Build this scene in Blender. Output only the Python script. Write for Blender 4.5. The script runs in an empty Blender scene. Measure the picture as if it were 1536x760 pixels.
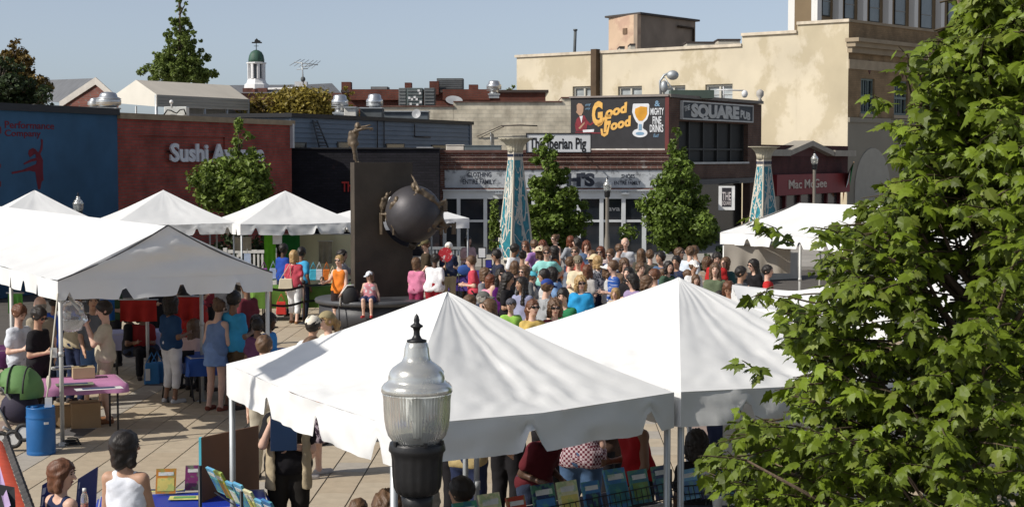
import bpy, math, random
import numpy as np
from mathutils import Vector, Matrix, noise
R = math.radians
random.seed(7)
rng = np.random.default_rng(7)
SC = bpy.context.scene
COL = SC.collection
# ------------------------------------------------------------------ camera, sky, sun, exposure
F = 2450.0
CAMZ = 3.86
PITCH = math.atan(145.0 / F)
cam = bpy.data.cameras.new('camera')
cam.sensor_fit = 'HORIZONTAL'; cam.sensor_width = 36.0
cam.lens = 36.0 * F / 1536.0
cam.clip_start = 0.2; cam.clip_end = 3000
camo = bpy.data.objects.new('camera', cam); COL.objects.link(camo)
camo.location = (0, 0, CAMZ)
camo.rotation_euler = (math.pi / 2 - PITCH, 0, 0)
SC.camera = camo
SUN = Vector((-0.9, -0.436, 0)).normalized()
ELEV = R(40)
SUNV = Vector((SUN.x * math.cos(ELEV), SUN.y * math.cos(ELEV), math.sin(ELEV)))
w = bpy.data.worlds.new('World'); SC.world = w; w.use_nodes = True
nt = w.node_tree
sky = nt.nodes.new('ShaderNodeTexSky'); sky.sky_type = 'NISHITA'; sky.sun_disc = False
sky.sun_elevation = ELEV; sky.sun_rotation = math.atan2(SUN.x, SUN.y)
sky.altitude = 300; sky.air_density = 0.6; sky.dust_density = 1.4; sky.ozone_density = 3.0
bgn = nt.nodes['Background']; bgn.inputs['Strength'].default_value = 0.128
skt = nt.nodes.new('ShaderNodeHueSaturation'); skt.inputs['Saturation'].default_value = .56
skm = nt.nodes.new('ShaderNodeMix'); skm.data_type = 'RGBA'; skm.blend_type = 'MULTIPLY'; skm.inputs[0].default_value = 1; skm.inputs[7].default_value = (.985, 1.0, .99, 1)
nt.links.new(sky.outputs[0], skt.inputs['Color']); nt.links.new(skt.outputs[0], skm.inputs[6]); nt.links.new(skm.outputs[2], bgn.inputs[0])
sl = bpy.data.lights.new('sun', 'SUN'); sl.energy = 4.4; sl.angle = R(0.53); sl.color = (1.0, 0.945, 0.86)
slo = bpy.data.objects.new('sun', sl); COL.objects.link(slo)
slo.rotation_euler = SUNV.to_track_quat('Z', 'Y').to_euler()
slo.location = (-40, -20, 60)
SC.view_settings.view_transform = 'Standard'; SC.view_settings.look = 'None'
SC.view_settings.exposure = 0.0; SC.view_settings.gamma = 1.0

# ------------------------------------------------------------------ pixel -> place helpers (used only to measure positions)
_cp, _sp = math.cos(PITCH), math.sin(PITCH)
def ray(px, py):
    u = (px - 768) / F; v = (380 - py) / F
    return Vector((u, _cp + v * _sp, -_sp + v * _cp))
def at(px, py, Y):
    d = ray(px, py); return Vector((0, 0, CAMZ)) + d * (Y / d.y)
def gp(px, py, z=0.0):
    d = ray(px, py); return Vector((0, 0, CAMZ)) + d * ((z - CAMZ) / d.z)
def scl(Y): return F / Y

# ------------------------------------------------------------------ object helpers
ORG = {}
def empty(name, loc, label=None, cat=None, group=None, rz=0):
    o = bpy.data.objects.new(name, None); COL.objects.link(o)
    o.empty_display_size = 0.2
    o.location = loc; o.rotation_euler = (0, 0, rz)
    ORG[o.name] = Vector(loc)
    return tag(o, label, cat, group)
def tag(o, label=None, cat=None, group=None, kind=None):
    if label: o['label'] = label
    if cat: o['category'] = cat
    if group: o['group'] = group
    if kind: o['kind'] = kind
    return o
def link_mesh(name, me, mat=None, parent=None):
    o = bpy.data.objects.new(name, me); COL.objects.link(o)
    if parent is not None: o.parent = parent; ORG[o.name] = ORG[parent.name]
    else: ORG[o.name] = Vector((0, 0, 0))
    if mat is not None and not me.materials: me.materials.append(mat)
    return o
class MB:
    def __init__(s): s.v = []; s.f = []; s.m = []; s.cur = 0; s.sm = []
    def add(s, vs, fs, smooth=False):
        b = len(s.v); s.v += [tuple(p) for p in vs]
        for f in fs: s.f.append([b + i for i in f]); s.m.append(s.cur); s.sm.append(smooth)
        return s
    def box(s, c, d, rz=0, mtx=None):
        x, y, z = d[0] / 2, d[1] / 2, d[2] / 2
        vs = [Vector((a * x, b * y, e * z)) for e in (-1, 1) for b in (-1, 1) for a in (-1, 1)]
        if mtx is not None: vs = [mtx @ p for p in vs]
        elif rz:
            m = Matrix.Rotation(rz, 3, 'Z'); vs = [m @ p for p in vs]
        c = Vector(c)
        return s.add([p + c for p in vs], [(0, 2, 3, 1), (4, 5, 7, 6), (0, 1, 5, 4), (2, 6, 7, 3), (0, 4, 6, 2), (1, 3, 7, 5)])
    def hexa(s, b4, t4):
        return s.add(list(b4) + list(t4), [(3, 2, 1, 0), (4, 5, 6, 7), (0, 1, 5, 4), (1, 2, 6, 5), (2, 3, 7, 6), (3, 0, 4, 7)])
    def prism(s, poly, d):
        n = len(poly); d = Vector(d); poly = [Vector(p) for p in poly]
        return s.add(poly + [p + d for p in poly], [list(range(n))[::-1], list(range(n, 2 * n))] + [(i, (i + 1) % n, n + (i + 1) % n, n + i) for i in range(n)])
    def tube(s, pts, rs, seg=8, cap=True, smooth=True):
        pts = [Vector(p) for p in pts]
        if not hasattr(rs, '__len__'): rs = [rs] * len(pts)
        rings = []; prev = None
        for i, p in enumerate(pts):
            t = (pts[min(i + 1, len(pts) - 1)] - pts[max(i - 1, 0)])
            if t.length < 1e-9: t = Vector((0, 0, 1))
            t.normalize()
            if prev is None:
                a = Vector((1, 0, 0)) if abs(t.x) < .9 else Vector((0, 1, 0))
                n = (a - t * a.dot(t)).normalized()
            else:
                n = prev - t * prev.dot(t)
                n = n.normalized() if n.length > 1e-6 else t.orthogonal().normalized()
            prev = n; b = t.cross(n)
            rings.append([p + (n * math.cos(2 * math.pi * k / seg) + b * math.sin(2 * math.pi * k / seg)) * rs[i] for k in range(seg)])
        vs = [q for r in rings for q in r]; fs = []
        for i in range(len(pts) - 1):
            for k in range(seg):
                k2 = (k + 1) % seg
                fs.append((i * seg + k, i * seg + k2, (i + 1) * seg + k2, (i + 1) * seg + k))
        s.add(vs, fs, smooth)
        if cap:
            b = len(s.v) - len(vs)
            for r in (list(range(seg))[::-1], list(range((len(pts) - 1) * seg, len(pts) * seg))):
                s.f.append([b + i for i in r]); s.m.append(s.cur); s.sm.append(False)
        return s
    def lathe(s, prof, c=(0, 0, 0), seg=24, smooth=True, flute=None, cap=True):
        c = Vector(c); vs = []; fs = []
        for r, z in prof:
            for k in range(seg):
                a = 2 * math.pi * k / seg
                rr = r * (flute(k, seg, z) if flute else 1)
                vs.append(c + Vector((rr * math.cos(a), rr * math.sin(a), z)))
        for i in range(len(prof) - 1):
            for k in range(seg):
                k2 = (k + 1) % seg
                fs.append((i * seg + k, i * seg + k2, (i + 1) * seg + k2, (i + 1) * seg + k))
        s.add(vs, fs, smooth)
        if cap:
            b = len(s.v) - len(vs); n = len(prof)
            for r in (list(range(seg))[::-1], list(range((n - 1) * seg, n * seg))):
                s.f.append([b + i for i in r]); s.m.append(s.cur); s.sm.append(False)
        return s
    def ball(s, c, r, seg=12, rings=8):
        r = (r, r, r) if not hasattr(r, '__len__') else r
        c = Vector(c); vs = [c + Vector((0, 0, -r[2]))]; fs = []
        for i in range(1, rings):
            t = -math.pi / 2 + math.pi * i / rings
            for k in range(seg):
                a = 2 * math.pi * k / seg
                vs.append(c + Vector((r[0] * math.cos(t) * math.cos(a), r[1] * math.cos(t) * math.sin(a), r[2] * math.sin(t))))
        vs.append(c + Vector((0, 0, r[2]))); top = len(vs) - 1
        for k in range(seg):
            k2 = (k + 1) % seg
            fs.append((0, 1 + k2, 1 + k)); fs.append((top, top - seg + k, top - seg + k2))
            for i in range(rings - 2):
                a = 1 + i * seg
                fs.append((a + k, a + k2, a + seg + k2, a + seg + k))
        return s.add(vs, fs, True)
    def build(s, name, mat=None, parent=None, kind=None, bevel=0):
        me = bpy.data.meshes.new(name)
        off = ORG[parent.name] if parent is not None else Vector((0, 0, 0))
        vs = np.array(s.v, dtype=np.float32).reshape(-1, 3) - np.array(off, dtype=np.float32)
        me.from_pydata(vs.tolist(), [], s.f)
        mats = mat if isinstance(mat, (list, tuple)) else [mat]
        for m in mats:
            if m is not None: me.materials.append(m)
        me.polygons.foreach_set('use_smooth', s.sm)
        if len(mats) > 1: me.polygons.foreach_set('material_index', s.m)
        me.update()
        o = link_mesh(name, me, None, parent)
        if bevel:
            b = o.modifiers.new('bevel', 'BEVEL'); b.width = bevel; b.segments = 1
        if kind: o['kind'] = kind
        return o
def np_mesh(name, V, Q, mat, parent=None, smooth=True, local=False):
    me = bpy.data.meshes.new(name)
    V = np.asarray(V, dtype=np.float32)
    if parent is not None and not local: V = V - np.array(ORG[parent.name], dtype=np.float32)
    Q = np.asarray(Q, dtype=np.int32); n, k = Q.shape
    me.vertices.add(len(V)); me.vertices.foreach_set('co', V.ravel())
    me.loops.add(n * k); me.loops.foreach_set('vertex_index', Q.ravel())
    me.polygons.add(n); me.polygons.foreach_set('loop_start', np.arange(n, dtype=np.int32) * k)
    me.update(calc_edges=True)
    me.polygons.foreach_set('use_smooth', np.full(n, smooth))
    if mat is not None: me.materials.append(mat)
    return link_mesh(name, me, None, parent)
# a vertical wall plane from A to B (x, y): u along, z up, n towards the viewer
class Wall:
    def __init__(s, A, B):
        s.A = Vector((A[0], A[1], 0)); d = Vector((B[0] - A[0], B[1] - A[1], 0)); s.L = d.length
        s.u = d.normalized(); s.n = Vector((s.u.y, -s.u.x, 0)); s.ang = math.atan2(s.u.y, s.u.x)
    def uv(s, px, py):
        d = ray(px, py); o = Vector((0, 0, CAMZ))
        t = (s.A - o).dot(s.n) / d.dot(s.n); p = o + d * t
        return (p - s.A).dot(s.u), p.z
    def P(s, u, z, off=0): return s.A + s.u * u + s.n * off + Vector((0, 0, z))
    def box(s, mb, u0, u1, z0, z1, o0, o1):
        b = [s.P(u0, z0, o1), s.P(u1, z0, o1), s.P(u1, z0, o0), s.P(u0, z0, o0)]
        t = [s.P(u0, z1, o1), s.P(u1, z1, o1), s.P(u1, z1, o0), s.P(u0, z1, o0)]
        return mb.hexa(b, t)
    def pbox(s, mb, x0, y0, x1, y1, o0, o1):
        u0, za = s.uv(x0, y0); u1, zb = s.uv(x1, y1)
        return s.box(mb, min(u0, u1), max(u0, u1), min(za, zb), max(za, zb), o0, o1)
# wall with rectangular openings: list of (u0,u1,z0,z1)
def wall_open(W, mb, u0, u1, z0, z1, o0, o1, holes):
    us = sorted(set([u0, u1] + [h[0] for h in holes] + [h[1] for h in holes]))
    for a, b in zip(us[:-1], us[1:]):
        zz = sorted([(h[2], h[3]) for h in holes if h[0] <= a + 1e-6 and h[1] >= b - 1e-6])
        z = z0
        for q0, q1 in zz:
            if q0 > z: W.box(mb, a, b, z, q0, o0, o1)
            z = q1
        if z < z1: W.box(mb, a, b, z, z1, o0, o1)
# ------------------------------------------------------------------ materials
MATS = {}
def M(name, col, rough=.65, metal=0, var=.12, vs=2.5, bump=0.0, bs=30, spec=.4, col2=None, c2s=.6, c2lo=.5, c2hi=.6, trans=0, island=0, translucent=0, stretch=(1, 1, 1)):
    if name in MATS: return MATS[name]
    m = bpy.data.materials.new(name); m.use_nodes = True; MATS[name] = m
    n = m.node_tree; L = n.links; b = n.nodes['Principled BSDF']; out = n.nodes['Material Output']
    b.inputs['Roughness'].default_value = rough; b.inputs['Metallic'].default_value = metal
    b.inputs['Specular IOR Level'].default_value = spec
    if trans: b.inputs['Transmission Weight'].default_value = trans; b.inputs['IOR'].default_value = 1.3
    tc = n.nodes.new('ShaderNodeTexCoord')
    mp = n.nodes.new('ShaderNodeMapping'); mp.inputs['Scale'].default_value = stretch
    L.new(tc.outputs['Object'], mp.inputs['Vector'])
    nz = n.nodes.new('ShaderNodeTexNoise'); nz.inputs['Scale'].default_value = vs; nz.inputs['Detail'].default_value = 6
    L.new(mp.outputs[0], nz.inputs['Vector'])
    cur = None
    base = n.nodes.new('ShaderNodeMix'); base.data_type = 'RGBA'
    base.inputs[6].default_value = (*col, 1)
    base.inputs[7].default_value = (*(col2 or col), 1)
    base.inputs[0].default_value = 0
    if col2:
        n2 = n.nodes.new('ShaderNodeTexNoise'); n2.inputs['Scale'].default_value = c2s; n2.inputs['Detail'].default_value = 8; n2.inputs['Roughness'].default_value = .62
        L.new(mp.outputs[0], n2.inputs['Vector'])
        rp = n.nodes.new('ShaderNodeMapRange'); rp.inputs[1].default_value = c2lo; rp.inputs[2].default_value = c2hi
        L.new(n2.outputs[0], rp.inputs[0]); L.new(rp.outputs[0], base.inputs[0])
    hv = n.nodes.new('ShaderNodeHueSaturation')
    L.new(base.outputs[2], hv.inputs['Color'])
    mr = n.nodes.new('ShaderNodeMapRange'); mr.inputs[1].default_value = .3; mr.inputs[2].default_value = .7
    mr.inputs[3].default_value = 1 - var; mr.inputs[4].default_value = 1 + var
    L.new(nz.outputs[0], mr.inputs[0])
    val = mr.outputs[0]
    if island:
        ge = n.nodes.new('ShaderNodeNewGeometry')
        m2 = n.nodes.new('ShaderNodeMapRange'); m2.inputs[3].default_value = 1 - island; m2.inputs[4].default_value = 1 + island
        L.new(ge.outputs['Random Per Island'], m2.inputs[0])
        mm = n.nodes.new('ShaderNodeMath'); mm.operation = 'MULTIPLY'
        L.new(val, mm.inputs[0]); L.new(m2.outputs[0], mm.inputs[1]); val = mm.outputs[0]
    L.new(val, hv.inputs['Value'])
    L.new(hv.outputs[0], b.inputs['Base Color'])
    if bump:
        bn = n.nodes.new('ShaderNodeTexNoise'); bn.inputs['Scale'].default_value = bs; bn.inputs['Detail'].default_value = 5
        L.new(mp.outputs[0], bn.inputs['Vector'])
        bp = n.nodes.new('ShaderNodeBump'); bp.inputs['Strength'].default_value = bump; bp.inputs['Distance'].default_value = .02
        L.new(bn.outputs[0], bp.inputs['Height']); L.new(bp.outputs[0], b.inputs['Normal'])
    if translucent:
        tr = n.nodes.new('ShaderNodeBsdfTranslucent'); L.new(hv.outputs[0], tr.inputs['Color'])
        mx = n.nodes.new('ShaderNodeMixShader'); mx.inputs[0].default_value = translucent
        L.new(b.outputs[0], mx.inputs[1]); L.new(tr.outputs[0], mx.inputs[2]); L.new(mx.outputs[0], out.inputs[0])
    return m
def brickmat(name, c1, c2, mort, ang, bw=.22, bh=.075, ms=.012, bump=.4, rough=.85, blotch=None, bl=.5, bls=.5, blw=.1):
    m = bpy.data.materials.new(name); m.use_nodes = True; n = m.node_tree; L = n.links; b = n.nodes['Principled BSDF']
    b.inputs['Roughness'].default_value = rough; b.inputs['Specular IOR Level'].default_value = .2
    tc = n.nodes.new('ShaderNodeTexCoord'); mp = n.nodes.new('ShaderNodeMapping'); mp.vector_type = 'POINT'
    mp.inputs['Rotation'].default_value = (0, 0, -ang)
    L.new(tc.outputs['Object'], mp.inputs[0])
    sp = n.nodes.new('ShaderNodeSeparateXYZ'); L.new(mp.outputs[0], sp.inputs[0])
    ad = n.nodes.new('ShaderNodeMath'); ad.operation = 'ADD'; L.new(sp.outputs[0], ad.inputs[0]); L.new(sp.outputs[1], ad.inputs[1])
    cb = n.nodes.new('ShaderNodeCombineXYZ'); L.new(ad.outputs[0], cb.inputs[0]); L.new(sp.outputs[2], cb.inputs[1])
    bt = n.nodes.new('ShaderNodeTexBrick'); L.new(cb.outputs[0], bt.inputs['Vector'])
    bt.inputs['Color1'].default_value = (*c1, 1); bt.inputs['Color2'].default_value = (*c2, 1); bt.inputs['Mortar'].default_value = (*mort, 1)
    bt.inputs['Scale'].default_value = 1; bt.inputs['Brick Width'].default_value = bw; bt.inputs['Row Height'].default_value = bh; bt.inputs['Mortar Size'].default_value = ms
    nz = n.nodes.new('ShaderNodeTexNoise'); nz.inputs['Scale'].default_value = 1.3; nz.inputs['Detail'].default_value = 8; L.new(tc.outputs['Object'], nz.inputs[0])
    mr = n.nodes.new('ShaderNodeMapRange'); mr.inputs[1].default_value = .3; mr.inputs[2].default_value = .7; mr.inputs[3].default_value = .72; mr.inputs[4].default_value = 1.28
    L.new(nz.outputs[0], mr.inputs[0])
    hv = n.nodes.new('ShaderNodeHueSaturation'); L.new(bt.outputs[0], hv.inputs['Color']); L.new(mr.outputs[0], hv.inputs['Value'])
    res = hv.outputs[0]
    if blotch:
        n2 = n.nodes.new('ShaderNodeTexNoise'); n2.inputs['Scale'].default_value = bls; n2.inputs['Detail'].default_value = 9; n2.inputs['Roughness'].default_value = .65; L.new(tc.outputs['Object'], n2.inputs[0])
        r2 = n.nodes.new('ShaderNodeMapRange'); r2.inputs[1].default_value = bl; r2.inputs[2].default_value = bl + blw; L.new(n2.outputs[0], r2.inputs[0])
        mx = n.nodes.new('ShaderNodeMix'); mx.data_type = 'RGBA'; L.new(r2.outputs[0], mx.inputs[0]); L.new(res, mx.inputs[6]); mx.inputs[7].default_value = (*blotch, 1); res = mx.outputs[2]
    L.new(res, b.inputs['Base Color'])
    bp = n.nodes.new('ShaderNodeBump'); bp.inputs['Strength'].default_value = bump; bp.inputs['Distance'].default_value = .02; bp.invert = True
    L.new(bt.outputs['Fac'], bp.inputs['Height']); L.new(bp.outputs[0], b.inputs['Normal'])
    return m
def glass(name, col=(.02, .025, .03), rough=.08):
    return M(name, col, rough, 0, .3, .8, spec=.6)
# ------------------------------------------------------------------ flat or raised lettering on a wall
DG = None
def text_geo(s, size=1, ext=.01, bold=0, shear=0, space=1, align='LEFT'):
    cu = bpy.data.curves.new('lettering', 'FONT'); cu.body = s; cu.size = size; cu.extrude = ext; cu.offset = bold; cu.shear = shear; cu.space_character = space
    cu.align_x = align; cu.resolution_u = 3
    o = bpy.data.objects.new('lettering', cu); COL.objects.link(o)
    dg = bpy.context.evaluated_depsgraph_get()
    me = bpy.data.meshes.new_from_object(o.evaluated_get(dg))
    V = np.zeros(len(me.vertices) * 3, dtype=np.float32); me.vertices.foreach_get('co', V); V = V.reshape(-1, 3)
    fs = [list(p.vertices) for p in me.polygons]
    bpy.data.objects.remove(o); bpy.data.curves.remove(cu); bpy.data.meshes.remove(me)
    return V, fs
# text fitted into a pixel box measured on the wall W; x0,x1 at baseline; cap height from y0..y1
def wall_text(W, s, x0, y0, x1, y1, mat, parent, off=.03, ext=.015, bold=0, shear=0, name='lettering', base_y=None, rot=0):
    V, fs = text_geo(s, 1, 1, bold, shear)
    w = V[:, 0].max() - V[:, 0].min()
    u0, zb = W.uv(x0, y1); u1, _ = W.uv(x1, y1); _, zt = W.uv(x0, y0)
    cap = .69
    sx = (u1 - u0) / w; sy = (zt - zb) / cap
    V = V.copy(); V[:, 0] = (V[:, 0] - V[:, 0].min()) * sx; V[:, 1] *= sy
    c, sn = math.cos(rot), math.sin(rot)
    mb = MB()
    mb.add([W.P(u0 + x * c - y * sn, zb + x * sn + y * c, off + (ext if z > 0 else -ext)) for x, y, z in V], fs)
    return mb.build(name, mat, parent)
# ------------------------------------------------------------------ bodies: smooth signed-distance fields meshed with surface nets
class SDF:
    def __init__(s, lo, hi, h):
        s.lo = np.array(lo, float); s.h = h
        n = np.ceil((np.array(hi) - s.lo) / h).astype(int) + 1
        s.ax = [s.lo[i] + h * np.arange(n[i]) for i in range(3)]
        s.D = np.full(n, .25, dtype=np.float32)
    def sub(s, lo, hi):
        i0 = [max(0, int((lo[k] - s.lo[k]) / s.h)) for k in range(3)]
        i1 = [min(s.D.shape[k], int((hi[k] - s.lo[k]) / s.h) + 2) for k in range(3)]
        if any(i1[k] <= i0[k] for k in range(3)): return None, None
        sl = tuple(slice(i0[k], i1[k]) for k in range(3))
        g = np.meshgrid(*[s.ax[k][i0[k]:i1[k]] for k in range(3)], indexing='ij', sparse=True)
        return sl, g
    def mixin(s, sl, d, k, neg=False):
        a = s.D[sl]
        if neg:
            s.D[sl] = np.maximum(a, -d); return
        if k > 0:
            h = np.clip(.5 + .5 * (a - d) / k, 0, 1)
            s.D[sl] = a + (d - a) * h - k * h * (1 - h)
        else: s.D[sl] = np.minimum(a, d)
    def cone(s, a, b, ra, rb, k=.03, neg=False, sq=1.0):
        m = max(ra, rb) + k + 2 * s.h
        sl, g = s.sub([min(a[i], b[i]) - m for i in range(3)], [max(a[i], b[i]) + m for i in range(3)])
        if sl is None: return
        ba = [b[i] - a[i] for i in range(3)]; L2 = sum(x * x for x in ba) + 1e-9
        t = np.clip(sum((g[i] - a[i]) * ba[i] for i in range(3)) / L2, 0, 1)
        e = [g[i] - a[i] - t * ba[i] for i in range(3)]
        d = np.sqrt(e[0] ** 2 + (e[1] / sq) ** 2 + e[2] ** 2) - (ra + (rb - ra) * t)
        s.mixin(sl, d, k, neg)
    def ell(s, c, r, k=.03, neg=False):
        m = k + 2 * s.h
        sl, g = s.sub([c[i] - r[i] - m for i in range(3)], [c[i] + r[i] + m for i in range(3)])
        if sl is None: return
        q = np.sqrt(sum(((g[i] - c[i]) / r[i]) ** 2 for i in range(3)))
        q2 = np.sqrt(sum(((g[i] - c[i]) / r[i] ** 2) ** 2 for i in range(3))) + 1e-6
        s.mixin(sl, q * (q - 1) / q2, k, neg)
    def cut(s, p, n):   # keep the side n points away from: remove where (x-p).n > 0
        g = np.meshgrid(*s.ax, indexing='ij', sparse=True)
        s.D = np.maximum(s.D, sum((g[i] - p[i]) * n[i] for i in range(3)).astype(np.float32))
    def wob(s, amp, f, ph=0):
        g = np.meshgrid(*s.ax, indexing='ij', sparse=True)
        s.D = s.D + (amp * (np.sin(g[0] * f + 3 * np.sin(g[2] * f * .35 + ph)) * np.sin(g[2] * f * .8 + g[1] * f * .6 + ph))).astype(np.float32)
    def mesh(s):
        D = s.D
        D[0] = D[-1] = .1; D[:, 0] = D[:, -1] = .1; D[:, :, 0] = D[:, :, -1] = .1
        S = D < 0; nx, ny, nz = D.shape
        cs = np.zeros((nx - 1, ny - 1, nz - 1), dtype=np.int8)
        C = [(i, j, k) for i in (0, 1) for j in (0, 1) for k in (0, 1)]
        for i, j, k in C: cs += S[i:nx - 1 + i, j:ny - 1 + j, k:nz - 1 + k]
        act = (cs > 0) & (cs < 8)
        ci = np.argwhere(act); idx = np.full(act.shape, -1, dtype=np.int64); idx[act] = np.arange(len(ci))
        pos = np.zeros((len(ci), 3)); cnt = np.zeros(len(ci))
        for a in C:
            for ax in range(3):
                if a[ax]: continue
                b = list(a); b[ax] = 1
                v0 = D[ci[:, 0] + a[0], ci[:, 1] + a[1], ci[:, 2] + a[2]]; v1 = D[ci[:, 0] + b[0], ci[:, 1] + b[1], ci[:, 2] + b[2]]
                m = (v0 < 0) != (v1 < 0)
                t = np.where(m, v0 / np.where(v0 == v1, 1, v0 - v1), 0)
                p = np.array(a, float)[None, :].repeat(len(ci), 0); p[:, ax] += t
                pos[m] += p[m]; cnt[m] += 1
        V = (ci + pos / cnt[:, None]) * s.h + s.lo
        Q = []
        for ax in range(3):
            o1, o2 = (ax + 1) % 3, (ax + 2) % 3
            sl0 = [slice(None)] * 3; sl1 = [slice(None)] * 3
            sl0[ax] = slice(0, -1); sl1[ax] = slice(1, None)
            A = S[tuple(sl0)]; B = S[tuple(sl1)]
            e = np.argwhere(A != B)
            e = e[(e[:, o1] > 0) & (e[:, o2] > 0) & (e[:, o1] < D.shape[o1] - 1) & (e[:, o2] < D.shape[o2] - 1)]
            if not len(e): continue
            def cell(d1, d2):
                q = e.copy(); q[:, o1] += d1; q[:, o2] += d2
                return idx[q[:, 0], q[:, 1], q[:, 2]]
            q = np.stack([cell(-1, -1), cell(0, -1), cell(0, 0), cell(-1, 0)], 1)
            fl = ~A[e[:, 0], e[:, 1], e[:, 2]]
            q[fl] = q[fl][:, ::-1]
            Q.append(q)
        return V, np.concatenate(Q)
SKIN = {'light': (.64, .41, .31), 'tan': (.46, .27, .18), 'brown': (.2, .105, .062), 'dark': (.085, .045, .028)}
HAIR = {'black': (.018, .014, .012), 'brown': (.11, .062, .034), 'red': (.13, .04, .018), 'blond': (.36, .23, .1), 'gray': (.3, .28, .25), 'white': (.72, .7, .66), 'auburn': (.12, .05, .025)}
def skinmat(k): return M('skin_' + k, SKIN[k], .5, 0, .1, 9, spec=.35)
def hairmat(k): return M('hair_' + k, HAIR[k], .5, 0, .35, 30, bump=.3, bs=90, stretch=(1, 1, .25))
def cloth(c): return M('cloth_%d_%d_%d' % tuple(int(x * 255) for x in c), c, .85, 0, .14, 6, bump=.35, bs=13, spec=.15)
def printed(c, k): return M('print_%d_%d_%d_%d' % (*[int(x * 255) for x in c], k), c, .85, 0, .1, 6, bump=.3, bs=13, spec=.15, col2=tuple(min(.75, x * .35 + (.42 if k else .04)) for x in c), c2s=(9, 17)[k], c2lo=.55, c2hi=.58, stretch=((1, 1, 1), (.15, .15, 2.2))[k])
# ---- head pieces, made once per style in head space (origin at skull centre), shared by everybody
HEADC = {}
def head_geo(key):
    if key in HEADC: return HEADC[key]
    s = SDF((-.26, -.3, -.62), (.26, .3, .24), .013 if key not in ('long', 'long2') else .015)
    if key == 'short':
        s.ell((0, .012, .014), (.086, .104, .1), 0); s.ell((0, -.105, -.05), (.078, .085, .092), neg=True); s.cut((0, 0, -.085), (0, -.35, -1))
    elif key == 'bald':
        s.ell((0, .02, -.03), (.083, .096, .07), 0); s.ell((0, -.1, -.02), (.1, .12, .14), neg=True); s.ell((0, .0, .06), (.07, .09, .075), neg=True)
    elif key in ('bob', 'curly'):
        g = .012 if key == 'curly' else 0
        s.ell((0, .015, .016), (.092 + g, .108 + g, .1 + g), 0)
        for q in (-1, 1): s.cone((q * .07, .0, -.02), (q * .075, .0, -.13), .034 + g, .028 + g, .02)
        s.cone((0, .05, 0), (0, .055, -.12), .075 + g, .06 + g, .03)
        s.ell((0, -.112, -.045), (.073, .09, .098), neg=True)
        if key == 'curly': s.wob(.012, 110)
    elif key in ('long', 'long2'):
        s.ell((0, .015, .016), (.09, .107, .1), 0)
        for q in (-1, 1): s.cone((q * .068, .01, -.02), (q * .085, .03 if key == 'long' else -.03, -.33), .032, .03, .02)
        s.cone((0, .055, 0), (0, .095, -.36 if key == 'long' else -.28), .078, .066, .04, sq=.75)
        s.ell((0, -.112, -.045), (.073, .09, .1), neg=True); s.wob(.006, 90)
    elif key == 'pony':
        s.ell((0, .012, .014), (.084, .102, .098), 0); s.ell((0, -.105, -.05), (.078, .085, .092), neg=True); s.cut((0, 0, -.085), (0, -.35, -1))
        s.cone((0, .1, .03), (0, .15, -.05), .03, .04, .02); s.cone((0, .15, -.05), (.01, .14, -.24), .04, .018, .02)
    elif key == 'bun':
        s.ell((0, .012, .014), (.084, .102, .098), 0); s.ell((0, -.105, -.05), (.078, .085, .092), neg=True); s.cut((0, 0, -.085), (0, -.35, -1))
        s.ell((0, .1, .06), (.05, .045, .045), .02)
    elif key == 'cap':
        s.ell((0, .01, .03), (.094, .112, .092), 0); s.cut((0, 0, .025), (0, -.12, -1))
        s.cone((-.045, -.1, .03), (-.03, -.175, .015), .013, .012, .01); s.cone((.045, -.1, .03), (.03, -.175, .015), .013, .012, .01)
        s.cone((0, -.1, .036), (0, -.185, .02), .014, .012, .015); s.cone((-.03, -.17, .018), (.03, -.17, .018), .013, .013, .01)
    elif key == 'sunhat':
        s.ell((0, .01, .04), (.095, .112, .095), 0); s.cut((0, 0, .03), (0, 0, -1)); s.ell((0, .005, .035), (.185, .2, .02), .02); s.wob(.004, 40)
    elif key == 'beard':
        s.ell((0, -.04, -.095), (.06, .062, .055), 0); s.ell((0, -.1, -.055), (.036, .04, .022), neg=True); s.cut((0, 0, -.05), (0, .2, 1))
    if key in ('short', 'bob', 'long', 'long2', 'pony', 'bun'): s.D = s.D - .006; s.wob(.007, 70, len(key)); s.ell((0, -.112, -.045), (.074, .088, .095), neg=True)
    HEADC[key] = s.mesh(); return HEADC[key]
EYE = {}
def face_geo(key):
    if key in EYE: return EYE[key]
    mb = MB()
    if key == 'eye': mb.ball((0, 0, 0), (.0115, .006, .007), 8, 6)
    elif key == 'mouth': mb.ball((0, 0, 0), (.024, .008, .007), 10, 6)
    elif key == 'brow': mb.box((0, 0, 0), (.03, .008, .007))
    elif key == 'sunglasses':
        for q in (-1, 1):
            mb.ball((q * .034, 0, 0), (.03, .012, .021), 10, 6)
            mb.tube([(q * .062, .005, .006), (q * .084, .1, .0)], .004, 5)
        mb.box((0, -.004, .008), (.03, .006, .006))
    EYE[key] = (np.array(mb.v), mb.f); return EYE[key]
SHARED = {}
def shared_mesh(key, geo, mat):
    k = (key, mat.name)
    if k not in SHARED:
        V, Q = geo
        me = bpy.data.meshes.new(key); me.from_pydata(np.asarray(V).tolist(), [], [list(f) for f in Q]); me.materials.append(mat)
        me.polygons.foreach_set('use_smooth', [True] * len(me.polygons)); SHARED[k] = me
    return SHARED[k]
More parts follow.
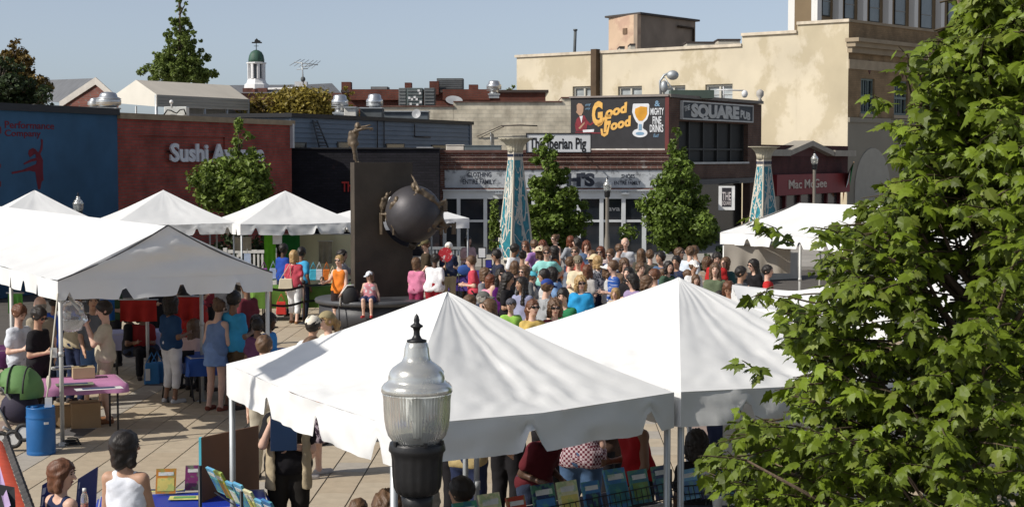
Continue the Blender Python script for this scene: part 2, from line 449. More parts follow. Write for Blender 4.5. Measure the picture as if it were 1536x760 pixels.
ARMS = {'down': ((.05, .02, -.29), (.02, -.07, -.24)), 'fwd': ((.05, .0, -.28), (-.06, -.22, .04)), 'hips': ((.2, .09, -.2), (-.17, -.08, -.17)),
        'face': ((.08, -.17, -.2), (-.09, -.08, .24)), 'reach': ((.03, -.18, -.2), (0, -.24, -.02)), 'low': ((.05, -.06, -.28), (-.03, -.17, -.17)),
        'wave': ((.19, -.06, -.1), (.05, -.06, .24)), 'side': ((.24, -.02, -.15), (.2, -.04, .02)), 'cross': ((.06, -.04, -.27), (-.2, -.15, .06)), 'knee': ((.05, -.1, -.26), (.0, -.2, -.13)),
        'rail': ((.1, .0, -.27), (.03, .01, -.24)), 'fan': ((.06, -.14, -.22), (.0, -.16, .22))}
def rotx(p, a): c, s = math.cos(a), math.sin(a); return (p[0], p[1] * c - p[2] * s, p[1] * s + p[2] * c)
def add(a, b): return (a[0] + b[0], a[1] + b[1], a[2] + b[2])
RW = [1.0]
def rig(h=1.7, arms=('down', 'down'), sit=0, lean=0, twist=0, step=0):
    k = h / 1.73; J = {}
    pz = .5 if sit else .95
    piv = (0, 0, pz)
    def U(p):
        p = rotx(p, lean)
        if twist:
            c, s = math.cos(twist), math.sin(twist); p = (p[0] * c - p[1] * s, p[0] * s + p[1] * c, p[2])
        return add(piv, p)
    J['pel'] = piv
    for n, p in dict(waist=(0, 0, .12), chest=(0, -.005, .34), neckb=(0, .012, .462), head=(0, -.016, .662)).items(): J[n] = U(p)
    for q, nm, ar in ((-1, 'r', arms[0]), (1, 'l', arms[1])):
        sh = (q * .145 * (.7 + .3 * RW[0]), .01, .392); A = ARMS[ar] if isinstance(ar, str) else ar
        el = add(sh, (q * A[0][0], A[0][1], A[0][2])); wr = add(el, (q * A[1][0], A[1][1], A[1][2]))
        d = Vector(A[1]).normalized(); hd = add(wr, (q * d.x * .085, d.y * .085, d.z * .085))
        for n, p in (('sh', sh), ('el', el), ('wr', wr), ('hd', hd)): J[n + nm] = U(p)
        hp = (q * .09, 0, pz - .02); J['hip' + nm] = hp
        if sit: kn = (q * .11, -.42, .5); an = (q * .11, -.42 + .04, .085)
        else: kn = (q * .1, -.03 - q * step * .5, .5); an = (q * .11, .03 - q * step, .085)
        J['kn' + nm] = kn; J['an' + nm] = an; J['to' + nm] = (an[0] + q * .02, an[1] - .17, .035)
    return {n: tuple(c * k for c in p) for n, p in J.items()}, k
def body_geo(J, k, w, res, fingers=False, hturn=0, hnod=0):
    P = np.array(list(J.values())); m = .2 * k
    s = SDF(P.min(0) - m, P.max(0) + m + np.array([0, 0, .04]), res)
    def off(p, dx, dy=0, dz=0): return (p[0] + dx, p[1] + dy, p[2] + dz)
    a = k * w
    s.cone(off(J['pel'], -.065 * a), off(J['pel'], .065 * a), .115 * a, .115 * a, .04, sq=.9)
    for q in (-1, 1):
        s.cone(off(J['waist'], q * .05 * a), off(J['chest'], q * .075 * k), .096 * a, .09 * (k + a) / 2, .06, sq=.9)
    s.cone(J['pel'], J['waist'], .12 * a, .11 * a, .05)
    s.cone(J['shr'], J['shl'], .052 * k, .052 * k, .05)
    hd = J['head']
    s.cone(J['neckb'], (hd[0], hd[1] + .02 * k, hd[2] - .07 * k), .056 * k, .05 * k, .035)
    hm = Matrix.Rotation(hturn, 3, 'Z') @ Matrix.Rotation(hnod, 3, 'X'); k0 = k; k = k * 1.1
    def H(p): v = hm @ (Vector(p) * k); return (hd[0] + v.x, hd[1] + v.y, hd[2] + v.z)
    s.ell(H((0, .008, .012)), (.081 * k, .097 * k, .095 * k), .02); s.cone(H((0, -.03, -.03)), H((0, -.042, -.085)), .063 * k, .04 * k, .03)
    s.cone(H((0, -.088, .0)), H((0, -.108, -.034)), .009 * k, .015 * k, .012)
    for q in (-1, 1): s.ell(H((q * .078, .01, -.015)), (.012 * k, .022 * k, .032 * k), .008)
    k = k0
    for nm in 'rl':
        s.cone(J['sh' + nm], J['el' + nm], .05 * (k + a) / 2, .04 * k, .03); s.cone(J['el' + nm], J['wr' + nm], .04 * k, .026 * k, .015)
        wv = Vector(J['wr' + nm]); hv = Vector(J['hd' + nm]); d = (hv - wv).normalized(); q = -1 if nm == 'r' else 1
        side = d.cross(Vector((q, 0, .001))); side = side.normalized() if side.length > .2 else d.cross(Vector((0, 1, 0))).normalized()
        up = side.cross(d)
        s.cone(tuple(wv), tuple(wv + d * .075 * k), .025 * k, .03 * k, .015, sq=.8)
        if fingers or res < .016:
            curl = Vector((-q * .35, -.2, -.35)) if fingers != 'flat' else Vector((0, 0, 0))
            for j, ln in enumerate((.06, .072, .068, .052)):
                b0 = wv + (d * .085 + side * (j - 1.5) * .0215) * k; mid = b0 + (d * .55 + curl * .25 + side * (j - 1.5) * .06).normalized() * ln * .55 * k
                e = mid + (d * .5 + curl * .7).normalized() * ln * .5 * k
                s.cone(tuple(b0), tuple(mid), .0105 * k, .0095 * k, .004); s.cone(tuple(mid), tuple(e), .0095 * k, .008 * k, .003)
            t0 = wv + (d * .03 - side * .025) * k; t1 = t0 + (d * .5 - side * .75 + curl * .3).normalized() * .045 * k; t2 = t1 + (d * .8 - side * .2 + curl * .4).normalized() * .032 * k
            s.cone(tuple(t0), tuple(t1), .013 * k, .0115 * k, .008); s.cone(tuple(t1), tuple(t2), .011 * k, .009 * k, .003)
        else:
            for j in (-1, 1):
                b0 = wv + (d * .08 + side * j * .016) * k; s.cone(tuple(b0), tuple(b0 + (d * .07 + side * j * .008) * k), .017 * k, .013 * k, .006)
            t0 = wv + (d * .03 - side * .03) * k; s.cone(tuple(t0), tuple(t0 + (d * .045 - side * .035) * k), .015 * k, .012 * k, .008)
        s.cone(J['hip' + nm], J['kn' + nm], .088 * a, .056 * k, .04); s.cone(J['kn' + nm], J['an' + nm], .055 * k, .036 * k, .02)
        s.cone(off(J['kn' + nm], 0, .012 * k, -.1 * k), off(J['kn' + nm], 0, .015 * k, -.2 * k), .05 * k, .044 * k, .03)
        an = J['an' + nm]; to = J['to' + nm]
        s.cone((an[0], an[1] + .03 * k, .04 * k), to, .036 * k, .028 * k, .025); s.cone(an, (an[0], an[1] + .02 * k, .05 * k), .036 * k, .036 * k, .02)
    return s.mesh()
def mid(a, b, t): return tuple(a[i] + (b[i] - a[i]) * t for i in range(3))
def top_geo(J, k, w, kind, res, ph):
    P = np.array([J[n] for n in ('pel', 'waist', 'chest', 'neckb', 'shr', 'shl', 'elr', 'ell', 'wrr', 'wrl')]); m = .25 * k
    s = SDF(P.min(0) - m, P.max(0) + m, res); a = k * w; o = .014
    def off(p, dx): return (p[0] + dx, p[1], p[2])
    s.cone(off(J['pel'], -.065 * a), off(J['pel'], .065 * a), .132 * a + o, .132 * a + o, .05, sq=.92)
    for q in (-1, 1): s.cone(off(J['waist'], q * .05 * a), off(J['chest'], q * .075 * k), .103 * a + o, .092 * (k + a) / 2 + o, .06, sq=.92)
    s.cone(J['pel'], J['waist'], .122 * a + o, .115 * a + o, .05)
    if kind in ('tank',):
        for nm in 'rl': s.cone(J['chest'], mid(J['neckb'], J['sh' + nm], .55), .07 * k, .03 * k, .04)
    else:
        s.cone(J['shr'], J['shl'], .054 * k + o * .6, .054 * k + o * .6, .05)
        if kind != 'vest':
            t = {'tee': .62, 'long': 1}[kind]
            for nm in 'rl':
                s.cone(J['sh' + nm], mid(J['sh' + nm], J['el' + nm], t), .054 * (k + a) / 2 + o * .8, (.062 if kind == 'tee' else .044) * k + o * .8, .03)
                if kind == 'long': s.cone(J['el' + nm], mid(J['el' + nm], J['wr' + nm], .92), .044 * k + o * .7, .036 * k + o * .5, .015)
    ax = Vector(J['waist']) - Vector(J['pel']); ax = ax.normalized() if ax.length > 1e-6 else Vector((0, 0, 1))
    s.wob(.009 * k, 24 / k, ph); s.wob(.003 * k, 60 / k, ph)
    s.cut(tuple(Vector(J['pel']) - ax * .1 * k), tuple(-ax))
    nb = Vector(J['neckb']); hd = Vector(J['head']); na = (hd - nb).normalized()
    s.ell(tuple(nb + na * .045 * k + Vector((0, -.02 * k, 0))), (.085 * k, .085 * k, .055 * k), neg=True)
    return s.mesh()
def bot_geo(J, k, w, kind, res, ph):
    P = np.array([J[n] for n in J if n[:3] in ('pel', 'hip') or n[:2] in ('kn', 'an', 'to')]); m = .3 * k
    s = SDF(P.min(0) - m, P.max(0) + m, res); a = k * w; o = .018
    def off(p, dx, dz=0): return (p[0] + dx, p[1], p[2] + dz)
    s.cone(off(J['pel'], -.065 * a), off(J['pel'], .065 * a), .118 * a + o, .118 * a + o, .04, sq=.92)
    s.cone(J['pel'], off(J['pel'], 0, .08 * k), .12 * a + o, .112 * a + o, .04)
    if kind == 'skirt':
        kn = mid(J['knr'], J['knl'], .5)
        s.cone(J['pel'], (kn[0], kn[1], kn[2] - .06 * k), .14 * a + o, .2 * a, .04); s.wob(.012 * k, 30 / k, ph)
        s.cut((0, 0, J['knr'][2] - .05 * k), (0, 0, -1))
    elif kind == 'miniskirt':
        kn = mid(J['knr'], J['knl'], .5); hp = mid(J['pel'], kn, .5)
        s.cone(J['pel'], hp, .14 * a + o, .19 * a, .04); s.wob(.01 * k, 40 / k, ph)
        s.cut((0, 0, hp[2] - .02), (0, 0, -1))
    else:
        t = {'long': .93, 'crop': .5}.get(kind, 0)
        for nm in 'rl':
            e = 1.0 if kind != 'short' else .82
            s.cone(J['hip' + nm], mid(J['hip' + nm], J['kn' + nm], e), .092 * a + o, (.062 if kind != 'short' else .08) * k + o, .03)
            if t: s.cone(J['kn' + nm], mid(J['kn' + nm], J['an' + nm], t), .06 * k + o, .048 * k + o, .02)
        s.wob(.005 * k, 30 / k, ph)
    pz = J['pel'][2]; s.cut((0, 0, pz + .13 * k), (0, 0, 1))
    return s.mesh()
def shoe_geo(J, k, nm, res=.016):
    an = J['an' + nm]; to = J['to' + nm]
    s = SDF([min(an[i], to[i]) - .09 for i in range(3)], [max(an[i], to[i]) + .09 for i in range(3)], res)
    s.cone((an[0], an[1] + .03 * k, .042 * k), (to[0], to[1], .036 * k), .045 * k, .038 * k, .02); s.cut((0, 0, .004), (0, 0, -1)); s.cut((0, 0, .085 * k), (0, 0, 1))
    return s.mesh()
NP = 0
PEOPLE = {}
def person(px, py, label, h=1.7, w=1.0, rz=0, skin='light', hair=('short', 'brown'), top=('tee', (.5, .5, .5)), bot=('long', (.03, .04, .07)), arms=('down', 'down'), sit=0, lean=0, twist=0,
           hat=None, glasses=0, res=.024, group=None, hturn=0, hnod=0, zb=0, pos=None, shoes=(.05, .04, .035), fingers=False, step=0, beard=None):
    global NP
    NP += 1
    hr = R(hturn) + random.uniform(-.1, .1); hn = R(hnod); ln = R(lean)
    w = 1 + (w - 1) * .6; RW[0] = w
    J, k = rig(h, arms, sit, ln, R(twist), step)
    ztop = J['head'][2] + .11 * k + zb
    p = Vector((pos[0], pos[1], zb)) if pos else gp(px, py, ztop)
    root = empty('person', (p.x, p.y, zb), label, 'person', group, R(rz))
    V, Q = body_geo(J, k, w, res, fingers, hr, hn)
    np_mesh('body', V, Q, skinmat(skin), root, local=True)
    ph = random.uniform(0, 6)
    if top:
        V, Q = top_geo(J, k, w, top[0], res, ph)
        np_mesh('shirt' if top[0] != 'tank' else 'tank_top', V, Q, top[1] if not isinstance(top[1], tuple) else (cloth(top[1]) if group is None or random.random() > .28 else printed(top[1], random.randrange(2))), root, local=True)
    if bot:
        V, Q = bot_geo(J, k, w, bot[0], res, ph)
        np_mesh({'skirt': 'skirt', 'miniskirt': 'skirt', 'short': 'shorts'}.get(bot[0], 'trousers'), V, Q, bot[1] if not isinstance(bot[1], tuple) else cloth(bot[1]), root, local=True)
    hd = Vector(J['head']); hm = (Matrix.Rotation(hr, 4, 'Z') @ Matrix.Rotation(hn, 4, 'X'))
    HM = Matrix.Translation(hd) @ hm @ Matrix.Scale(k * 1.1, 4)
    def hp(name, key, geo, mat, loc=(0, 0, 0)):
        o = bpy.data.objects.new(name, shared_mesh(key, geo, mat)); COL.objects.link(o); o.parent = root
        o.matrix_basis = HM @ Matrix.Translation(loc); return o
    if hair: hp('hair', 'hair_' + hair[0], head_geo(hair[0]), hairmat(hair[1]))
    if beard: hp('beard', 'beard', head_geo('beard'), hairmat(beard))
    if hat: hp('hat', 'hat_' + hat[0], head_geo(hat[0]), cloth(hat[1]))
    dk = M('sunglass_black', (.01, .01, .012), .15, spec=.6)
    if glasses: hp('sunglasses', 'sunglasses', face_geo('sunglasses'), dk, (0, -.094, .004))
    else:
        for q in (-1, 1):
            hp('eye', 'eye', face_geo('eye'), M('eye_dark', (.02, .015, .012), .3), (q * .031, -.085, .004))
            hp('eyebrow', 'brow', face_geo('brow'), hairmat(hair[1] if hair else 'brown'), (q * .031, -.088, .024))
    hp('mouth', 'mouth', face_geo('mouth'), M('lips', (.3, .1, .08), .5), (0, -.085, -.066))
    if shoes:
        for nm in 'rl':
            V, Q = shoe_geo(J, k, nm); np_mesh('shoe', V, Q, cloth(shoes), root, local=True)
    PEOPLE[label] = (root, J, k)
    return root, J, k
# ================================================================== SETTING: ground and paved plaza
asph = M('ground_concrete', (.3, .27, .23), .9, 0, .12, .5, .3, 20)
mb = MB(); mb.add([(-700, -60, -.06), (700, -60, -.06), (700, 1500, -.06), (-700, 1500, -.06)], [(0, 1, 2, 3)])
tag(mb.build('ground', asph), kind='structure')
plaza = MB(); plaza.box((0, 38, -.045), (60, 66, .05)); plaza = plaza.build('plaza', M('paver_joint', (.09, .08, .07), .95)); tag(plaza, kind='structure')
pcol = [M('paver_beige', (.42, .35, .255), .8, 0, .1, 5, .15, 60), M('paver_tan', (.4, .325, .23), .8, 0, .1, 5, .15, 60), M('paver_gray', (.36, .325, .275), .8, 0, .1, 5, .15, 60),
        M('paver_red', (.27, .2, .165), .8, 0, .1, 5, .15, 60), M('paver_dark', (.1, .095, .095), .8, 0, .15, 5, .15, 60)]
PX, PY, PA = .42, .62, R(-1.5)
cells = []
pm = []
for c in pcol:
    b = MB(); h = .008; x, y = PX / 2 - .005, PY / 2 - .005
    b.hexa([(-x, -y, 0), (x, -y, 0), (x, y, 0), (-x, y, 0)], [(-x + .004, -y + .004, h), (x - .004, -y + .004, h), (x - .004, y - .004, h), (-x + .004, y - .004, h)])
    me = bpy.data.meshes.new('paver'); me.from_pydata(b.v, [], b.f); me.materials.append(c); pm.append((me, b))
pr = random.Random(5)
rot = Matrix.Rotation(PA, 3, 'Z')
for i in range(-26, 30):
    for j in range(0, 52):
        p = rot @ Vector((i * PX, 12 + j * PY, 0)) ; 
        if pr.random() < .0: continue
        r = pr.random()
        if i % 6 == 2 and j % 8 == 1: k = 4
        elif i % 12 == 5 and j % 14 in (3, 4): k = 3
        elif i % 6 in (2,): k = 2
        else: k = 0 if r < .66 else (1 if r < .97 else 2)
        d = p - Vector((0, 0, CAMZ)); py = 380 - (d.y * -_sp * -1 * 0 + 0)
        zc = d.y * _cp - d.z * _sp; sx = 768 + F * d.x / zc; sy = 380 - F * (d.y * _sp + d.z * _cp) / zc
        vis = (-30 < sx < 640 and sy < 790 and sy > 470)
        if sx < 640 and sy > 590 and sx > 560: vis = vis and True
        cells.append((0 if vis else 1, p.y, p, k))
cells.sort(key=lambda c: (c[0], c[1]))
rest = MB(); 
for n, (v, _, p, k) in enumerate(cells):
    if n < 300 and v == 0:
        o = bpy.data.objects.new('paver', pm[k][0]); COL.objects.link(o); o.parent = plaza
        o.location = p + Vector((0, 0, .003 + pr.uniform(0, .002))); o.rotation_euler = (0, 0, PA)
    else:
        rest.cur = k
        rest.add([rot @ Vector(q) + p + Vector((0, 0, .003)) for q in pm[k][1].v], pm[k][1].f[1:])
rest.build('paver', pcol, plaza, kind='stuff')
# raised terrace along the shop fronts
mb = MB(); mb.box((8, 69, -.15), (60, 26, .5)); tag(mb.build('pavement', M('terrace_concrete', (.32, .3, .27), .9, 0, .15, 1, .2)), kind='structure')

# ================================================================== MURAL BUILDING + BRICK BUILDING (left)
tt = .01
LX = (178 - 768) / scl(50)
d = Vector((.325, .946))
def onl(px):   # point on the left wall line at pixel column px
    q = (px - 768) / F; t = (q * 50 - LX) / (d.x - q * d.y); return (LX + d.x * t, 50 + d.y * t)
WL = Wall(onl(-60), onl(438)); u_m, _ = WL.uv(176, 200)
bl = empty('mural_building', WL.P(u_m / 2, 0), 'blue painted building with red dancer mural and dark roof edge at far left', 'building')
wm = MB(); WL.box(wm, 0, u_m, 0, 5.12, -7, 0); wall = wm.build('wall', M('mural_blue', (.035, .1, .185), .85, 0, .2, .8, .25, 60), bl)
f = MB(); WL.box(f, -.1, u_m + .02, 5.12, 5.32, -7.1, .09); f.build('roof_flashing', M('dark_metal', (.012, .013, .018), .5, .4), bl)
red = M('mural_red', (.15, .014, .025), .9, 0, .2, 3)
wall_text(WL, 'Performance', 7, 181.5, 81, 192, red, bl, .006, .004, .012)
wall_text(WL, 'Company', 7, 194.5, 61, 204, red, bl, .006, .004, .012)
wall_text(WL, 'd', -8, 190, 1.5, 200, red, bl, .006, .004, .012)
def px_prism(W, pts, off, th):
    b = MB(); P = [W.P(*W.uv(x, y), off) for x, y in pts]; b.prism(P[::-1], W.n * th); return b
dn = MB()
for poly in ([(61, 208), (64, 210), (63.5, 223), (60, 231), (64, 240), (64, 257), (65, 270), (62, 273), (60, 284), (57, 284), (54.5, 270), (53, 258), (44, 256), (33, 258), (33, 255), (45, 250), (54, 246), (55, 241), (47, 242.5), (36, 247), (35, 245), (46, 239), (54, 236.5), (53, 231), (50, 232), (45, 236), (42, 231), (43, 225), (49, 222), (53, 224), (57, 229), (60, 224), (61.5, 216)],
             [(33, 255), (33, 258), (18, 261), (17, 258)], [(-4, 242), (1, 247), (0.5, 252), (-5, 250)], [(-6, 272), (1.2, 272), (1, 280), (-6, 281)]):
    dn = MB(); P = [WL.P(*WL.uv(x, y), .003) for x, y in poly]; dn.prism(P[::-1], WL.n * .006); dn.build('dancer_silhouette', red, bl)
bb = empty('brick_restaurant', WL.P((u_m + WL.L) / 2, 0), 'red brick restaurant with white raised sign letters and tan coping', 'building')
brk = brickmat('brick_sushi', (.4, .08, .058), (.32, .062, .046), (.18, .1, .08), WL.ang, .3, .095, .014)
uA, zA = WL.uv(208, 203); uB, zB = WL.uv(338, 251)
wm = MB(); wall_open(WL, wm, u_m + .005, WL.L, 0, 5.02, -.06, 0, [(uA, uB, zB, zA)]); WL.box(wm, u_m + .005, WL.L, 0, 5.02, -7, -.062)
wm.build('wall', brk, bb)
f = MB(); WL.box(f, u_m + .03, WL.L + .12, 5.02, 5.2, -7.1, .1); f.build('coping', M('tan_coping', (.36, .27, .17), .8, 0, .15), bb)
wl_ = M('sign_white', (.72, .72, .74), .5)
WLs = WL
wall_text(WL, 'Sushi Avenue', 250.5, 216, 391, 241.5, wl_, bb, .12, .03, .035)
sh = MB(); WL.box(sh, *[WL.uv(250, 230)[0], WL.uv(391, 230)[0]], WL.uv(250, 242)[1] + .3, WL.uv(250, 242)[1] + .34, 0.002, .04); sh.build('sign_rail', M('dark_metal', (.01, .01, .01)), bb)
f = MB(); WL.pbox(f, 434.8, 186, 437.5, 222, -.02, .12); f.build('corner_pipe', M('pale_metal', (.6, .6, .6), .5), bb)
# ---- roof fans
alu = M('fan_aluminium', (.62, .63, .64), .32, .85, .06, 6)
galv = M('galvanised', (.42, .44, .45), .5, .55, .12, 4)
def roof_fan(px, ybot, ytop, Y, wpx, label, kind=0):
    p = at(px, ybot, Y); s = scl(Y); w = wpx / s; h = (ybot - ytop) / s
    r = empty('roof_ventilator', p, label, 'ventilator', 'spun aluminium ventilators on the flat roofs')
    b = MB(); b.box(p + Vector((0, 0, h * .08)), (w * .7, w * .7, h * .2)); b.box(p + Vector((0, 0, h * .2)), (w * .82, w * .82, h * .07)); b.build('curb', galv, r)
    b = MB()
    if kind: prof = [(.32, .22), (.3, .4), (.34, .48), (.5, .52), (.5, .72), (.48, .76), (.4, .8), (.38, .92), (.3, .98), (0.02, 1.0)]
    else: prof = [(.3, .2), (.36, .3), (.49, .38), (.5, .55), (.47, .7), (.36, .76), (.34, .86), (.28, .95), (.12, .99), (.01, 1.0)]
    b.lathe([(a * w, z * h) for a, z in prof], p, 24); b.build('hood', alu, r)
    b = MB()
    for zz in (.42, .5, .58, .66): b.lathe([(w * .5, h * zz - .01), (w * .515, h * zz), (w * .5, h * zz + .01)], p, 24, cap=False)
    b.build('rib', galv, r)
roof_fan(163, 169, 138, 54, 37, 'large shiny mushroom ventilator above the blue mural wall')
roof_fan(142, 165, 147, 58, 20, 'ventilator half hidden behind the large shiny one above the blue wall')
roof_fan(510, 177, 142, 80, 25, 'left of the two silver drum ventilators above the blue grey siding', 1)
roof_fan(562, 177, 141, 80, 25, 'right of the two silver drum ventilators above the blue grey siding', 1)
roof_fan(741, 147, 121, 98, 22, 'distant silver ventilator beside the cream stucco building edge', 1)
def slab_thing(name, cat, label, px0, y0, px1, y1, Y, dep, mat, parts=None):
    a = at(px0, y0, Y); b = at(px1, y1, Y); c = (a + b) / 2
    r = empty(name, (c.x, Y + dep / 2, min(a.z, b.z)), label, cat)
    m = MB(); m.box((c.x, Y + dep / 2, c.z), (abs(b.x - a.x), dep, abs(a.z - b.z))); m.build('casing', mat, r, bevel=.02)
    return r, a, b
pale = M('pale_casing', (.62, .6, .55), .7, 0, .12, 2); dgr = M('dark_unit', (.09, .1, .105), .7, 0, .2, 2)
r, a, b = slab_thing('rooftop_box', 'skylight', 'flat pale box lying on the blue mural roof', 8, 159, 50, 164, 53, 1.2, pale)
m = MB(); m.box(((a.x + b.x) / 2, 53.6, max(a.z, b.z) + .03), (abs(b.x - a.x) + .1, 1.3, .05)); m.build('lid', M('lid_white', (.7, .68, .62)), r)
# electrical cabinet with lamp on the brick roof
r, a, b = slab_thing('rooftop_cabinet', 'cabinet', 'white roof cabinet with a round lamp and two curved cables', 246, 160, 280, 174, 60, .5, M('cab_white', (.6, .62, .6), .6))
m = MB(); c = at(257, 153, 60); m.ball(c, .075); m.tube([at(257, 161, 60), at(257, 154, 60)], .02); m.build('globe_lamp', M('lampwhite', (.8, .8, .8), .3), r)
m = MB(); m.tube([at(246, 172, 59.95), at(251, 165, 59.9), at(257, 166, 59.9), at(260, 168, 59.9), at(265, 170, 59.9), at(270, 165, 59.9), at(276, 164, 59.9), at(279, 172, 59.95)], .025); m.build('cable', M('rubber', (.02, .02, .02)), r)

# ---- white gabled canopy building behind
def quad_gable(name, label, cat, Y, apexL, eaveL, eaveR, ridgeR, eaveRR, ybase, roofm, wallm, dYridge, trim=None):
    """front gable facing the viewer's left; ridge runs to the right"""
    r = empty(name, at(eaveR[0], ybase, Y), label, cat)
    P = lambda q, dy: at(q[0], q[1], Y + dy)
    a, l, e = P(apexL, dYridge * .5), P(eaveL, dYridge), P(eaveR, 0)
    dr = P(ridgeR, dYridge * .5 + 1.5) - a
    a2 = a + dr; e2 = e + dr; l2 = l + dr
    return r, a, l, e, a2, l2, e2
r = empty('canopy_building', at(235, 165, 82), 'white metal gabled canopy building on the roofs left of centre', 'building')
wht = M('canopy_white', (.62, .59, .52), .6, 0, .06, .8); gry = M('canopy_gray', (.32, .31, .28), .7, 0, .1, .5, stretch=(1, 1, 8))
A = at(204, 120, 84); E = at(235, 142, 82); Lf = at(174, 141, 86); A2 = at(344, 128, 92); E2 = at(373, 149, 90); L2 = Lf + (A2 - A)
m = MB(); m.add([A, E, E2, A2], [(0, 1, 2, 3)]); m.add([A, A2, L2, Lf], [(0, 1, 2, 3)]); m.build('roof', M('canopy_roof', (.55, .5, .42), .6, 0, .06, .8), r)
dz = Vector((0, 0, 18 / scl(82)))
m = MB(); m.add([A, Lf, Lf - dz * .8, E - dz, E], [(0, 1, 2, 3, 4)]); m.build('gable', wht, r)
m = MB(); m.add([E, E - dz, E2 - dz, E2], [(0, 1, 2, 3)])
for k in range(1, 4): 
    q = dz * (k / 4.0); m.tube([E - q + Vector((0, -.02, 0)), E2 - q + Vector((0, -.02, 0))], .012, 4)
m.build('fascia', gry, r)
m = MB()
for t in (0.0, .25, .5, .75, 1): 
    p = E.lerp(E2, t); m.tube([p + Vector((-.05, .1, 0)), Vector((p.x - .05, p.y + .1, 2))], .08, 6)
p = Lf; m.tube([p, Vector((p.x, p.y, 2))], .06, 6); m.tube([Lf.lerp(E, .5) - dz, Vector((Lf.lerp(E, .5).x, Lf.lerp(E, .5).y, 2))], .05, 6)
m.build('post', galv, r)
m = MB(); q0 = E + Vector((.3, 3, 0)); q1 = E2 + Vector((-.3, 3, 0)); m.hexa([Vector((q0.x, q0.y, 1)), Vector((q1.x, q1.y, 1)), Vector((q1.x, q1.y + 2, 1)), Vector((q0.x, q0.y + 2, 1))], [q0 - dz * .9, q1 - dz * .9, q1 - dz * .9 + Vector((0, 2, 0)), q0 - dz * .9 + Vector((0, 2, 0))]); m.build('inner_wall', M('inner_gray', (.22, .23, .24), .8), r)
m = MB(); c = at(342, 163, 91); m.box(c, (.6, .1, 1.0)); m.build('door', M('door_dark', (.06, .02, .015)), r)
# ---- brick gable house with slate roof
r = empty('brick_house', at(130, 165, 92), 'brick gable house with slate roof behind the blue mural building', 'building')
slate = M('slate', (.13, .135, .145), .8, 0, .2, 1.5, .3, 12)
A = at(143, 117.5, 92); Er = at(176, 147, 90.5); El = at(89, 154, 93.5); back = at(62, 120.5, 118) - A
m = MB(); m.add([A, El, El + back, A + back], [(0, 1, 2, 3)]); m.add([A, A + back, Er + back, Er], [(0, 1, 2, 3)]); m.build('roof', slate, r)
bh = brickmat('brick_house', (.16, .055, .04), (.12, .045, .035), (.12, .09, .08), 0, .3, .1)
i = Vector((0, .25, -.1)); m = MB(); m.add([A + i, Er + i, Vector((Er.x, Er.y + .25, 0)), Vector((El.x, El.y + .25, 0)), El + i], [(0, 4, 3, 2, 1)]); m.build('wall', bh, r)
m = MB()
for Q in (Er, El):
    m.hexa([Q + Vector((0, 0, -.3)), A + Vector((0, 0, -.35)), A + Vector((0, .2, -.35)), Q + Vector((0, .2, -.3))], [Q + Vector((0, 0, .06)), A + Vector((0, 0, .06)), A + Vector((0, .2, .06)), Q + Vector((0, .2, .06))])
m.build('bargeboard', M('bargewhite', (.45, .42, .38), .7), r)
# ---- long roof with cupola
r = empty('gabled_hall', at(420, 140, 150), 'brick hall with long grey roof carrying the white cupola', 'building')
m = MB()
def slope(p0, p1, p2, p3): m.add([p0, p1, p2, p3], [(0, 1, 2, 3)])
slope(at(318, 140, 148), at(470, 140, 148), at(455, 127, 156), at(332, 128, 156)); slope(at(455, 127, 156), at(470, 140, 148), at(512, 140, 152), at(498, 125, 160)); m.build('roof', slate, r)
m = MB(); m.hexa([at(318, 170, 148.2), at(512, 170, 148.2), at(512, 170, 162), at(318, 170, 162)], [at(318, 139.5, 148.2), at(512, 139.5, 148.2), at(512, 139.5, 162), at(318, 139.5, 162)]); m.build('wall', bh, r)
m = MB(); m.tube([at(402, 133.5, 147), at(445, 132.5, 147), at(466, 145, 146)], .1, 5); m.build('ridge_flashing', M('flash_white', (.6, .6, .6)), r)
for px in (452,): m = MB(); m.box(at(px, 126.5, 150), (1.1, 1, .45)); m.build('skylight', M('flash_white', (.6, .6, .6)), r)
Y = 150; s = scl(Y); c0 = at(385, 140, Y)
cu = empty('cupola', c0, 'white octagonal cupola with green copper dome and weathervane', 'cupola')
wp = M('cupola_white', (.72, .72, .72), .5, 0, .05); H = lambda y: (140 - y) / s
m = MB(); m.lathe([(20 / s, H(140)), (20 / s, H(135))], c0, 8, False); m.box(c0 + Vector((0, 0, H(138))), (36 / s, 36 / s, 10 / s)); m.build('brick_base', bh, cu)
m = MB(); m.lathe([(19 / s, H(134)), (18 / s, H(127)), (15 / s, H(125)), (14 / s, H(122)), (13 / s, H(119)), (13.5 / s, H(118.5))], c0, 8, False); m.build('pedestal', wp, cu)
m = MB(); m.lathe([(8.5 / s, H(119)), (8.5 / s, H(96))], c0, 8, False); m.build('louver', M('louver_dark', (.1, .12, .14), .4), cu)
for k in range(8):
    a = math.pi / 8 + k * math.pi / 4; m = MB(); m.box(c0 + Vector((11.5 / s * math.cos(a), 11.5 / s * math.sin(a), H(107.5))), (3.5 / s, 3.5 / s, 23 / s), a); m.build('column', wp, cu)
m = MB(); m.lathe([(13 / s, H(97)), (15 / s, H(96)), (15 / s, H(94.5)), (12 / s, H(94))], c0, 8, False); m.build('cornice', wp, cu)
m = MB(); m.lathe([(12 / s, H(94.2)), (12 / s, H(90)), (10.8 / s, H(84)), (8 / s, H(79)), (4 / s, H(76.5)), (.5 / s, H(75.5))], c0, 16); m.build('dome', M('copper_green', (.035, .085, .06), .6, 0, .4, 1.2, stretch=(3, 3, .3)), cu)
vm = M('vane_black', (.01, .01, .01)); vn = empty('weathervane', c0 + Vector((0, 0, H(76))), 'small black weathervane with a figure above the green dome', 'weathervane')
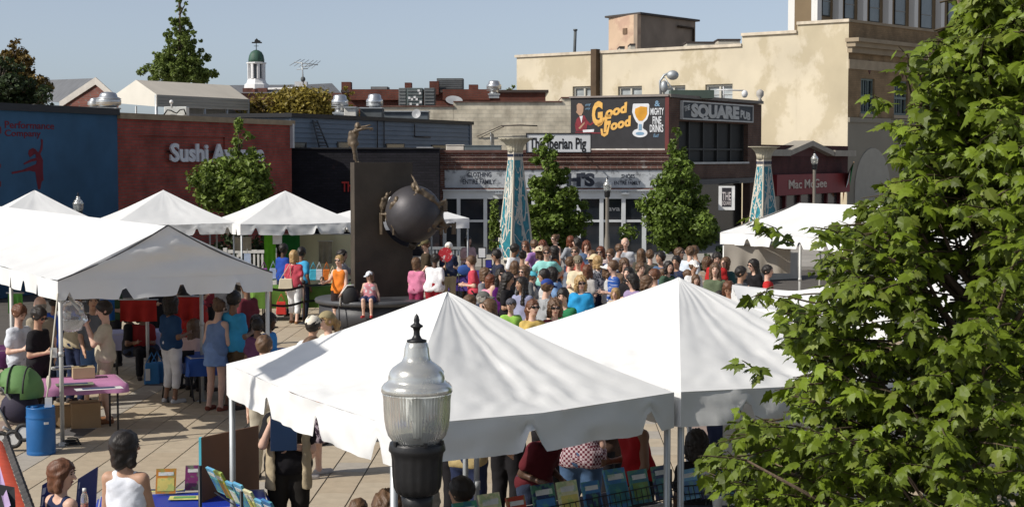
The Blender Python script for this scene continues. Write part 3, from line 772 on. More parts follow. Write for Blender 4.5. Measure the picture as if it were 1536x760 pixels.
m = MB(); m.tube([c0 + Vector((0, 0, H(76))), c0 + Vector((0, 0, H(60)))], .6 / s, 5); m.build('rod', vm, vn)
m = MB(); m.box(c0 + Vector((1 / s, 0, H(65))), (15 / s, 1 / s, 2 / s)); m.prism([c0 + Vector((x / s, -.02, H(y))) for x, y in ((-3, 65), (-2, 61), (1, 58.5), (3, 61), (6, 62), (7, 65))], (0, .05, 0)); m.build('figure', vm, vn)
m = MB(); m.box(c0 + Vector((0, 0, H(70))), (7 / s, .7 / s, .7 / s)); m.box(c0 + Vector((0, 0, H(70))), (.7 / s, 7 / s, .7 / s)); m.build('pointer', vm, vn)
# ---- tv antenna
Y = 120; an = empty('tv_antenna', at(454, 124, Y), 'thin old television antenna on a mast above the roofs', 'antenna')
m = MB(); m.tube([at(455, 126, Y), at(453, 94, Y)], .05, 5); m.build('mast', galv, an)
m = MB(); m.tube([at(441, 93.5, Y), at(477, 97.5, Y)], .035, 4)
for t, hl in ((443, 1.2), (449, 1.0), (456, .9), (463, .8), (469, .7), (474, .6)): p = at(t, 93.5 + (t - 441) * .11, Y); m.tube([p + Vector((-.25, -hl, -.3)), p + Vector((.25, hl, .3))], .025, 4)
m.tube([at(445, 104.5, Y), at(462, 103, Y)], .03, 4); m.tube([at(453, 101, Y), at(469, 98, Y)], .03, 4); m.build('element', galv, an)
m = MB(); m.ball(at(454.5, 119, Y), (.18, .18, .2)); m.build('rotor', dgr, an)

# ================================================================== distant brick roofs
def simple_building(name, label, pxa, pxb, ytop, Y, dep, mat, coping=None, z0=0):
    a = at(pxa, ytop, Y); b = at(pxb, ytop, Y)
    r = empty(name, ((a.x + b.x) / 2, Y, z0), label, 'building')
    m = MB(); m.box(((a.x + b.x) / 2, Y + dep / 2, (a.z + z0) / 2), (b.x - a.x, dep, a.z - z0)); m.build('wall', mat, r)
    if coping: m = MB(); m.box(((a.x + b.x) / 2, Y + dep / 2 - .05, a.z + .08), (b.x - a.x + .2, dep + .2, .16)); m.build('coping', coping, r)
    return r, a, b
br2 = brickmat('brick_far', (.15, .05, .035), (.115, .04, .03), (.09, .06, .05), 0, .4, .13)
cop = M('coping_dark', (.06, .045, .04), .8)
r1, a, b = simple_building('brick_shop_row', 'low red brick roofs with chimneys far behind the siding building', 514, 835, 139, 100, 10, br2, cop)
def chim(px0, px1, y0, y1, Y, mat, par, name='chimney', dep=1):
    a = at(px0, y0, Y); b = at(px1, y1, Y); m = MB(); m.box(((a.x + b.x) / 2, Y + dep / 2, (a.z + b.z) / 2), (b.x - a.x, dep, a.z - b.z)); m.build(name, mat, par)
chim(512, 526, 123, 142, 99.9, br2, r1); chim(607, 617, 124, 142, 99.8, br2, r1); chim(644, 658, 122, 142, 99.8, br2, r1); chim(703, 717, 127, 146, 99.8, br2, r1); chim(524, 600, 134, 150, 99.7, br2, r1, 'parapet'); chim(664, 735, 134, 150, 99.7, br2, r1, 'parapet')
for lab, x0, y0, x1, y1, Y, mm in (('dark grey plant unit with flat top beside brick chimney', 655, 117.5, 695, 135, 101, dgr), ('tall green grey condenser box covered in white labels', 610, 132, 634, 160, 97, M('unit_green', (.1, .125, .125), .6, 0, .15, 3)),
                          ('ribbed grey condenser left of the labelled one', 598, 132, 609, 160, 97.2, M('unit_rib', (.14, .15, .15), .6)), ('dark condenser right of the labelled one', 636, 132, 652, 160, 97, dgr), ('low dark vent box on distant brick roof', 556, 130, 582, 136, 100.5, dgr)):
    r, a, b = slab_thing('condenser_unit', 'air conditioner', lab, x0, y0, x1, y1, Y, 1.4, mm)
    m = MB()
    for q in range(5): m.box(((a.x + b.x) / 2, Y - .02, b.z + (a.z - b.z) * (.15 + .17 * q)), (abs(b.x - a.x) * .9, .04, .04))
    m.build('louver', M('louver_g', (.2, .21, .21)), r)
    if 'covered' in lab:
        m = MB()
        for qx, qy in ((614, 147), (618, 149), (622, 146), (625, 149), (628, 136), (630, 140), (626, 157), (631, 153), (616, 156)): m.box(at(qx, qy, Y - .03), (.13, .02, .13))
        m.build('sticker', M('sticker_white', (.75, .75, .75)), r)
# satellite dish and vents
def dish(px, py, Y, rad, label, tilt=(0, -.8, .5)):
    p = at(px, py, Y); r = empty('satellite_dish', p - Vector((0, 0, rad)), label, 'satellite dish')
    q = Vector(tilt).to_track_quat('Z', 'Y').to_matrix()
    m = MB(); m.lathe([(0.01, 0), (rad * .5, rad * .06), (rad, rad * .25), (rad * 1.02, rad * .25), (rad * .5, rad * .03), (.01, -.03)], (0, 0, 0), 20, cap=False)
    m.v = [tuple(q @ Vector(v) + p) for v in m.v]; m.build('reflector', M('dish_gray', (.33, .34, .35), .5), r)
    m = MB(); m.tube([p, p + q @ Vector((0, -rad * .4, -rad * .2)), p - Vector((0.05, 0, rad * 1.5))], .035, 6); m.build('mount', galv, r)
dish(625, 171, 78, .22, 'small grey satellite dish over the siding wall edge', (-.3, -.9, .2))
dish(681, 153, 97, .5, 'wide flat dish lying on the distant brick roof', (.1, -.5, .8))
# ================================================================== pale block wall building
WB = Wall((at(560, 200, 86).x, 86), (at(862, 200, 86).x, 86))
r = empty('block_building', WB.P(WB.L / 2, 0), 'pale weathered concrete block building behind the siding and mural wall', 'building')
blk = brickmat('block_pale', (.62, .56, .44), (.55, .49, .38), (.45, .41, .33), 0, .42, .21, .012, .35, .9, (.3, .26, .2), .56, .35, .15)
m = MB(); WB.pbox(m, 562, 160, 680, 245, -8, 0); WB.pbox(m, 680.1, 153, 842, 245, -8, .0); WB.pbox(m, 842.1, 147, 861, 245, -8, 0); m.build('wall', blk, r)
m = MB(); WB.pbox(m, 560, 158.5, 681, 160.3, -8, .08); WB.pbox(m, 680, 151.6, 843, 153.3, -8, .09); WB.pbox(m, 842, 145.6, 861.5, 147.3, -8, .08); m.build('coping', M('coping_rust', (.13, .06, .045), .8, 0, .3, 3), r)
m = MB(); m.tube([WB.P(*WB.uv(752, 189), .3), WB.P(*WB.uv(780, 188), .3), WB.P(*WB.uv(806, 189), .3)], .035, 5); m.tube([WB.P(*WB.uv(752, 189), .3), WB.P(*WB.uv(715, 205), .05)], .02, 5); m.tube([WB.P(*WB.uv(756, 190), .3), WB.P(*WB.uv(722, 206), .05)], .02, 5); m.build('service_pipe', M('pipe_dark', (.05, .04, .035)), r)
m = MB(); m.tube([WB.P(*WB.uv(736, 198), .05), WB.P(*WB.uv(737, 226), .05)], .03, 5); m.build('conduit', galv, r)
# ================================================================== siding building
ds = Vector((.39, .92)).normalized(); X0 = (436 - 768) / scl(64)
q = (706 - 768) / F; t = (q * 64 - X0) / (ds.x - q * ds.y)
WS = Wall((X0, 64), (X0 + ds.x * t, 64 + ds.y * t))
r = empty('siding_building', WS.P(WS.L / 2, 0), 'long blue grey clapboard upper storey behind the dark brick front', 'building')
m = MB(); WS.box(m, 0, WS.L, 0, 5.43, -8, -.02); m.build('wall', M('siding_back', (.1, .12, .14), .8), r)
sd = M('siding_bluegray', (.17, .215, .265), .7, 0, .1, .8, .1, 8, stretch=(1, 1, 3)); zb = WS.uv(520, 226)[1] - .5; nb = 9; hz = (5.4 - zb) / nb
for k in range(nb):
    m = MB(); z = zb + k * hz
    m.hexa([WS.P(0, z, .05), WS.P(WS.L, z, .05), WS.P(WS.L, z, -.02), WS.P(0, z, -.02)], [WS.P(0, z + hz + .02, .008), WS.P(WS.L, z + hz + .02, .008), WS.P(WS.L, z + hz + .02, -.02), WS.P(0, z + hz + .02, -.02)]); m.build('siding_board', sd, r)
m = MB(); WS.box(m, -.1, WS.L + .1, 5.4, 5.56, -8, .14); m.build('roof_edge', M('roofedge', (.012, .013, .016), .6), r)
m = MB(); WS.box(m, WS.L - .25, WS.L + .02, 0, 5.4, -.02, .07); m.build('corner_board', M('corner_b', (.13, .16, .2)), r)
for x0, x1, y0, y1 in ((437, 458, 213, 222), (504, 522, 212.5, 222), (577, 605, 215, 224), (646, 668, 217, 224)):
    fr = MB(); WS.pbox(fr, x0, y0, x1, y1 + 4, 0, .07); o = fr.build('window', M('win_frame_dark', (.07, .065, .055)), r)
    g = MB(); WS.pbox(g, x0 + 1.5, y0 + 1.5, x1 - 1.5, y1 + 3, .06, .075); g.build('pane', glass('pane_dark'), o)
m = MB()
for x, ya, yb in ((563, 179, 222), (573, 181, 222), (619, 186, 205)): m.tube([WS.P(*WS.uv(x, ya), .1), WS.P(*WS.uv(x, yb), .1)], .025, 5)
m.tube([WS.P(*WS.uv(619, 205), .1), WS.P(*WS.uv(643, 206), .1)], .025, 5); m.build('conduit', M('pipe_dark', (.05, .04, .035)), r)
ld = empty('roof_ladder', WS.P(*WS.uv(472, 221), .15), 'narrow metal ladder leaning on the blue grey siding', 'ladder')
m = MB(); top0, top1, b0, b1 = (465, 180.5), (471.5, 181), (466, 221), (479, 221)
for A_, B_ in ((top0, b0), (top1, b1)): m.tube([WS.P(*WS.uv(*A_), .12), WS.P(*WS.uv(*B_), .4)], .035, 5)
m.build('rail', M('ladder_gray', (.08, .085, .09)), ld)
for k in range(8):
    t = (k + .5) / 8; m = MB(); A_ = WS.P(*WS.uv(*top0), .12).lerp(WS.P(*WS.uv(*b0), .4), t); B_ = WS.P(*WS.uv(*top1), .12).lerp(WS.P(*WS.uv(*b1), .4), t); m.tube([A_, B_], .025, 5); m.build('rung', M('ladder_gray', (.08, .085, .09)), ld)
for lab, x0, y0, x1, y1, Y, mm in (('cream roof unit between the two drum ventilators', 516, 162, 534, 178, 79, pale), ('dark louvred unit right of the second drum ventilator', 540, 163, 573, 178, 79.5, dgr), ('long grey duct box behind the small dish', 574, 168, 642, 182, 82, M('ductgray', (.12, .14, .155), .7))):
    rr, a, b = slab_thing('rooftop_unit', 'rooftop unit', lab, x0, y0, x1, y1, Y, 1.5, mm)
    m = MB(); m.box(((a.x + b.x) / 2, Y + .7, max(a.z, b.z) + .03), (abs(b.x - a.x) * 1.04, 1.6, .06)); m.build('lid', galv, rr)
# ================================================================== dark brick low building
WD = Wall((at(437, 230, 62).x, 62), (at(659, 230, 62).x, 62))
r = empty('dark_brick_restaurant', WD.P(WD.L / 2, 0), 'low dark painted brick restaurant with red sign letters behind the statue', 'building')
dkb = brickmat('brick_black', (.02, .018, .024), (.013, .012, .016), (.012, .012, .014), 0, .3, .1, .015, .5, .75, (.05, .026, .024), .6, 1.2, .15)
m = MB(); WD.pbox(m, 437, 223, 659, 400, -6, 0); m.build('wall', dkb, r)
m = MB(); WD.pbox(m, 436, 221.5, 660, 223.5, -6, .08); m.build('coping', M('cop_black', (.02, .02, .022), .6), r)
rs = M('sign_red', (.42, .02, .015), .5)
wall_text(WD, 'Th', 513, 272.5, 527.5, 287, rs, r, .06, .03, .02)
for lab, x0, y0, x1, y1, mm in (('flat white box on the dark brick roof edge', 625, 222, 649, 226, M('box_white', (.8, .8, .8))), ('cream twin panel box on the clothing shop roof', 669, 218, 696, 227, M('cream_box', (.62, .58, .5))), ('grey green planter box on the clothing shop roof', 697, 219, 752, 226, M('planter', (.13, .16, .17)))):
    rr, a, b = slab_thing('rooftop_box', 'box', lab, x0, y0, x1, y1, 63.2, .8, mm)
    m = MB(); m.box(((a.x + b.x) / 2, 63.6, max(a.z, b.z) + .015), (abs(b.x - a.x) * 1.03, .84, .03)); m.build('lid', mm, rr)
# ================================================================== clothing shop
YC = 63
WC = Wall((at(657, 240, YC).x, YC), (at(1003, 240, YC).x, YC))
r = empty('clothing_shop', WC.P(WC.L / 2, .1), 'brick shop with faded painted clothing sign and white glazed front', 'building')
bw1 = brickmat('brick_worn', (.21, .085, .062), (.15, .06, .047), (.26, .21, .18), 0, .26, .085, .014, .5, .9, (.4, .37, .34), .6, 1.6, .08)
zt = WC.uv(700, 229)[1]; zs0 = WC.uv(700, 283)[1]; zs1 = WC.uv(700, 254)[1]; ze = WC.uv(700, 285)[1]
m = MB(); WC.box(m, 0, WC.L, zs0, zt, -.5, 0); WC.pbox(m, 657, 283.2, 667, 400, -.5, 0); m.build('wall', bw1, r)
m = MB(); WC.box(m, 0, WC.L, .1, zt - .02, -7, -3.2); m.build('rear_wall', M('shop_inside', (.03, .03, .035), .9), r)
m = MB(); WC.box(m, 0, WC.L, zt, zt + .1, -7, .1); m.build('coping', M('cop_brick', (.12, .06, .05), .8, 0, .3, 4), r)
for k, (ya, yb, o) in enumerate(((235, 236.5, .08), (241, 243, .12), (249, 252.5, .1), (282.5, 284, .07))):
    m = MB(); WC.pbox(m, 657, ya, 1003, yb, .001, o); m.build('brick_course', bw1, r)
band = M('sign_band', (.44, .46, .48), .85, 0, .15, 2, .3, 20, col2=(.2, .21, .225), c2s=3.2, c2lo=.53, c2hi=.6)
m = MB(); WC.pbox(m, 667, 255, 993, 281.5, .001, .03); m.build('painted_band', band, r)
ink = M('sign_ink', (.03, .035, .05), .9, 0, .3, 6)
for tx, x0, y0, x1, y1, b in (('CLOTHING', 701, 258.5, 737, 265, .02), ('for the', 712, 266.2, 724, 268.6, 0), ('ENTIRE FAMILY', 694, 269.5, 743, 276, .02), ("SMITH'S", 787, 261, 892, 278, .06), ('SHOES', 932, 261.5, 952, 267, .02), ('for the', 937, 268, 948, 270.3, 0), ('ENTIRE FAMILY', 921, 271.5, 961, 277, .02)):
    if tx == "SMITH'S": tx, x0 = "H'S", 850
    wall_text(WC, tx, x0, y0, x1, y1, ink, r, .034, .004, b)
wf = M('shop_white', (.55, .57, .58), .6, 0, .08, 2)
m = MB(); WC.pbox(m, 665, 285, 1000, 298, -.12, .1); WC.pbox(m, 664, 284.2, 1001, 286, -.1, .2)
m.build('header', wf, r)
m = MB()
for k in range(80): x = 668 + k * 4.15; WC.pbox(m, x, 286.3, x + 2.2, 288.6, .1, .16)
m.build('dentil', wf, r, kind='stuff')
posts = [667, 688, 728, 766, 800, 835, 868, 902, 935, 966, 998]
for x in posts: m = MB(); WC.pbox(m, x - 2.8, 298, x + 2.8, 400, -.1, .08); m.build('mullion', wf, r)
m = MB(); WC.pbox(m, 665, 329.5, 1000, 333, -.08, .05); m.build('transom', wf, r)
m = MB(); WC.pbox(m, 665, 379, 1000, 400, -.1, .04); m.build('stall_riser', M('riser', (.1, .11, .12)), r)
pg = glass('shop_pane', (.018, .022, .028), .06)
for a_, b_ in zip(posts[:-1], posts[1:]):
    for ya, yb in ((298, 329.5), (333, 379)): m = MB(); WC.pbox(m, a_ + 2.8, ya, b_ - 2.8, yb, -.06, -.03); m.build('pane', pg, r)
wall_text(WC, 'ava', 912, 309, 930, 316, M('paneletter', (.16, .17, .18)), r, -.02, .005, .02)
for x in (748, 937):
    m = MB(); p = WC.P(*WC.uv(x, 290), .15); m.box(p + Vector((0, -.1, 0)), (.3, .3, .06)); m.tube([p + Vector((0, .05, 0)), p + Vector((0, -.15, .03))], .03, 5); m.build('sign_lamp', galv, r)
# hanging white sign on the shop roof
WP = Wall((at(789, 215, 62).x, 62), (at(886, 215, 62).x, 62))
r = empty('roof_sign', WP.P(WP.L / 2, zt), 'white framed board sign with black serif lettering above the brick shop', 'sign')
m = MB(); WP.pbox(m, 790, 200.5, 886, 229, -.08, .04); m.build('board', M('board_white', (.62, .63, .64), .6, 0, .06, 2), r)
m = MB(); fk = M('frame_black', (.012, .012, .014))
for q in ((789, 199.5, 887, 201.2), (789, 228, 887, 229.8), (789, 201.2, 790.4, 228), (885.6, 201.2, 887, 228)): WP.pbox(m, *q, -.09, .07)
m.build('frame', fk, r)
wall_text(WP, 'The Iberian Pig', 794, 207, 879, 223, fk, r, .045, .006, .025)
m = MB()
for x in (800, 876): m.tube([WP.P(*WP.uv(x, 229), -.1), Vector((WP.P(*WP.uv(x, 229), 0).x, YC + .2, zt))], .03, 5)
m.build('bracket', galv, r)
# ================================================================== pub with mural wall
CP = (at(1003, 200, 66).x, 66); LP_ = (at(856, 200, 68).x, 68)
WG = Wall(LP_, CP); dq = Vector((.5, .86)).normalized(); q = (1141 - 768) / F; t = (q * CP[1] - CP[0]) / (dq.x - q * dq.y)
WQ = Wall(CP, (CP[0] + dq.x * t, CP[1] + dq.y * t))
r = empty('corner_pub', WQ.P(WQ.L / 2, .45), 'brick corner pub with painted mural side wall and square sign', 'building')
zg = WG.uv(930, 146)[1]; pubb = brickmat('brick_pub', (.125, .07, .05), (.1, .055, .042), (.11, .085, .07), WQ.ang, .26, .085, .014, .4, .9, (.055, .03, .026), .62, .8, .12)
ub0, zb0 = WQ.uv(1036, 246); ub1, zb1 = WQ.uv(1122, 186)
zb0 = WQ.uv(1070, 243)[1]; zb1 = WQ.uv(1070, 184)[1]
zd = WQ.uv(1070, 276)[1]
m = MB(); wall_open(WQ, m, .02, WQ.L, .1, zg - .05, -.35, 0, [(ub0 - 1.2, ub1, zb0, zb1), (ub0 - 1.4, ub1 + .3, .1, zd)]); WQ.box(m, .02, WQ.L, .1, zg - .06, -2.2, -1.7); m.build('wall', pubb, r)
m = MB(); WG.box(m, 0, WG.L - .0, .1, zg, -.3, 0); m.build('mural_wall', M('mural_black', (.027, .027, .03), .8, 0, .15, 3, .25, 50), r)
m = MB(); WG.pbox(m, 857, 223, 998, 232, .003, .06); m.build('whitewash_band', brickmat('whitewash', (.5, .48, .43), (.45, .42, .38), (.4, .37, .33), 0, .3, .12, .01, .3, .9, (.62, .6, .56), .5, 2), r)
m = MB(); WG.pbox(m, 998, 145, 1003.3, 232, .003, .02); m.build('maroon_strip', M('maroon', (.13, .03, .028), .8), r)
m = MB(); WG.box(m, -.05, WG.L, zg, zg + .07, -.4, .06); m.build('coping', M('cop_gray', (.25, .22, .2), .8), r)
m = MB(); WQ.box(m, .03, WQ.L + .05, zg - .03, zg + .1, -2.2, .08); m.build('cornice', M('cornice_gray', (.2, .18, .16), .8), r)
ye = M('mural_yellow', (.72, .42, .11), .8, 0, .12, 5); yd = M('mural_amber', (.62, .3, .03), .8, 0, .2, 2); wi = M('mural_white', (.66, .68, .7), .8, 0, .1, 4); fl = M('mural_flesh', (.42, .26, .17), .8); mr_ = M('mural_maroon', (.2, .025, .035), .8, 0, .3, 5); bl_ = M('mural_skyblue', (.18, .3, .42), .8)
zx = lambda x: 850 + x / 8.444
zy = lambda y: 140 + y / 8.444
def mur(name, pts, off, mat):
    b = MB(); P = [WG.P(*WG.uv(zx(x), zy(y)), off) for x, y in pts]; b.prism(P[::-1], WG.n * .004); return b.build(name, mat, r)
def arc(cx, cy, rx, ry, a0=0, a1=360, n=22): return [(cx + rx * math.cos(R(a0 + (a1 - a0) * i / (n - 1))), cy - ry * math.sin(R(a0 + (a1 - a0) * i / (n - 1)))) for i in range(n)]
mur('painted_waiter', [(110, 430), (105, 400), (130, 320), (165, 290), (225, 280), (265, 350), (300, 385), (340, 350), (345, 380), (300, 410), (262, 395), (250, 480), (120, 480)], .004, mr_)
mur('painted_waiter', [(165, 292), (205, 285), (190, 380)], .009, wi)
mur('painted_waiter', [(130, 215), (120, 240), (140, 260), (165, 285), (190, 278), (210, 235), (215, 170), (190, 135), (150, 125), (128, 150)], .005, fl)
mur('painted_waiter', [(150, 440), (230, 360), (228, 385), (170, 455)], .01, fl); mur('painted_waiter', [(330, 345), (320, 270), (345, 300), (380, 335), (380, 365), (345, 380)], .01, fl)
mur('painted_counter', [(110, 490), (440, 496), (440, 512), (110, 505)], .008, mr_); mur('painted_plate', [(205, 465), (350, 455), (345, 490), (210, 495)], .012, wi)
mur('painted_glass', [(840, 140), (850, 132), (1035, 130), (1047, 145), (1045, 260), (1020, 330), (975, 372), (965, 440), (985, 460)] + [(900, 460), (905, 385), (880, 360), (850, 300), (830, 240)], .004, wi)
mur('painted_glass', arc(930, 503, 95, 55), .009, wi)
mur('painted_drink', [(870, 195), (940, 165), (1020, 175), (1022, 260), (1000, 310), (960, 350), (915, 350), (880, 300), (862, 245)], .009, yd)
mur('painted_glass_shade', arc(930, 510, 55, 22), .014, bl_); mur('painted_glass_shade', [(915, 390), (950, 390), (955, 470), (912, 470)], .014, bl_)
def mtext(s, x0, y0, x1, y1, mat, bold=.02, shear=0, rot=0, off=.014): return wall_text(WG, s, zx(x0), zy(y0), zx(x1), zy(y1), mat, r, off, .003, bold, shear, rot=rot)
mtext('G', 335, 130, 480, 400, ye, .05, .18, R(6)); mtext('ood', 500, 190, 800, 305, ye, .05, .25, R(13)); mtext('F', 470, 290, 580, 480, ye, .05, .2, R(4)); mtext('ood', 565, 350, 845, 465, ye, .05, .25, R(12))
mur('painted_swash', [(430, 450), (455, 450), (465, 510), (500, 500), (530, 400), (550, 400), (525, 520), (480, 552), (440, 530)], .013, ye); mur('painted_swash', [(385, 400), (395, 380), (440, 370), (470, 300), (490, 310), (450, 400), (400, 425)], .013, ye)
for s_, x0, y0, x1, y1 in (('MIGHTY', 1065, 190, 1232, 272), ('FINE', 1090, 295, 1200, 388), ('DRINKS', 1055, 400, 1225, 490)): mtext(s_, x0, y0, x1, y1, wi, .02)
mtext('&', 1115, 95, 1185, 165, bl_, .02); mtext('Eat!', 1100, 515, 1170, 555, bl_, .01, .2); mtext('my', 240, 130, 312, 165, bl_, .01, .2, R(8)); mtext('my', 240, 180, 305, 210, bl_, .01, .2, R(5))
# pub sign board
sb = MB(); WQ.pbox(sb, 1020.5, 152.5, 1125.5, 181, .02, .1); u0, za = WQ.uv(1020.5, 153); u1, zc = WQ.uv(1125.5, 160); zlo = WQ.uv(1020.5, 177)[1]
sb = MB(); WQ.box(sb, u0, u1, zlo, za, .01, .1); so = sb.build('sign_board', M('signboard_dark', (.022, .027, .036), .6), r)
m = MB(); fw = M('frame_gray', (.5, .5, .48))
for q in ((u0 - .05, u1 + .05, za, za + .06), (u0 - .05, u1 + .05, zlo - .06, zlo), (u0 - .05, u0, zlo, za), (u1, u1 + .05, zlo, za)): WQ.box(m, *q, .01, .14)
m.build('frame', fw, so)
def sgn(s, ua, ub, z0, z1, bold=.03, rot=0):
    V, fs = text_geo(s, 1, 1, bold); V = V.copy(); w = V[:, 0].max() - V[:, 0].min(); V[:, 0] = (V[:, 0] - V[:, 0].min()) * (ub - ua) / w; V[:, 1] *= (z1 - z0) / .69
    c, sn = math.cos(rot), math.sin(rot); b = MB(); b.add([WQ.P(ua + x * c - y * sn, z0 + x * sn + y * c, .105 + (.02 if z > 0 else -.01)) for x, y, z in V], fs); b.build('lettering', fw, so)
UL = u1 - u0; ZH = za - zlo
sgn('THE', u0 + UL * .02, u0 + UL * .095, zlo + ZH * .4, zlo + ZH * .72, .02, R(10)); sgn('SQUARE', u0 + UL * .11, u0 + UL * .79, zlo + ZH * .14, zlo + ZH * .88, .06); sgn('PUB', u0 + UL * .81, u0 + UL * .96, zlo + ZH * .25, zlo + ZH * .72, .04, R(-6))
# porch opening
m = MB(); WQ.box(m, ub0 - 1.2, ub1, zb0, zb1, -.34, -.3); m.build('screen', M('screen_dark', (.014, .015, .014), .7), r)
m = MB()
for k in range(6): u = ub0 - 1.2 + (ub1 - ub0 + 1.2) * k / 5; WQ.box(m, u - .05, u + .05, zb0, zb1, -.3, -.2)
WQ.box(m, ub0 - 1.2, ub1, zb0 + .5, zb0 + .58, -.29, -.21); m.build('screen_mullion', M('mullion_dark', (.03, .03, .028)), r)
m = MB(); WQ.box(m, ub0 - 1.25, ub1 + .05, zb0 - .08, zb0, -.2, .06); m.build('sill', fw, r)
m = MB(); WQ.box(m, ub0 - 1.4, ub1 + .3, .1, zd, -.5, -.4); m.build('shopfront', glass('pub_pane', (.015, .014, .013), .15), r)
m = MB(); WQ.box(m, .3, WQ.L, zd, zd + .22, .002, .12); m.build('lintel', M('lintel_gray', (.09, .085, .08)), r)
p = WQ.P(WQ.L - .2, zg + .1); m = MB(); m.lathe([(.12, 0), (.05, .1), (.17, .25), (.17, .42), (.1, .5), (.02, .53)], p, 12); m.build('finial', M('finial_stone', (.4, .38, .35)), r)
m = MB(); m.tube([at(991, 147, 67), at(990, 122, 67), at(996, 113, 67), at(1006, 109, 67)], .05, 6); m.tube([at(996, 116, 67), at(1006, 130, 67), at(1010, 136, 67)], .03, 5); m.ball(at(1009, 113, 67), (.25, .2, .2)); m.ball(at(996, 130, 67), (.16, .16, .25)); m.build('roof_lamp', galv, r)
m = MB(); m.box(at(1037, 142, 69), (1.8, 1, .34)); m.build('roof_hatch', M('hatch_green', (.06, .085, .07)), r)
m = MB(); m.tube([at(1075, 135, 71), at(1116, 136, 71)], .03, 5); m.ball(at(1117, 141, 71), (.14, .14, .17)); m.tube([at(1085, 130, 71), at(1086, 150, 71)], .03, 5); m.build('roof_camera', M('camwhite', (.6, .6, .6)), r)
# blade sign
bs = empty('blade_sign', WQ.P(WQ.uv(1090, 318)[0], WQ.uv(1090, 318)[1]), 'white hanging blade sign with black panel beside the pub door', 'sign')
WBd = Wall((at(1078, 290, 66).x, 66), (at(1102, 290, 65.9).x, 65.9))
m = MB(); WBd.pbox(m, 1078, 279, 1102, 315, -.1, .02); m.build('board', M('blade_white', (.75, .75, .74)), bs)
m = MB(); WBd.pbox(m, 1083, 281.5, 1097, 310, .021, .03); m.build('dark_panel', M('blade_dark', (.03, .028, .035)), bs)
wall_text(WBd, 'THE', 1083.5, 288, 1096.5, 300, M('blade_letter', (.6, .55, .55)), bs, .036, .004, .01); wall_text(WBd, 'SQUARE', 1083.5, 301.5, 1096.5, 307, M('blade_letter', (.6, .55, .55)), bs, .036, .004, .01)
m = MB(); m.tube([WBd.P(0, WBd.uv(1080, 278)[1] + .05, -.04), WQ.P(WQ.uv(1110, 277)[0], WBd.uv(1080, 278)[1] + .05, 0)], .03, 5); m.build('bracket', fk, bs)
# ================================================================== cream stucco building
sY = scl(87); CY = ((1270 - 768) / sY, 87.0); dl = Vector((-.772, .636)); dr_ = Vector((.66, .751))
q = (775 - 768) / F; t = (q * CY[1] - CY[0]) / (dl.x - q * dl.y)
W1 = Wall((CY[0] + dl.x * t, CY[1] + dl.y * t), CY); W2 = Wall(CY, (CY[0] + dr_.x * 26, CY[1] + dr_.y * 26))
r = empty('stucco_building', W1.P(W1.L / 2, 0), 'large cream stucco building with peeling paint on its sunlit side', 'building')
stu = M('stucco_cream', (.6, .53, .4), .9, 0, .1, .5, .2, 20, col2=(.5, .43, .3), c2s=.36, c2lo=.5, c2hi=.56, stretch=(1, 1, .8))
def ztop(px, py): return W1.uv(px, py)[1]
ua = W1.uv(1113, 60)[0]; ub = W1.uv(1196, 45)[0]; z1 = ztop(900, 80.5); z2 = ztop(1150, 52.5); z3 = ztop(1240, 35)
m = MB(); wins = [(859, 130, 891), (927, 130, 963), (990, 129, 1028), (1058, 127, 1099)]
holes = []
for x0, y0, x1 in wins: a, zt_ = W1.uv(x0, y0); b, _ = W1.uv(x1, y0); holes.append((a, b, zt_ - 1.9, zt_))
wall_open(W1, m, 0, ua, 0, z1, -.4, 0, holes); W1.box(m, ua, ub, 0, z2, -.4, .003); W1.box(m, ub, W1.L, 0, z3, -.4, 0); m.build('wall', stu, r)
m = MB(); W1.box(m, 0, ua, 0, z1 - .3, -12, -.5); m.build('core', M('core_dark', (.12, .11, .1)), r)
for a, b, c, d_ in holes:
    m = MB(); W1.box(m, a - .002, b + .002, d_ - .12, d_ + .002, -.3, -.12)
    for u in (a + .04, (a + b) / 2, b - .04): W1.box(m, u - .06, u + .06, c, d_ - .12, -.3, -.14)
    o = m.build('window', M('win_cream', (.5, .48, .42)), r)
    m = MB(); W1.box(m, a, b, c, d_, -.28, -.26)
    m.build('pane', M('pane_gray', (.33, .36, .37), .2, 0, .3, 1), o)
    m = MB()
    for k in range(5): z = c + (d_ - c) * (k + .5) / 5; W1.box(m, a, b, z - .02, z + .02, -.25, -.22)
    m.build('blind', M('blind', (.45, .46, .45)), o)
m = MB(); W1.box(m, -.1, ua, z1, z1 + .16, -.5, .1); W1.box(m, ua, ub, z2, z2 + .16, -.5, .12); W1.box(m, ub, W1.L + .05, z3, z3 + .16, -.5, .1); m.build('coping', M('coping_cream', (.55, .48, .38), .8, 0, .25, 2), r)
u, _ = W1.uv(896, 100); m = MB(); W1.box(m, u - .2, u + .2, 0, z1 + .25, .002, .4); m.build('downpipe', M('rust_pipe', (.07, .045, .025), .8, 0, .4, 1), r)
tan = brickmat('brick_tan', (.27, .185, .105), (.235, .16, .09), (.2, .15, .09), W2.ang, .3, .1, .01, .3)
zC = W1.uv(1269.5, 58)[1]; zpar = z3; m = MB(); zbelt = W1.uv(1269.5, 176)[1]
W2w = [(1291.5, 1312, 117, 171), (1341.5, 1362, 121, 174), (1392, 1412, 125, 177)]; holes2 = []
zw1 = W2.uv(1300, 118)[1]; zw0 = W2.uv(1300, 171)[1]
for x0, x1, y0, y1 in W2w: holes2.append((W2.uv(x0, y0)[0], W2.uv(x1, y0)[0], zw0, zw1))
wall_open(W2, m, .003, W2.L, zbelt, zpar, -.4, 0, holes2); m.build('brick_front', tan, r)
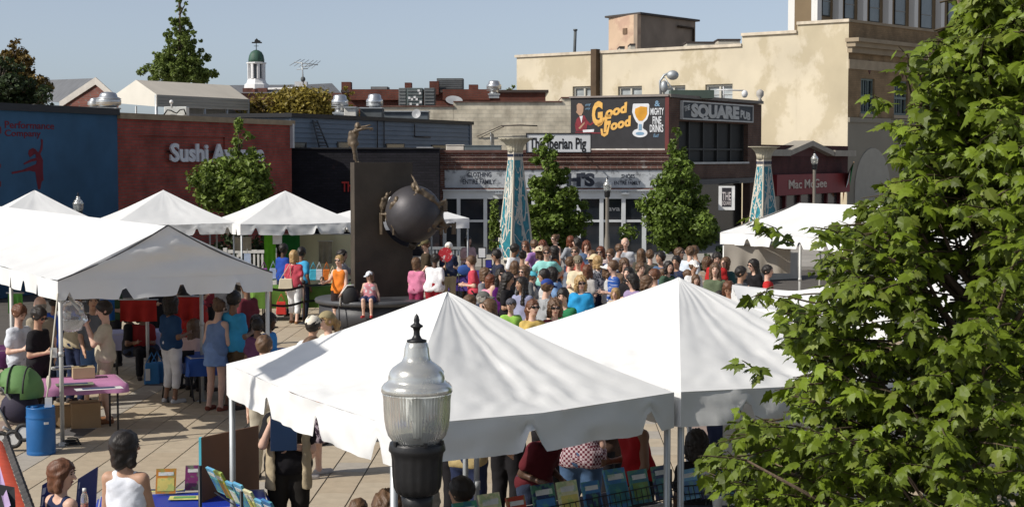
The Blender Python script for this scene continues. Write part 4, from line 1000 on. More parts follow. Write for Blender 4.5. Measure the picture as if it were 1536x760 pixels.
for a, b, c, d_ in holes2:
    m = MB(); fm = M('win_greenframe', (.16, .2, .19)); W2.box(m, a, b, d_ - .1, d_, -.25, -.1); W2.box(m, a, b, c, c + .12, -.25, -.08); W2.box(m, a, b, (c + d_) / 2 - .07, (c + d_) / 2 + .07, -.24, -.1)
    for t in (0, .333, .667, 1): u = a + (b - a) * t; W2.box(m, u - .035, u + .035, c, d_, -.23, -.12)
    o = m.build('window', fm, r); m = MB(); W2.box(m, a, b, c, d_, -.3, -.27); m.build('pane', glass('pane_far', (.03, .045, .055), .1), o)
    m = MB(); W2.box(m, a - .15, b + .15, c - .18, c, -.1, .1); m.build('sill', M('sill_stone', (.33, .27, .19)), o)
st = M('stone_trim', (.3, .24, .165), .85, 0, .15, 1)
m = MB(); W2.box(m, -.15, W2.L, zC - .75, zC - .45, .003, .3); W2.box(m, -.25, W2.L, zC - .45, zC - .2, .004, .55); W2.box(m, -.35, W2.L, zC - .2, zC, .002, .8); m.build('cornice', st, r)
zf = W1.uv(1269.5, 89)[1]; m = MB(); W2.box(m, 0, W2.L, zf - .5, zf, .002, .06); m.build('frieze_band', M('frieze', (.36, .29, .2), .85), r)
m = MB(); W2.box(m, 0, W2.L, zpar, zpar + .14, -.5, .08); m.build('parapet_cap', st, r)
for x, y in ((1304, 101), (1354, 107), (1404, 113)):
    a, z = W2.uv(x, y); m = MB(); m.prism([W2.P(a - .22, z, .002), W2.P(a, z - .38, .002), W2.P(a + .22, z, .002), W2.P(a, z + .38, .002)], W2.n * .03); m.build('diamond_tile', M('diamond', (.09, .03, .025)), r)
m = MB(); W2.box(m, .003, W2.L, 0, zbelt - .25, -.4, .02); W2.box(m, .004, W2.L, zbelt - .25, zbelt - .004, -.4, .12); m.build('painted_ground_floor', M('gray_paint', (.26, .235, .185), .8, 0, .06, .6), r)
a0, _ = W2.uv(1281, 260); a1, zz = W2.uv(1334, 223); zar = W2.uv(1305, 222)[1]; rad = (a1 - a0) / 2
m = MB(); P = [W2.P(a0, 1, .022), W2.P(a1, 1, .022)] + [W2.P((a0 + a1) / 2 + rad * math.cos(R(x)), zar - rad * 1.15 + rad * 1.15 * math.sin(R(x)), .022) for x in range(0, 181, 12)]; m.prism(P[::-1], W2.n * .05); m.build('blind_arch', M('arch_paint', (.36, .34, .29), .8, 0, .05), r)
# roof penthouse
Yp = 112; pc = at(956, 40, Yp); pt = pc.z
Wp1 = Wall((at(913, 40, Yp + 3).x, Yp + 3), (pc.x, Yp)); Wp2 = Wall((pc.x, Yp), (at(1043, 40, Yp + 6).x, Yp + 6))
zt_ = at(956, 21.5, Yp).z; pe = empty('roof_penthouse', (pc.x, Yp, 8), 'cream and tan lift house box on the stucco roof', 'building')
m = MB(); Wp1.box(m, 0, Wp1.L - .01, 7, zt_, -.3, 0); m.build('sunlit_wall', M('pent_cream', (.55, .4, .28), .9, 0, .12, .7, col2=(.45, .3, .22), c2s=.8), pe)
m = MB(); Wp2.box(m, .0, Wp2.L, 7, zt_ - .004, -.3, 0.002); m.build('side_wall', M('pent_shaded', (.3, .235, .18), .9, 0, .18, .8), pe)  # wall facing away from the sun, its shade put into a darker colour
m = MB(); m.prism([Wp1.P(-.2, zt_, .2), Wp2.P(0, zt_, .25), Wp2.P(Wp2.L + .3, zt_, .2), Wp2.P(Wp2.L + .3, zt_, .2) + Wp1.u * -3.4], (0, 0, .13)); m.build('roof_slab', M('pent_roof', (.06, .05, .045)), pe)
m = MB(); Wp1.pbox(m, 935, 43, 941, 51, 0.002, .06); m.build('vent', M('ventbrown', (.16, .1, .06)), pe)
m = MB(); m.tube([Wp2.P(*Wp2.uv(1015, 40), .12), Wp2.P(*Wp2.uv(1038, 43), .12), Wp2.P(*Wp2.uv(1038, 66), .12)], .09, 6); m.build('pipe', M('rust_pipe', (.07, .045, .025)), pe)
for lab, x0, y0, x1, y1 in (('small white vent box at the foot of the roof penthouse', 945, 68, 953, 77), ('second tiny vent box left of the penthouse corner', 929, 72, 937, 78), ('flat roof hatch right of the penthouse', 1030, 65, 1072, 72), ('white roof unit on the stucco parapet', 1077, 61, 1110, 70)):
    rr, a, b = slab_thing('rooftop_unit', 'rooftop unit', lab, x0, y0, x1, y1 + 6, 105, 2, M('unit_pale', (.5, .46, .38)))
    m = MB(); m.box(((a.x + b.x) / 2, 106, max(a.z, b.z) + .05), (abs(b.x - a.x) * 1.05, 2.1, .1)); m.build('lid', cop, rr)
m = MB(); pp = at(861, 80, 100); rr = empty('vent_pipe', pp, 'thin dark vent pipe on the stucco roof', 'pipe'); m.tube([pp - Vector((0, 0, 1)), at(863, 45.5, 100)], .09, 6); m.build('stack', dgr, rr); m = MB(); m.lathe([(.13, 0), (.13, .1)], at(863, 46.5, 100), 8); m.build('cap', dgr, rr)
# ---- office tower
Yt = 140; c0 = at(1222, 30, Yt); Wt1 = Wall((at(1182, 30, Yt + 8).x, Yt + 8), (c0.x, Yt)); Wt2 = Wall((c0.x, Yt), (c0.x + dr_.x * 34, Yt + dr_.y * 34))
tw = empty('office_tower', (c0.x, Yt, 0), 'tall office block with white fins and brown window panels behind stucco parapet', 'building')
ow = M('tower_white', (.68, .67, .64), .7, 0, .04, .3); ob = M('tower_brown', (.17, .12, .065), .7, 0, .1, .5)
m = MB(); Wt1.box(m, 0, Wt1.L, 0, 26, -.5, 0); m.build('end_wall', ow, tw)
m = MB(); u, _ = Wt1.uv(1209, 20); Wt1.box(m, u - .03, u + .03, 0, 26, 0, .01); m.build('wall_joint', M('joint_gray', (.3, .3, .29)), tw)
m = MB(); Wt2.box(m, .01, Wt2.L, 0, 26, -2, -.35); m.build('panel_wall', ob, tw)
fins = [1222, 1254, 1291, 1329, 1368, 1408, 1450, 1494]
us = [Wt2.uv(x, 20)[0] for x in fins]
for u in us: m = MB(); Wt2.box(m, u + .02, u + .72, 0, 26, -.34, .25); m.build('fin', ow, tw)
zA1 = Wt2.uv(1239, 24)[1]; zA0 = zA1 + 2.6; fk2 = M('tower_frame', (.02, .02, .018)); pgl = glass('tower_pane', (.07, .08, .075), .15)
for u, u2 in zip(us[:-1], us[1:]):
    w0 = u + .72 + (u2 - u - .72) * .34; w1 = u + .72 + (u2 - u - .72) * .82
    for zlo_, zhi in ((zA1, zA1 + 2.9), (zA1 - 4.1, zA1 - 1.2), (zA1 + 4.1, zA1 + 7)):
        m = MB(); Wt2.box(m, w0, w1, zlo_, zhi, -.348, -.26); o = m.build('window', fk2, tw)
        m = MB(); Wt2.box(m, w0 + .08, w1 - .08, zlo_ + .1, zhi - .1, -.262, -.255); m.build('pane', pgl, o)
        m = MB(); Wt2.box(m, w0 + .05, w1 - .05, zlo_ + 1.25, zlo_ + 1.32, -.26, -.22); m.build('sash_bar', M('sash', (.25, .24, .22)), o)
# ================================================================== red pub front (shaded)
q = (1138 - 768) / F; Wr = Wall(((1138 - 768) / scl(75), 75), ((1271 - 768) / scl(86), 86))
r = empty('red_pub', Wr.P(Wr.L / 2, 0), 'dark red pub front with pale lettering under a low stone gable', 'building')
zr = Wr.uv(1200, 218)[1]
m = MB(); Wr.box(m, 0, Wr.L, 2, zr, -.6, 0); m.build('wall', brickmat('brick_maroon', (.075, .02, .02), (.06, .016, .017), (.05, .025, .022), Wr.ang, .3, .1, .012, .3, .8), r)
m = MB(); u0, z0_ = Wr.uv(1158, 263); u1, _ = Wr.uv(1268, 263); z1_ = Wr.uv(1205, 291)[1]; Wr.box(m, u0, u1, z1_, Wr.uv(1205, 261)[1], .002, .25); m.build('fascia', M('fascia_red', (.2, .013, .015), .6, 0, .1, 1), r)
wall_text(Wr, 'Mac McGee', 1175, 270, 1232, 283, M('letter_cream', (.55, .46, .38)), r, .27, .02, .01)
m = MB(); Wr.box(m, .2, Wr.L - .2, 0, 2.2, -.6, -.45); m.build('shopfront', glass('pub_glass', (.05, .045, .045), .2), r)
for k in range(7): m = MB(); u = .3 + (Wr.L - .6) * k / 6; Wr.box(m, u - .09, u + .09, 0, 2.2, -.45, -.3); m.build('pilaster', M('pilaster_red', (.13, .02, .022)), r)
stn = M('gable_stone', (.33, .3, .25), .85, 0, .15, 2)
mu = (Wr.uv(1140, 215)[0] + Wr.L) / 2; zz0 = Wr.uv(1200, 220)[1]; m = MB()
gm = Wr.uv(1208, 212)[0]; zpk = Wr.uv(1208, 211)[1]
for sgn_ in (-1, 1):
    e = gm + sgn_ * 3.2
    m.hexa([Wr.P(gm, zpk - .25, .4), Wr.P(e, zpk - .75, .4), Wr.P(e, zpk - .75, -.6), Wr.P(gm, zpk - .25, -.6)][::sgn_], [Wr.P(gm, zpk, .4), Wr.P(e, zpk - .5, .4), Wr.P(e, zpk - .5, -.6), Wr.P(gm, zpk, -.6)][::sgn_])
Wr.box(m, 0, gm - 3.2, zpk - .75, zpk - .45, -.6, .45); Wr.box(m, gm + 3.2, Wr.L, zpk - .76, zpk - .46, -.6, .45); m.build('gable_coping', stn, r)
m = MB(); m.prism([Wr.P(gm - 3.2, zpk - .76, -.4), Wr.P(gm + 3.2, zpk - .76, -.4), Wr.P(gm, zpk - .2, -.4)][::-1], Wr.n * .42); m.build('gable_infill', MATS.get('x') or M('gable_red', (.075, .02, .02), .8), r)
# irish-coloured flag by the arch
fp = W2.P(*W2.uv(1262, 280), 1.2); r = empty('flag', fp, 'green white and orange flag hanging from a pole by the grey arch', 'flag')
p0 = W2.P(*W2.uv(1262, 276), .1); p1 = at(1281, 243, 84)
m = MB(); m.tube([p0, p1], .03, 5); m.build('pole', M('polewood', (.3, .2, .12)), r)
for k, (c, nme) in enumerate(((( .03, .2, .07), 'green_stripe'), ((.7, .7, .68), 'white_stripe'), ((.6, .2, .05), 'orange_stripe'))):
    a = p1.lerp(p0, k * .3 + .02); b = p1.lerp(p0, k * .3 + .32); dn_ = Vector((-.1, 0, -1.0))
    m = MB(); m.add([a, b, b + dn_ * (.9 + .1 * k) + Vector((.1, .15, 0)), a + dn_ * .9 + Vector((-.1, .1, 0))], [(0, 1, 2, 3)]); m.build(nme, cloth(c), r)
# ================================================================== TENTS
def canopymat(name, v=.8):
    m = M(name, (v, v, v * .985), .5, 0, .05, 1.6, .1, 9, spec=.4, translucent=.05)
    n = m.node_tree; b = n.nodes['Principled BSDF']; tc = n.nodes.new('ShaderNodeTexCoord'); r_ = n.nodes.new('ShaderNodeTexNoise'); r_.noise_type = 'RIDGED_MULTIFRACTAL'; r_.inputs['Scale'].default_value = 1.5; r_.inputs['Detail'].default_value = 3; r_.inputs['Distortion'].default_value = .4
    n.links.new(tc.outputs['Object'], r_.inputs['Vector']); bp = n.nodes.new('ShaderNodeBump'); bp.inputs['Strength'].default_value = .3; bp.inputs['Distance'].default_value = .022; n.links.new(r_.outputs[0], bp.inputs['Height'])
    for l in list(b.inputs['Normal'].links): n.links.new(l.from_socket, bp.inputs['Normal'])
    n.links.new(bp.outputs[0], b.inputs['Normal']); return m
CANV = canopymat('canopy_vinyl', .75)
CANV2 = canopymat('canopy_vinyl_cool', .66)
def fbm(p, s): return noise.fractal(Vector(p) * s, 1.0, 2.0, 3)
def tent(corners, zb, peak, label, n=14, drop=.24, notch=.72, group='white peaked canopy tents', legs=True, wr=1.0, mat=None, ridge=None, seedv=0):
    """corners: near, right, far, left (x, y). zb: valance bottom. peak: (x,y,z)"""
    mat = mat or CANV
    ze = zb + drop
    C = [Vector((c[0], c[1], ze)) for c in corners]; P = Vector(peak)
    ctr = sum(C, Vector()) / 4
    root = empty('canopy_tent', (ctr.x, ctr.y, 0), label, 'tent', group)
    roof = MB()
    for i in range(4):
        A, B = C[i], C[(i + 1) % 4]
        apex = [P, P] if ridge is None else [ridge[0] if i in (0, 3) and False else P, P]
        nrm = (B - A).cross(P - A).normalized()
        if nrm.z < 0: nrm = -nrm
        idx = {}; V = []; Fs = []
        N = n
        for r_ in range(N + 1):
            t = r_ / N
            cols = N
            for c_ in range(cols + 1):
                s_ = c_ / cols
                e = A.lerp(B, s_); p = e.lerp(P, t)
                edge = min(s_, 1 - s_) * 2
                sag = -.10 * math.sin(math.pi * t) * (.4 + .6 * edge) - .03 * edge * (1 - t)
                w = 0
                if wr:
                    ang = (s_ - .5)
                    w += .009 * wr * math.sin(ang * 40 + 4 * fbm((i * 9 + seedv, t * 2, s_ * 2), 1)) * (t ** .6) * (1 - t) * 2.2 * (.3 + .7 * abs(fbm((s_ * 5, i + seedv, 2), 1)) * 2)
                    w += .011 * wr * fbm((p.x + seedv, p.y, p.z), 1.6) + .012 * wr * fbm((p.x * 3 + seedv, p.y * 3, p.z), 2.2) * (1 - t)
                    w += .012 * wr * math.sin(s_ * 60 + 4 * fbm((s_ * 6 + seedv, t * 6, i), 1)) * max(0, 1 - t * 5)
                V.append(p + Vector((0, 0, sag * (1 - t) ** .3)) + nrm * w * min(1, t * 9) * (edge ** .5 if edge > 0 else 0))
        for r_ in range(N):
            for c_ in range(N):
                a = r_ * (N + 1) + c_; Fs.append((a, a + 1, a + N + 2, a + N + 1))
        roof.add(V, Fs, True)
        # valance
        L = (B - A).length; out = Vector(((B - A).y, -(B - A).x, 0)).normalized()
        if out.dot(A - ctr) < 0: out = -out
        m = max(10, int(L / .045)); V = []; Fs = []; rows = 5
        for r_ in range(rows + 1):
            v = r_ / rows
            for c_ in range(m + 1):
                u = c_ / m; p = A.lerp(B, u)
                sagc = -.03 * min(u, 1 - u) * 2
                q = ((u * L + .35 * notch + seedv * .13) % notch) / notch - .5
                cut = drop * .6 * math.exp(-(q * notch / .06) ** 4) if abs(u - .5) < .47 else 0
                dz = (drop + .018 * fbm((u * 4 + i * 5, seedv, 1), 1) - cut) * v
                flare = .025 * v + .01 * v * math.sin(u * L * 5 + i * 2 + seedv) + .016 * wr * v * fbm((u * 8, v * 2, i + seedv), 1.5) + .012 * wr * fbm((u * L * 2.6, v * 2 + u * 2, i + seedv), 1.3)
                fade = min(1, min(u, 1 - u) * 14)
                V.append(p + Vector((0, 0, sagc - dz)) + out * flare * fade)
        for r_ in range(rows):
            for c_ in range(m):
                a = r_ * (m + 1) + c_; Fs.append((a, a + m + 1, a + m + 2, a + 1))
        roof.add(V, Fs, True)
    roof.build('canopy', mat, root)
    if legs:
        for i in range(4):
            p = C[i] + (ctr - C[i]).normalized() * .05
            mb = MB(); mb.tube([(p.x, p.y, 0.01), (p.x, p.y, ze - .02)], .024, 10); mb.tube([(p.x, p.y, .9), (p.x, p.y, .98)], .032, 10); o = mb.build('leg', galv, root)
            mb = MB(); mb.box((p.x, p.y, .012), (.14, .14, .02)); mb.build('foot_plate', galv, o)
        mb = MB()
        for i in range(4):
            A, B = C[i], C[(i + 1) % 4]; A = A + (ctr - A).normalized() * .09; B = B + (ctr - B).normalized() * .09; mb.tube([A + Vector((0, 0, -.09)), B + Vector((0, 0, -.09))], .02, 6)
            mb.tube([A + Vector((0, 0, -.1)), A.lerp(P, .5) + Vector((0, 0, -.26)), P + Vector((0, 0, -.16))], .02, 6)
        mb.build('roof_frame', galv, root)
    return root
def vp(px, py, z): p = gp(px, py, z); return (p.x, p.y)
# near tent pair
k1 = 1.96
near, right, left = vp(589, 697, 1.97), vp(1011, 641, 1.96), vp(340, 592, 1.96)
far = (left[0] + right[0] - near[0], left[1] + right[1] - near[1])
pz = at(671, 437, (left[1] + right[1]) / 2)
T1 = tent([near, right, far, left], 1.96, (pz.x, pz.y, pz.z), 'white peaked tent in front, directly behind the big street lamp globe', 44, .25, 1.05, wr=1.5, seedv=1)
n2 = (right[0] + .05, right[1] + .02); e = Vector((left[0] - near[0], left[1] - near[1])); e2 = Vector((right[0] - near[0], right[1] - near[1]))
l2 = (n2[0] + e.x, n2[1] + e.y); r2 = (3.25, 12.5); f2 = (l2[0] + r2[0] - n2[0], l2[1] + r2[1] - n2[1])
pk = at(1018, 417, (l2[1] + r2[1]) / 2)
T2 = tent([n2, r2, f2, l2], 1.96, (pk.x, pk.y, pk.z), 'white peaked tent right of the front one, half covered by the maple', 44, .25, 1.05, wr=1.6, seedv=5)
# back row
def back_tent(pxp, pyp, Y, label, sd, rot=22, L=3.05, mat=None, zb=None):
    p = at(pxp, pyp, Y); a = R(rot); u = Vector((math.cos(a), math.sin(a), 0)) * L / 2; v = Vector((-math.sin(a), math.cos(a), 0)) * L / 2; c = Vector((p.x, p.y, 0))
    cs = [c - u - v, c + u - v, c + u + v, c - u + v]
    return tent([(q.x, q.y) for q in cs], zb or (1.93), (p.x, p.y, p.z), label, 22, .27, .78, wr=1.3, seedv=sd, mat=mat or CANV)
back_tent(52, 285, 41.5, 'white peaked tent at the far left in front of the dancer mural', 2)
back_tent(245, 285, 42, 'white peaked tent in front of the red brick restaurant', 3)
back_tent(428, 286, 42.3, 'white peaked tent with green and beige goods left of the statue', 4)
back_tent(597, 291, 45, 'white peaked tent mostly hidden behind the bronze slab', 6)
# right tents
def ridge_tent(A, B, depthv, wid, zb, zr, label, drop=.26, n=20, seedv=0, gable_inset=0, group='white peaked canopy tents'):
    """A,B: the two gable-end ground points of the ridge line (x,y)"""
    A = Vector((A[0], A[1], 0)); B = Vector((B[0], B[1], 0)); d = (B - A); L = d.length; d.normalize(); s = Vector((d.y, -d.x, 0)); hw = wid / 2; ze = zb + drop
    root = empty('ridge_tent', (A + B) / 2, label, 'tent', group)
    mb = MB()
    for sg in (-1, 1):
        V = []; Fs = []; N = n; K = int(L / .25)
        for r_ in range(N + 1):
            t = r_ / N
            for c_ in range(K + 1):
                u = c_ / K; g = gable_inset * t
                p = A + d * (g + (L - 2 * g) * u) + s * sg * hw * (1 - t); z = ze + (zr - ze) * t - .06 * math.sin(math.pi * t)
                q = (u * L) % 3.0; seam = .03 * math.exp(-(min(q, 3 - q) / .2) ** 2)
                w = .03 * fbm((p.x + seedv, p.y, t), .9) + seam + .012 * math.sin(u * L * 9 + 5 * fbm((u * L, t * 2, sg), .8)) * (1 - t)
                V.append(p + Vector((0, 0, z + w * math.sin(math.pi * min(1, t + .15)))))
        for r_ in range(N):
            for c_ in range(K): a = r_ * (K + 1) + c_; Fs.append((a, a + 1, a + K + 2, a + K + 1))
        mb.add(V, Fs, True)
    cs = [A + s * hw, B + s * hw, B - s * hw, A - s * hw]; ctr = (A + B) / 2
    for gi, (E, sgn) in enumerate(((A, -1), (B, 1))):
        V = []; Fs = []; N = n
        apex = E - d * sgn * gable_inset
        for r_ in range(N + 1):
            t = r_ / N
            for c_ in range(N + 1):
                u = c_ / N; p = E + s * hw * (1 - 2 * u); ap = Vector((apex.x, apex.y, zr)); pp = Vector((p.x, p.y, ze)).lerp(ap, t)
                wv = (.03 * math.sin(u * 5 + t * 9 + gi) + .035 * fbm((u * 4, t * 4, gi + seedv), 1)) * math.sin(math.pi * min(1, t + .1)) * math.sin(math.pi * u) ** .5
                V.append(pp + d * sgn * wv)
        for r_ in range(N):
            for c_ in range(N): a = r_ * (N + 1) + c_; Fs.append((a, a + 1, a + N + 2, a + N + 1))
        mb.add(V, Fs, True)
    for i in range(4):
        P0, P1 = cs[i], cs[(i + 1) % 4]; LL = (P1 - P0).length; out = Vector(((P1 - P0).y, -(P1 - P0).x, 0)).normalized()
        if out.dot(P0 - ctr) < 0: out = -out
        m = max(10, int(LL / .05)); V = []; Fs = []; rows = 4
        for r_ in range(rows + 1):
            v = r_ / rows
            for c_ in range(m + 1):
                u = c_ / m; p = P0.lerp(P1, u); q = ((u * LL + .3) % .8) / .8 - .5
                cut = drop * .6 * math.exp(-(q * .8 / .065) ** 4) if .04 < u < .96 else 0
                fade = min(1, min(u, 1 - u) * 14)
                V.append(p + Vector((0, 0, ze - (drop - cut + .025 * fbm((u * 5, i, seedv), 1)) * v)) + out * (.03 * v + .03 * v * math.sin(u * LL * 4 + i)) * fade)
        for r_ in range(rows):
            for c_ in range(m): a = r_ * (m + 1) + c_; Fs.append((a, a + m + 1, a + m + 2, a + 1))
        mb.add(V, Fs, True)
    mb.build('canopy', CANV, root)
    # dark piping along the gable edges and the leg posts
    for E, sgn in ((A, -1), (B, 1)):
        mb = MB(); ap = E - d * sgn * gable_inset
        for q in (-1, 1):
            P0 = E + s * q * hw + Vector((0, 0, ze + .01)); P1 = Vector((ap.x, ap.y, zr + .012)); pts = [P0.lerp(P1, t / 8) + Vector((0, 0, -.055 * math.sin(math.pi * t / 8))) for t in range(9)]
            mb.tube(pts, .011, 5)
        mb.build('piping', M('piping_dark', (.05, .05, .055), .6), root)
    nl = max(2, int(round(L / 3)) + 1)
    for k in range(nl):
        for q in (-1, 1):
            p = A + d * (.08 + (L - .16) * k / (nl - 1)) + s * q * (hw - .05); mb = MB(); mb.tube([(p.x, p.y, .01), (p.x, p.y, ze)], .03, 10); mb.tube([(p.x, p.y, 1.2), (p.x, p.y, 1.26)], .038, 10); o = mb.build('leg', M('leg_white', (.52, .52, .5), .5, .2), root)
            mb = MB(); mb.box((p.x, p.y, .012), (.15, .15, .02)); mb.build('foot_plate', galv, o)
    mb = MB()
    for q in (-1, 0, 1):
        mb.tube([A + d * (.08 + gable_inset * (q == 0)) + s * q * (hw - .08) + Vector((0, 0, (ze if q else zr) - .12)), B - d * (.08 + gable_inset * (q == 0)) + s * q * (hw - .08) + Vector((0, 0, (ze if q else zr) - .12))], .022, 6)
    for k in range(nl):
        p = A + d * (max(.1, gable_inset) + (L - 2 * max(.1, gable_inset)) * k / (nl - 1))
        for q in (-1, 1): mb.tube([p + s * q * (hw - .1) + Vector((0, 0, ze - .08)), p + Vector((0, 0, zr - .1))], .022, 6)
    mb.build('roof_frame', galv, root)
    return root
gn = vp(87, 451, 1.95); gr = vp(409, 437, 1.95); gm_ = Vector(((gn[0] + gr[0]) / 2, (gn[1] + gr[1]) / 2, 0)); gd = Vector((gr[0] - gn[0], gr[1] - gn[1], 0)); gw = gd.length; rd = Vector((-gd.y, gd.x, 0)).normalized()
zR = at(253, 339, gm_.y).z
ridge_tent((gm_.x, gm_.y), (gm_.x + rd.x * 11.5, gm_.y + rd.y * 11.5), 0, gw, 1.95, zR, 'long white ridge tent over the book stalls at left', seedv=3)
# right ridge tent behind the maple
ra = at(1080, 362, 37); rb = at(1330, 375, 33)
dd = Vector((rb.x - ra.x, rb.y - ra.y, 0)); nn = Vector((-dd.y, dd.x, 0)).normalized() * 1.6
zrr = at(1136, 303, 38).z
ridge_tent((ra.x + nn.x, ra.y + nn.y), (rb.x + nn.x, rb.y + nn.y), 0, 3.2, at(1080, 366, ra.y).z, zrr, 'white hipped tent with grey side wall in front of the red pub', gable_inset=.9, seedv=8)
r = empty('tent_side_wall', at(1125, 400, 36.2), 'grey fabric side wall hung inside the tent before the red pub', 'side wall')
mb = MB(); V = []; Fs = []; w0 = at(1086, 366, 36.6); w1 = at(1186, 372, 36.2)
for i in range(13):
    for j in range(25):
        p = w0.lerp(w1, j / 24); V.append((p.x, p.y + .05 * math.sin(j * .9) * i / 12, w0.z * (1 - i / 12) + (at(1086, 408, 36.6).z) * i / 12))
for i in range(12):
    for j in range(24): a = i * 25 + j; Fs.append((a, a + 1, a + 26, a + 25))
mb.add(V, Fs, True); mb.build('curtain', M('curtain_gray', (.3, .27, .23), .9, 0, .06), r)
back_tent(1452, 318, 33, 'white peaked tent glimpsed through the right half of the maple', 9, 40)
back_tent(1405, 395, 19.5, 'white peaked tent behind the maple trunk at lower right', 10, 42, 2.9)
p = at(1190, 432, 17.5); q1, q2 = vp(1112, 492, 1.96), vp(1330, 512, 1.96); tent([q1, q2, (q2[0] + .3, q2[1] + 3), (q1[0] + .3, q1[1] + 3)], 1.96, (at(1238, 436, 18.2).x, 18.2, at(1238, 436, 18.2).z), 'white peaked tent behind the second front tent, edge showing', 18, .25, .8, seedv=11)
# white inner drape under the second tent
r = empty('tent_drape', at(1170, 640, 14), 'pale lavender white side drape inside the second front tent', 'side wall')
mb = MB(); V = []; Fs = []; w0 = Vector((1.9, 14.6, 1.95)); w1 = Vector((3.2, 13.2, 1.95))
for i in range(7):
    for j in range(21): p = w0.lerp(w1, j / 20); V.append((p.x + .04 * math.sin(j), p.y + .05 * math.sin(j * 1.1), 1.95 - i * .26))
for i in range(6):
    for j in range(20): a = i * 21 + j; Fs.append((a, a + 1, a + 22, a + 21))
mb.add(V, Fs, True); mb.build('curtain', CANV2, r)

# ================================================================== STREET LAMPS
lampglass = bpy.data.materials.new('lamp_glass'); lampglass.use_nodes = True
n_ = lampglass.node_tree; b_ = n_.nodes['Principled BSDF']; b_.inputs['Base Color'].default_value = (.82, .84, .8, 1); b_.inputs['Roughness'].default_value = .2; b_.inputs['Transmission Weight'].default_value = .82; b_.inputs['IOR'].default_value = 1.2
tc = n_.nodes.new('ShaderNodeTexCoord'); g_ = n_.nodes.new('ShaderNodeTexGradient'); g_.gradient_type = 'RADIAL'; wv = n_.nodes.new('ShaderNodeMath'); wv.operation = 'SINE'; ml = n_.nodes.new('ShaderNodeMath'); ml.operation = 'MULTIPLY'; ml.inputs[1].default_value = 2 * math.pi * 64
n_.links.new(tc.outputs['Object'], g_.inputs[0]); n_.links.new(g_.outputs['Fac'], ml.inputs[0]); n_.links.new(ml.outputs[0], wv.inputs[0]); bp = n_.nodes.new('ShaderNodeBump'); bp.inputs['Strength'].default_value = .2; bp.inputs['Distance'].default_value = .006
n_.links.new(wv.outputs[0], bp.inputs['Height']); n_.links.new(bp.outputs[0], b_.inputs['Normal'])
silv = M('lamp_cap_silver', (.72, .71, .66), .2, .4, .12, 7, .08, 30, trans=.55)
blackm = M('lamp_black', (.014, .014, .015), .42, .1, .25, 6, .12, 30)
def lamp(base, top, s, label, group='acorn street lamps', postmat=None):
    """base (x,y,z), top z of the finial; s = metres per photo pixel of the near lamp"""
    x, y, z0 = base; r = empty('street_lamp', base, label, 'street lamp', group)
    c = Vector((x, y, 0)); Z = lambda py: top - (py - 470) * s
    seg = 40
    def L(name, pr, mat, fl=None, sg=seg, par=r): m = MB(); m.lathe([(a * s, Z(b)) for a, b in pr], c, sg, True, fl); return m.build(name, mat, par)
    L('finial', [(.1, 470), (3, 474), (4.5, 480), (4, 484), (6, 486), (9.5, 488), (9.5, 490), (6, 492), (4.5, 497), (5, 503), (8, 508), (15, 510), (15, 512.5), (8, 513)], blackm, sg=20)
    L('cap', [(12, 511), (16, 514), (18.5, 522), (19.5, 532), (20.5, 537), (23, 542), (30, 547), (37, 552), (41, 558), (43, 565), (43, 570), (45, 573), (50, 576), (53.5, 581), (54, 587), (53, 589)], silv)
    L('globe', [(53, 588.5), (52, 592), (51, 600), (50.5, 615), (49.5, 630), (47.5, 643), (44, 654), (38, 662), (36, 665)], lampglass)
    L('bulb_socket', [(9, 664), (9, 640), (13, 632), (14, 615), (11, 603), (4, 598)], M('socket_pale', (.5, .5, .47), .4))
    L('collar', [(36, 664), (41, 665), (42, 668), (43, 674), (43, 677), (40, 681), (38.5, 690), (38, 715), (36, 733), (32, 741), (27, 744)], blackm, lambda k, n, z: 1 - (.05 if k % 4 == 0 and z < Z(684) else 0), 64)
    for a in (-2.4, -1.2, -.4, .8): m = MB(); m.box(c + Vector((41 * s * math.cos(a), 41 * s * math.sin(a), Z(663))), (5 * s, 5 * s, 7 * s), a); m.build('clip', blackm, r)
    m = MB(); m.lathe([(25 * s, Z(743)), (23 * s, Z(760)), (24 * s, z0 + 1.0), (27 * s, z0 + .95), (27 * s, z0 + .9), (34 * s, z0 + .8), (40 * s, z0 + .3), (52 * s, z0 + .25), (52 * s, z0)], c, 24, True); m.build('post', postmat or blackm, r)
    return r
Yn = 6.8; pn = at(625, 470, Yn); sN = Yn / F
lamp((pn.x, Yn, 0), pn.z, sN, 'large street lamp with ribbed glass globe in the foreground')
gpost = M('post_taupe', (.2, .18, .15), .6, .2, .1)
for px, py, Y, lab in ((911, 264, 61, 'street lamp before the white shop front left of a tree'), (1222, 226, 68, 'street lamp standing in front of the red pub'), (117, 288, 44, 'street lamp globe peeking over the tents by the blue mural')):
    p = at(px, py, Y); lamp((p.x, Y, .0), p.z, sN * 1.02 * (1.02 if Y != 44 else .95), lab, postmat=gpost)
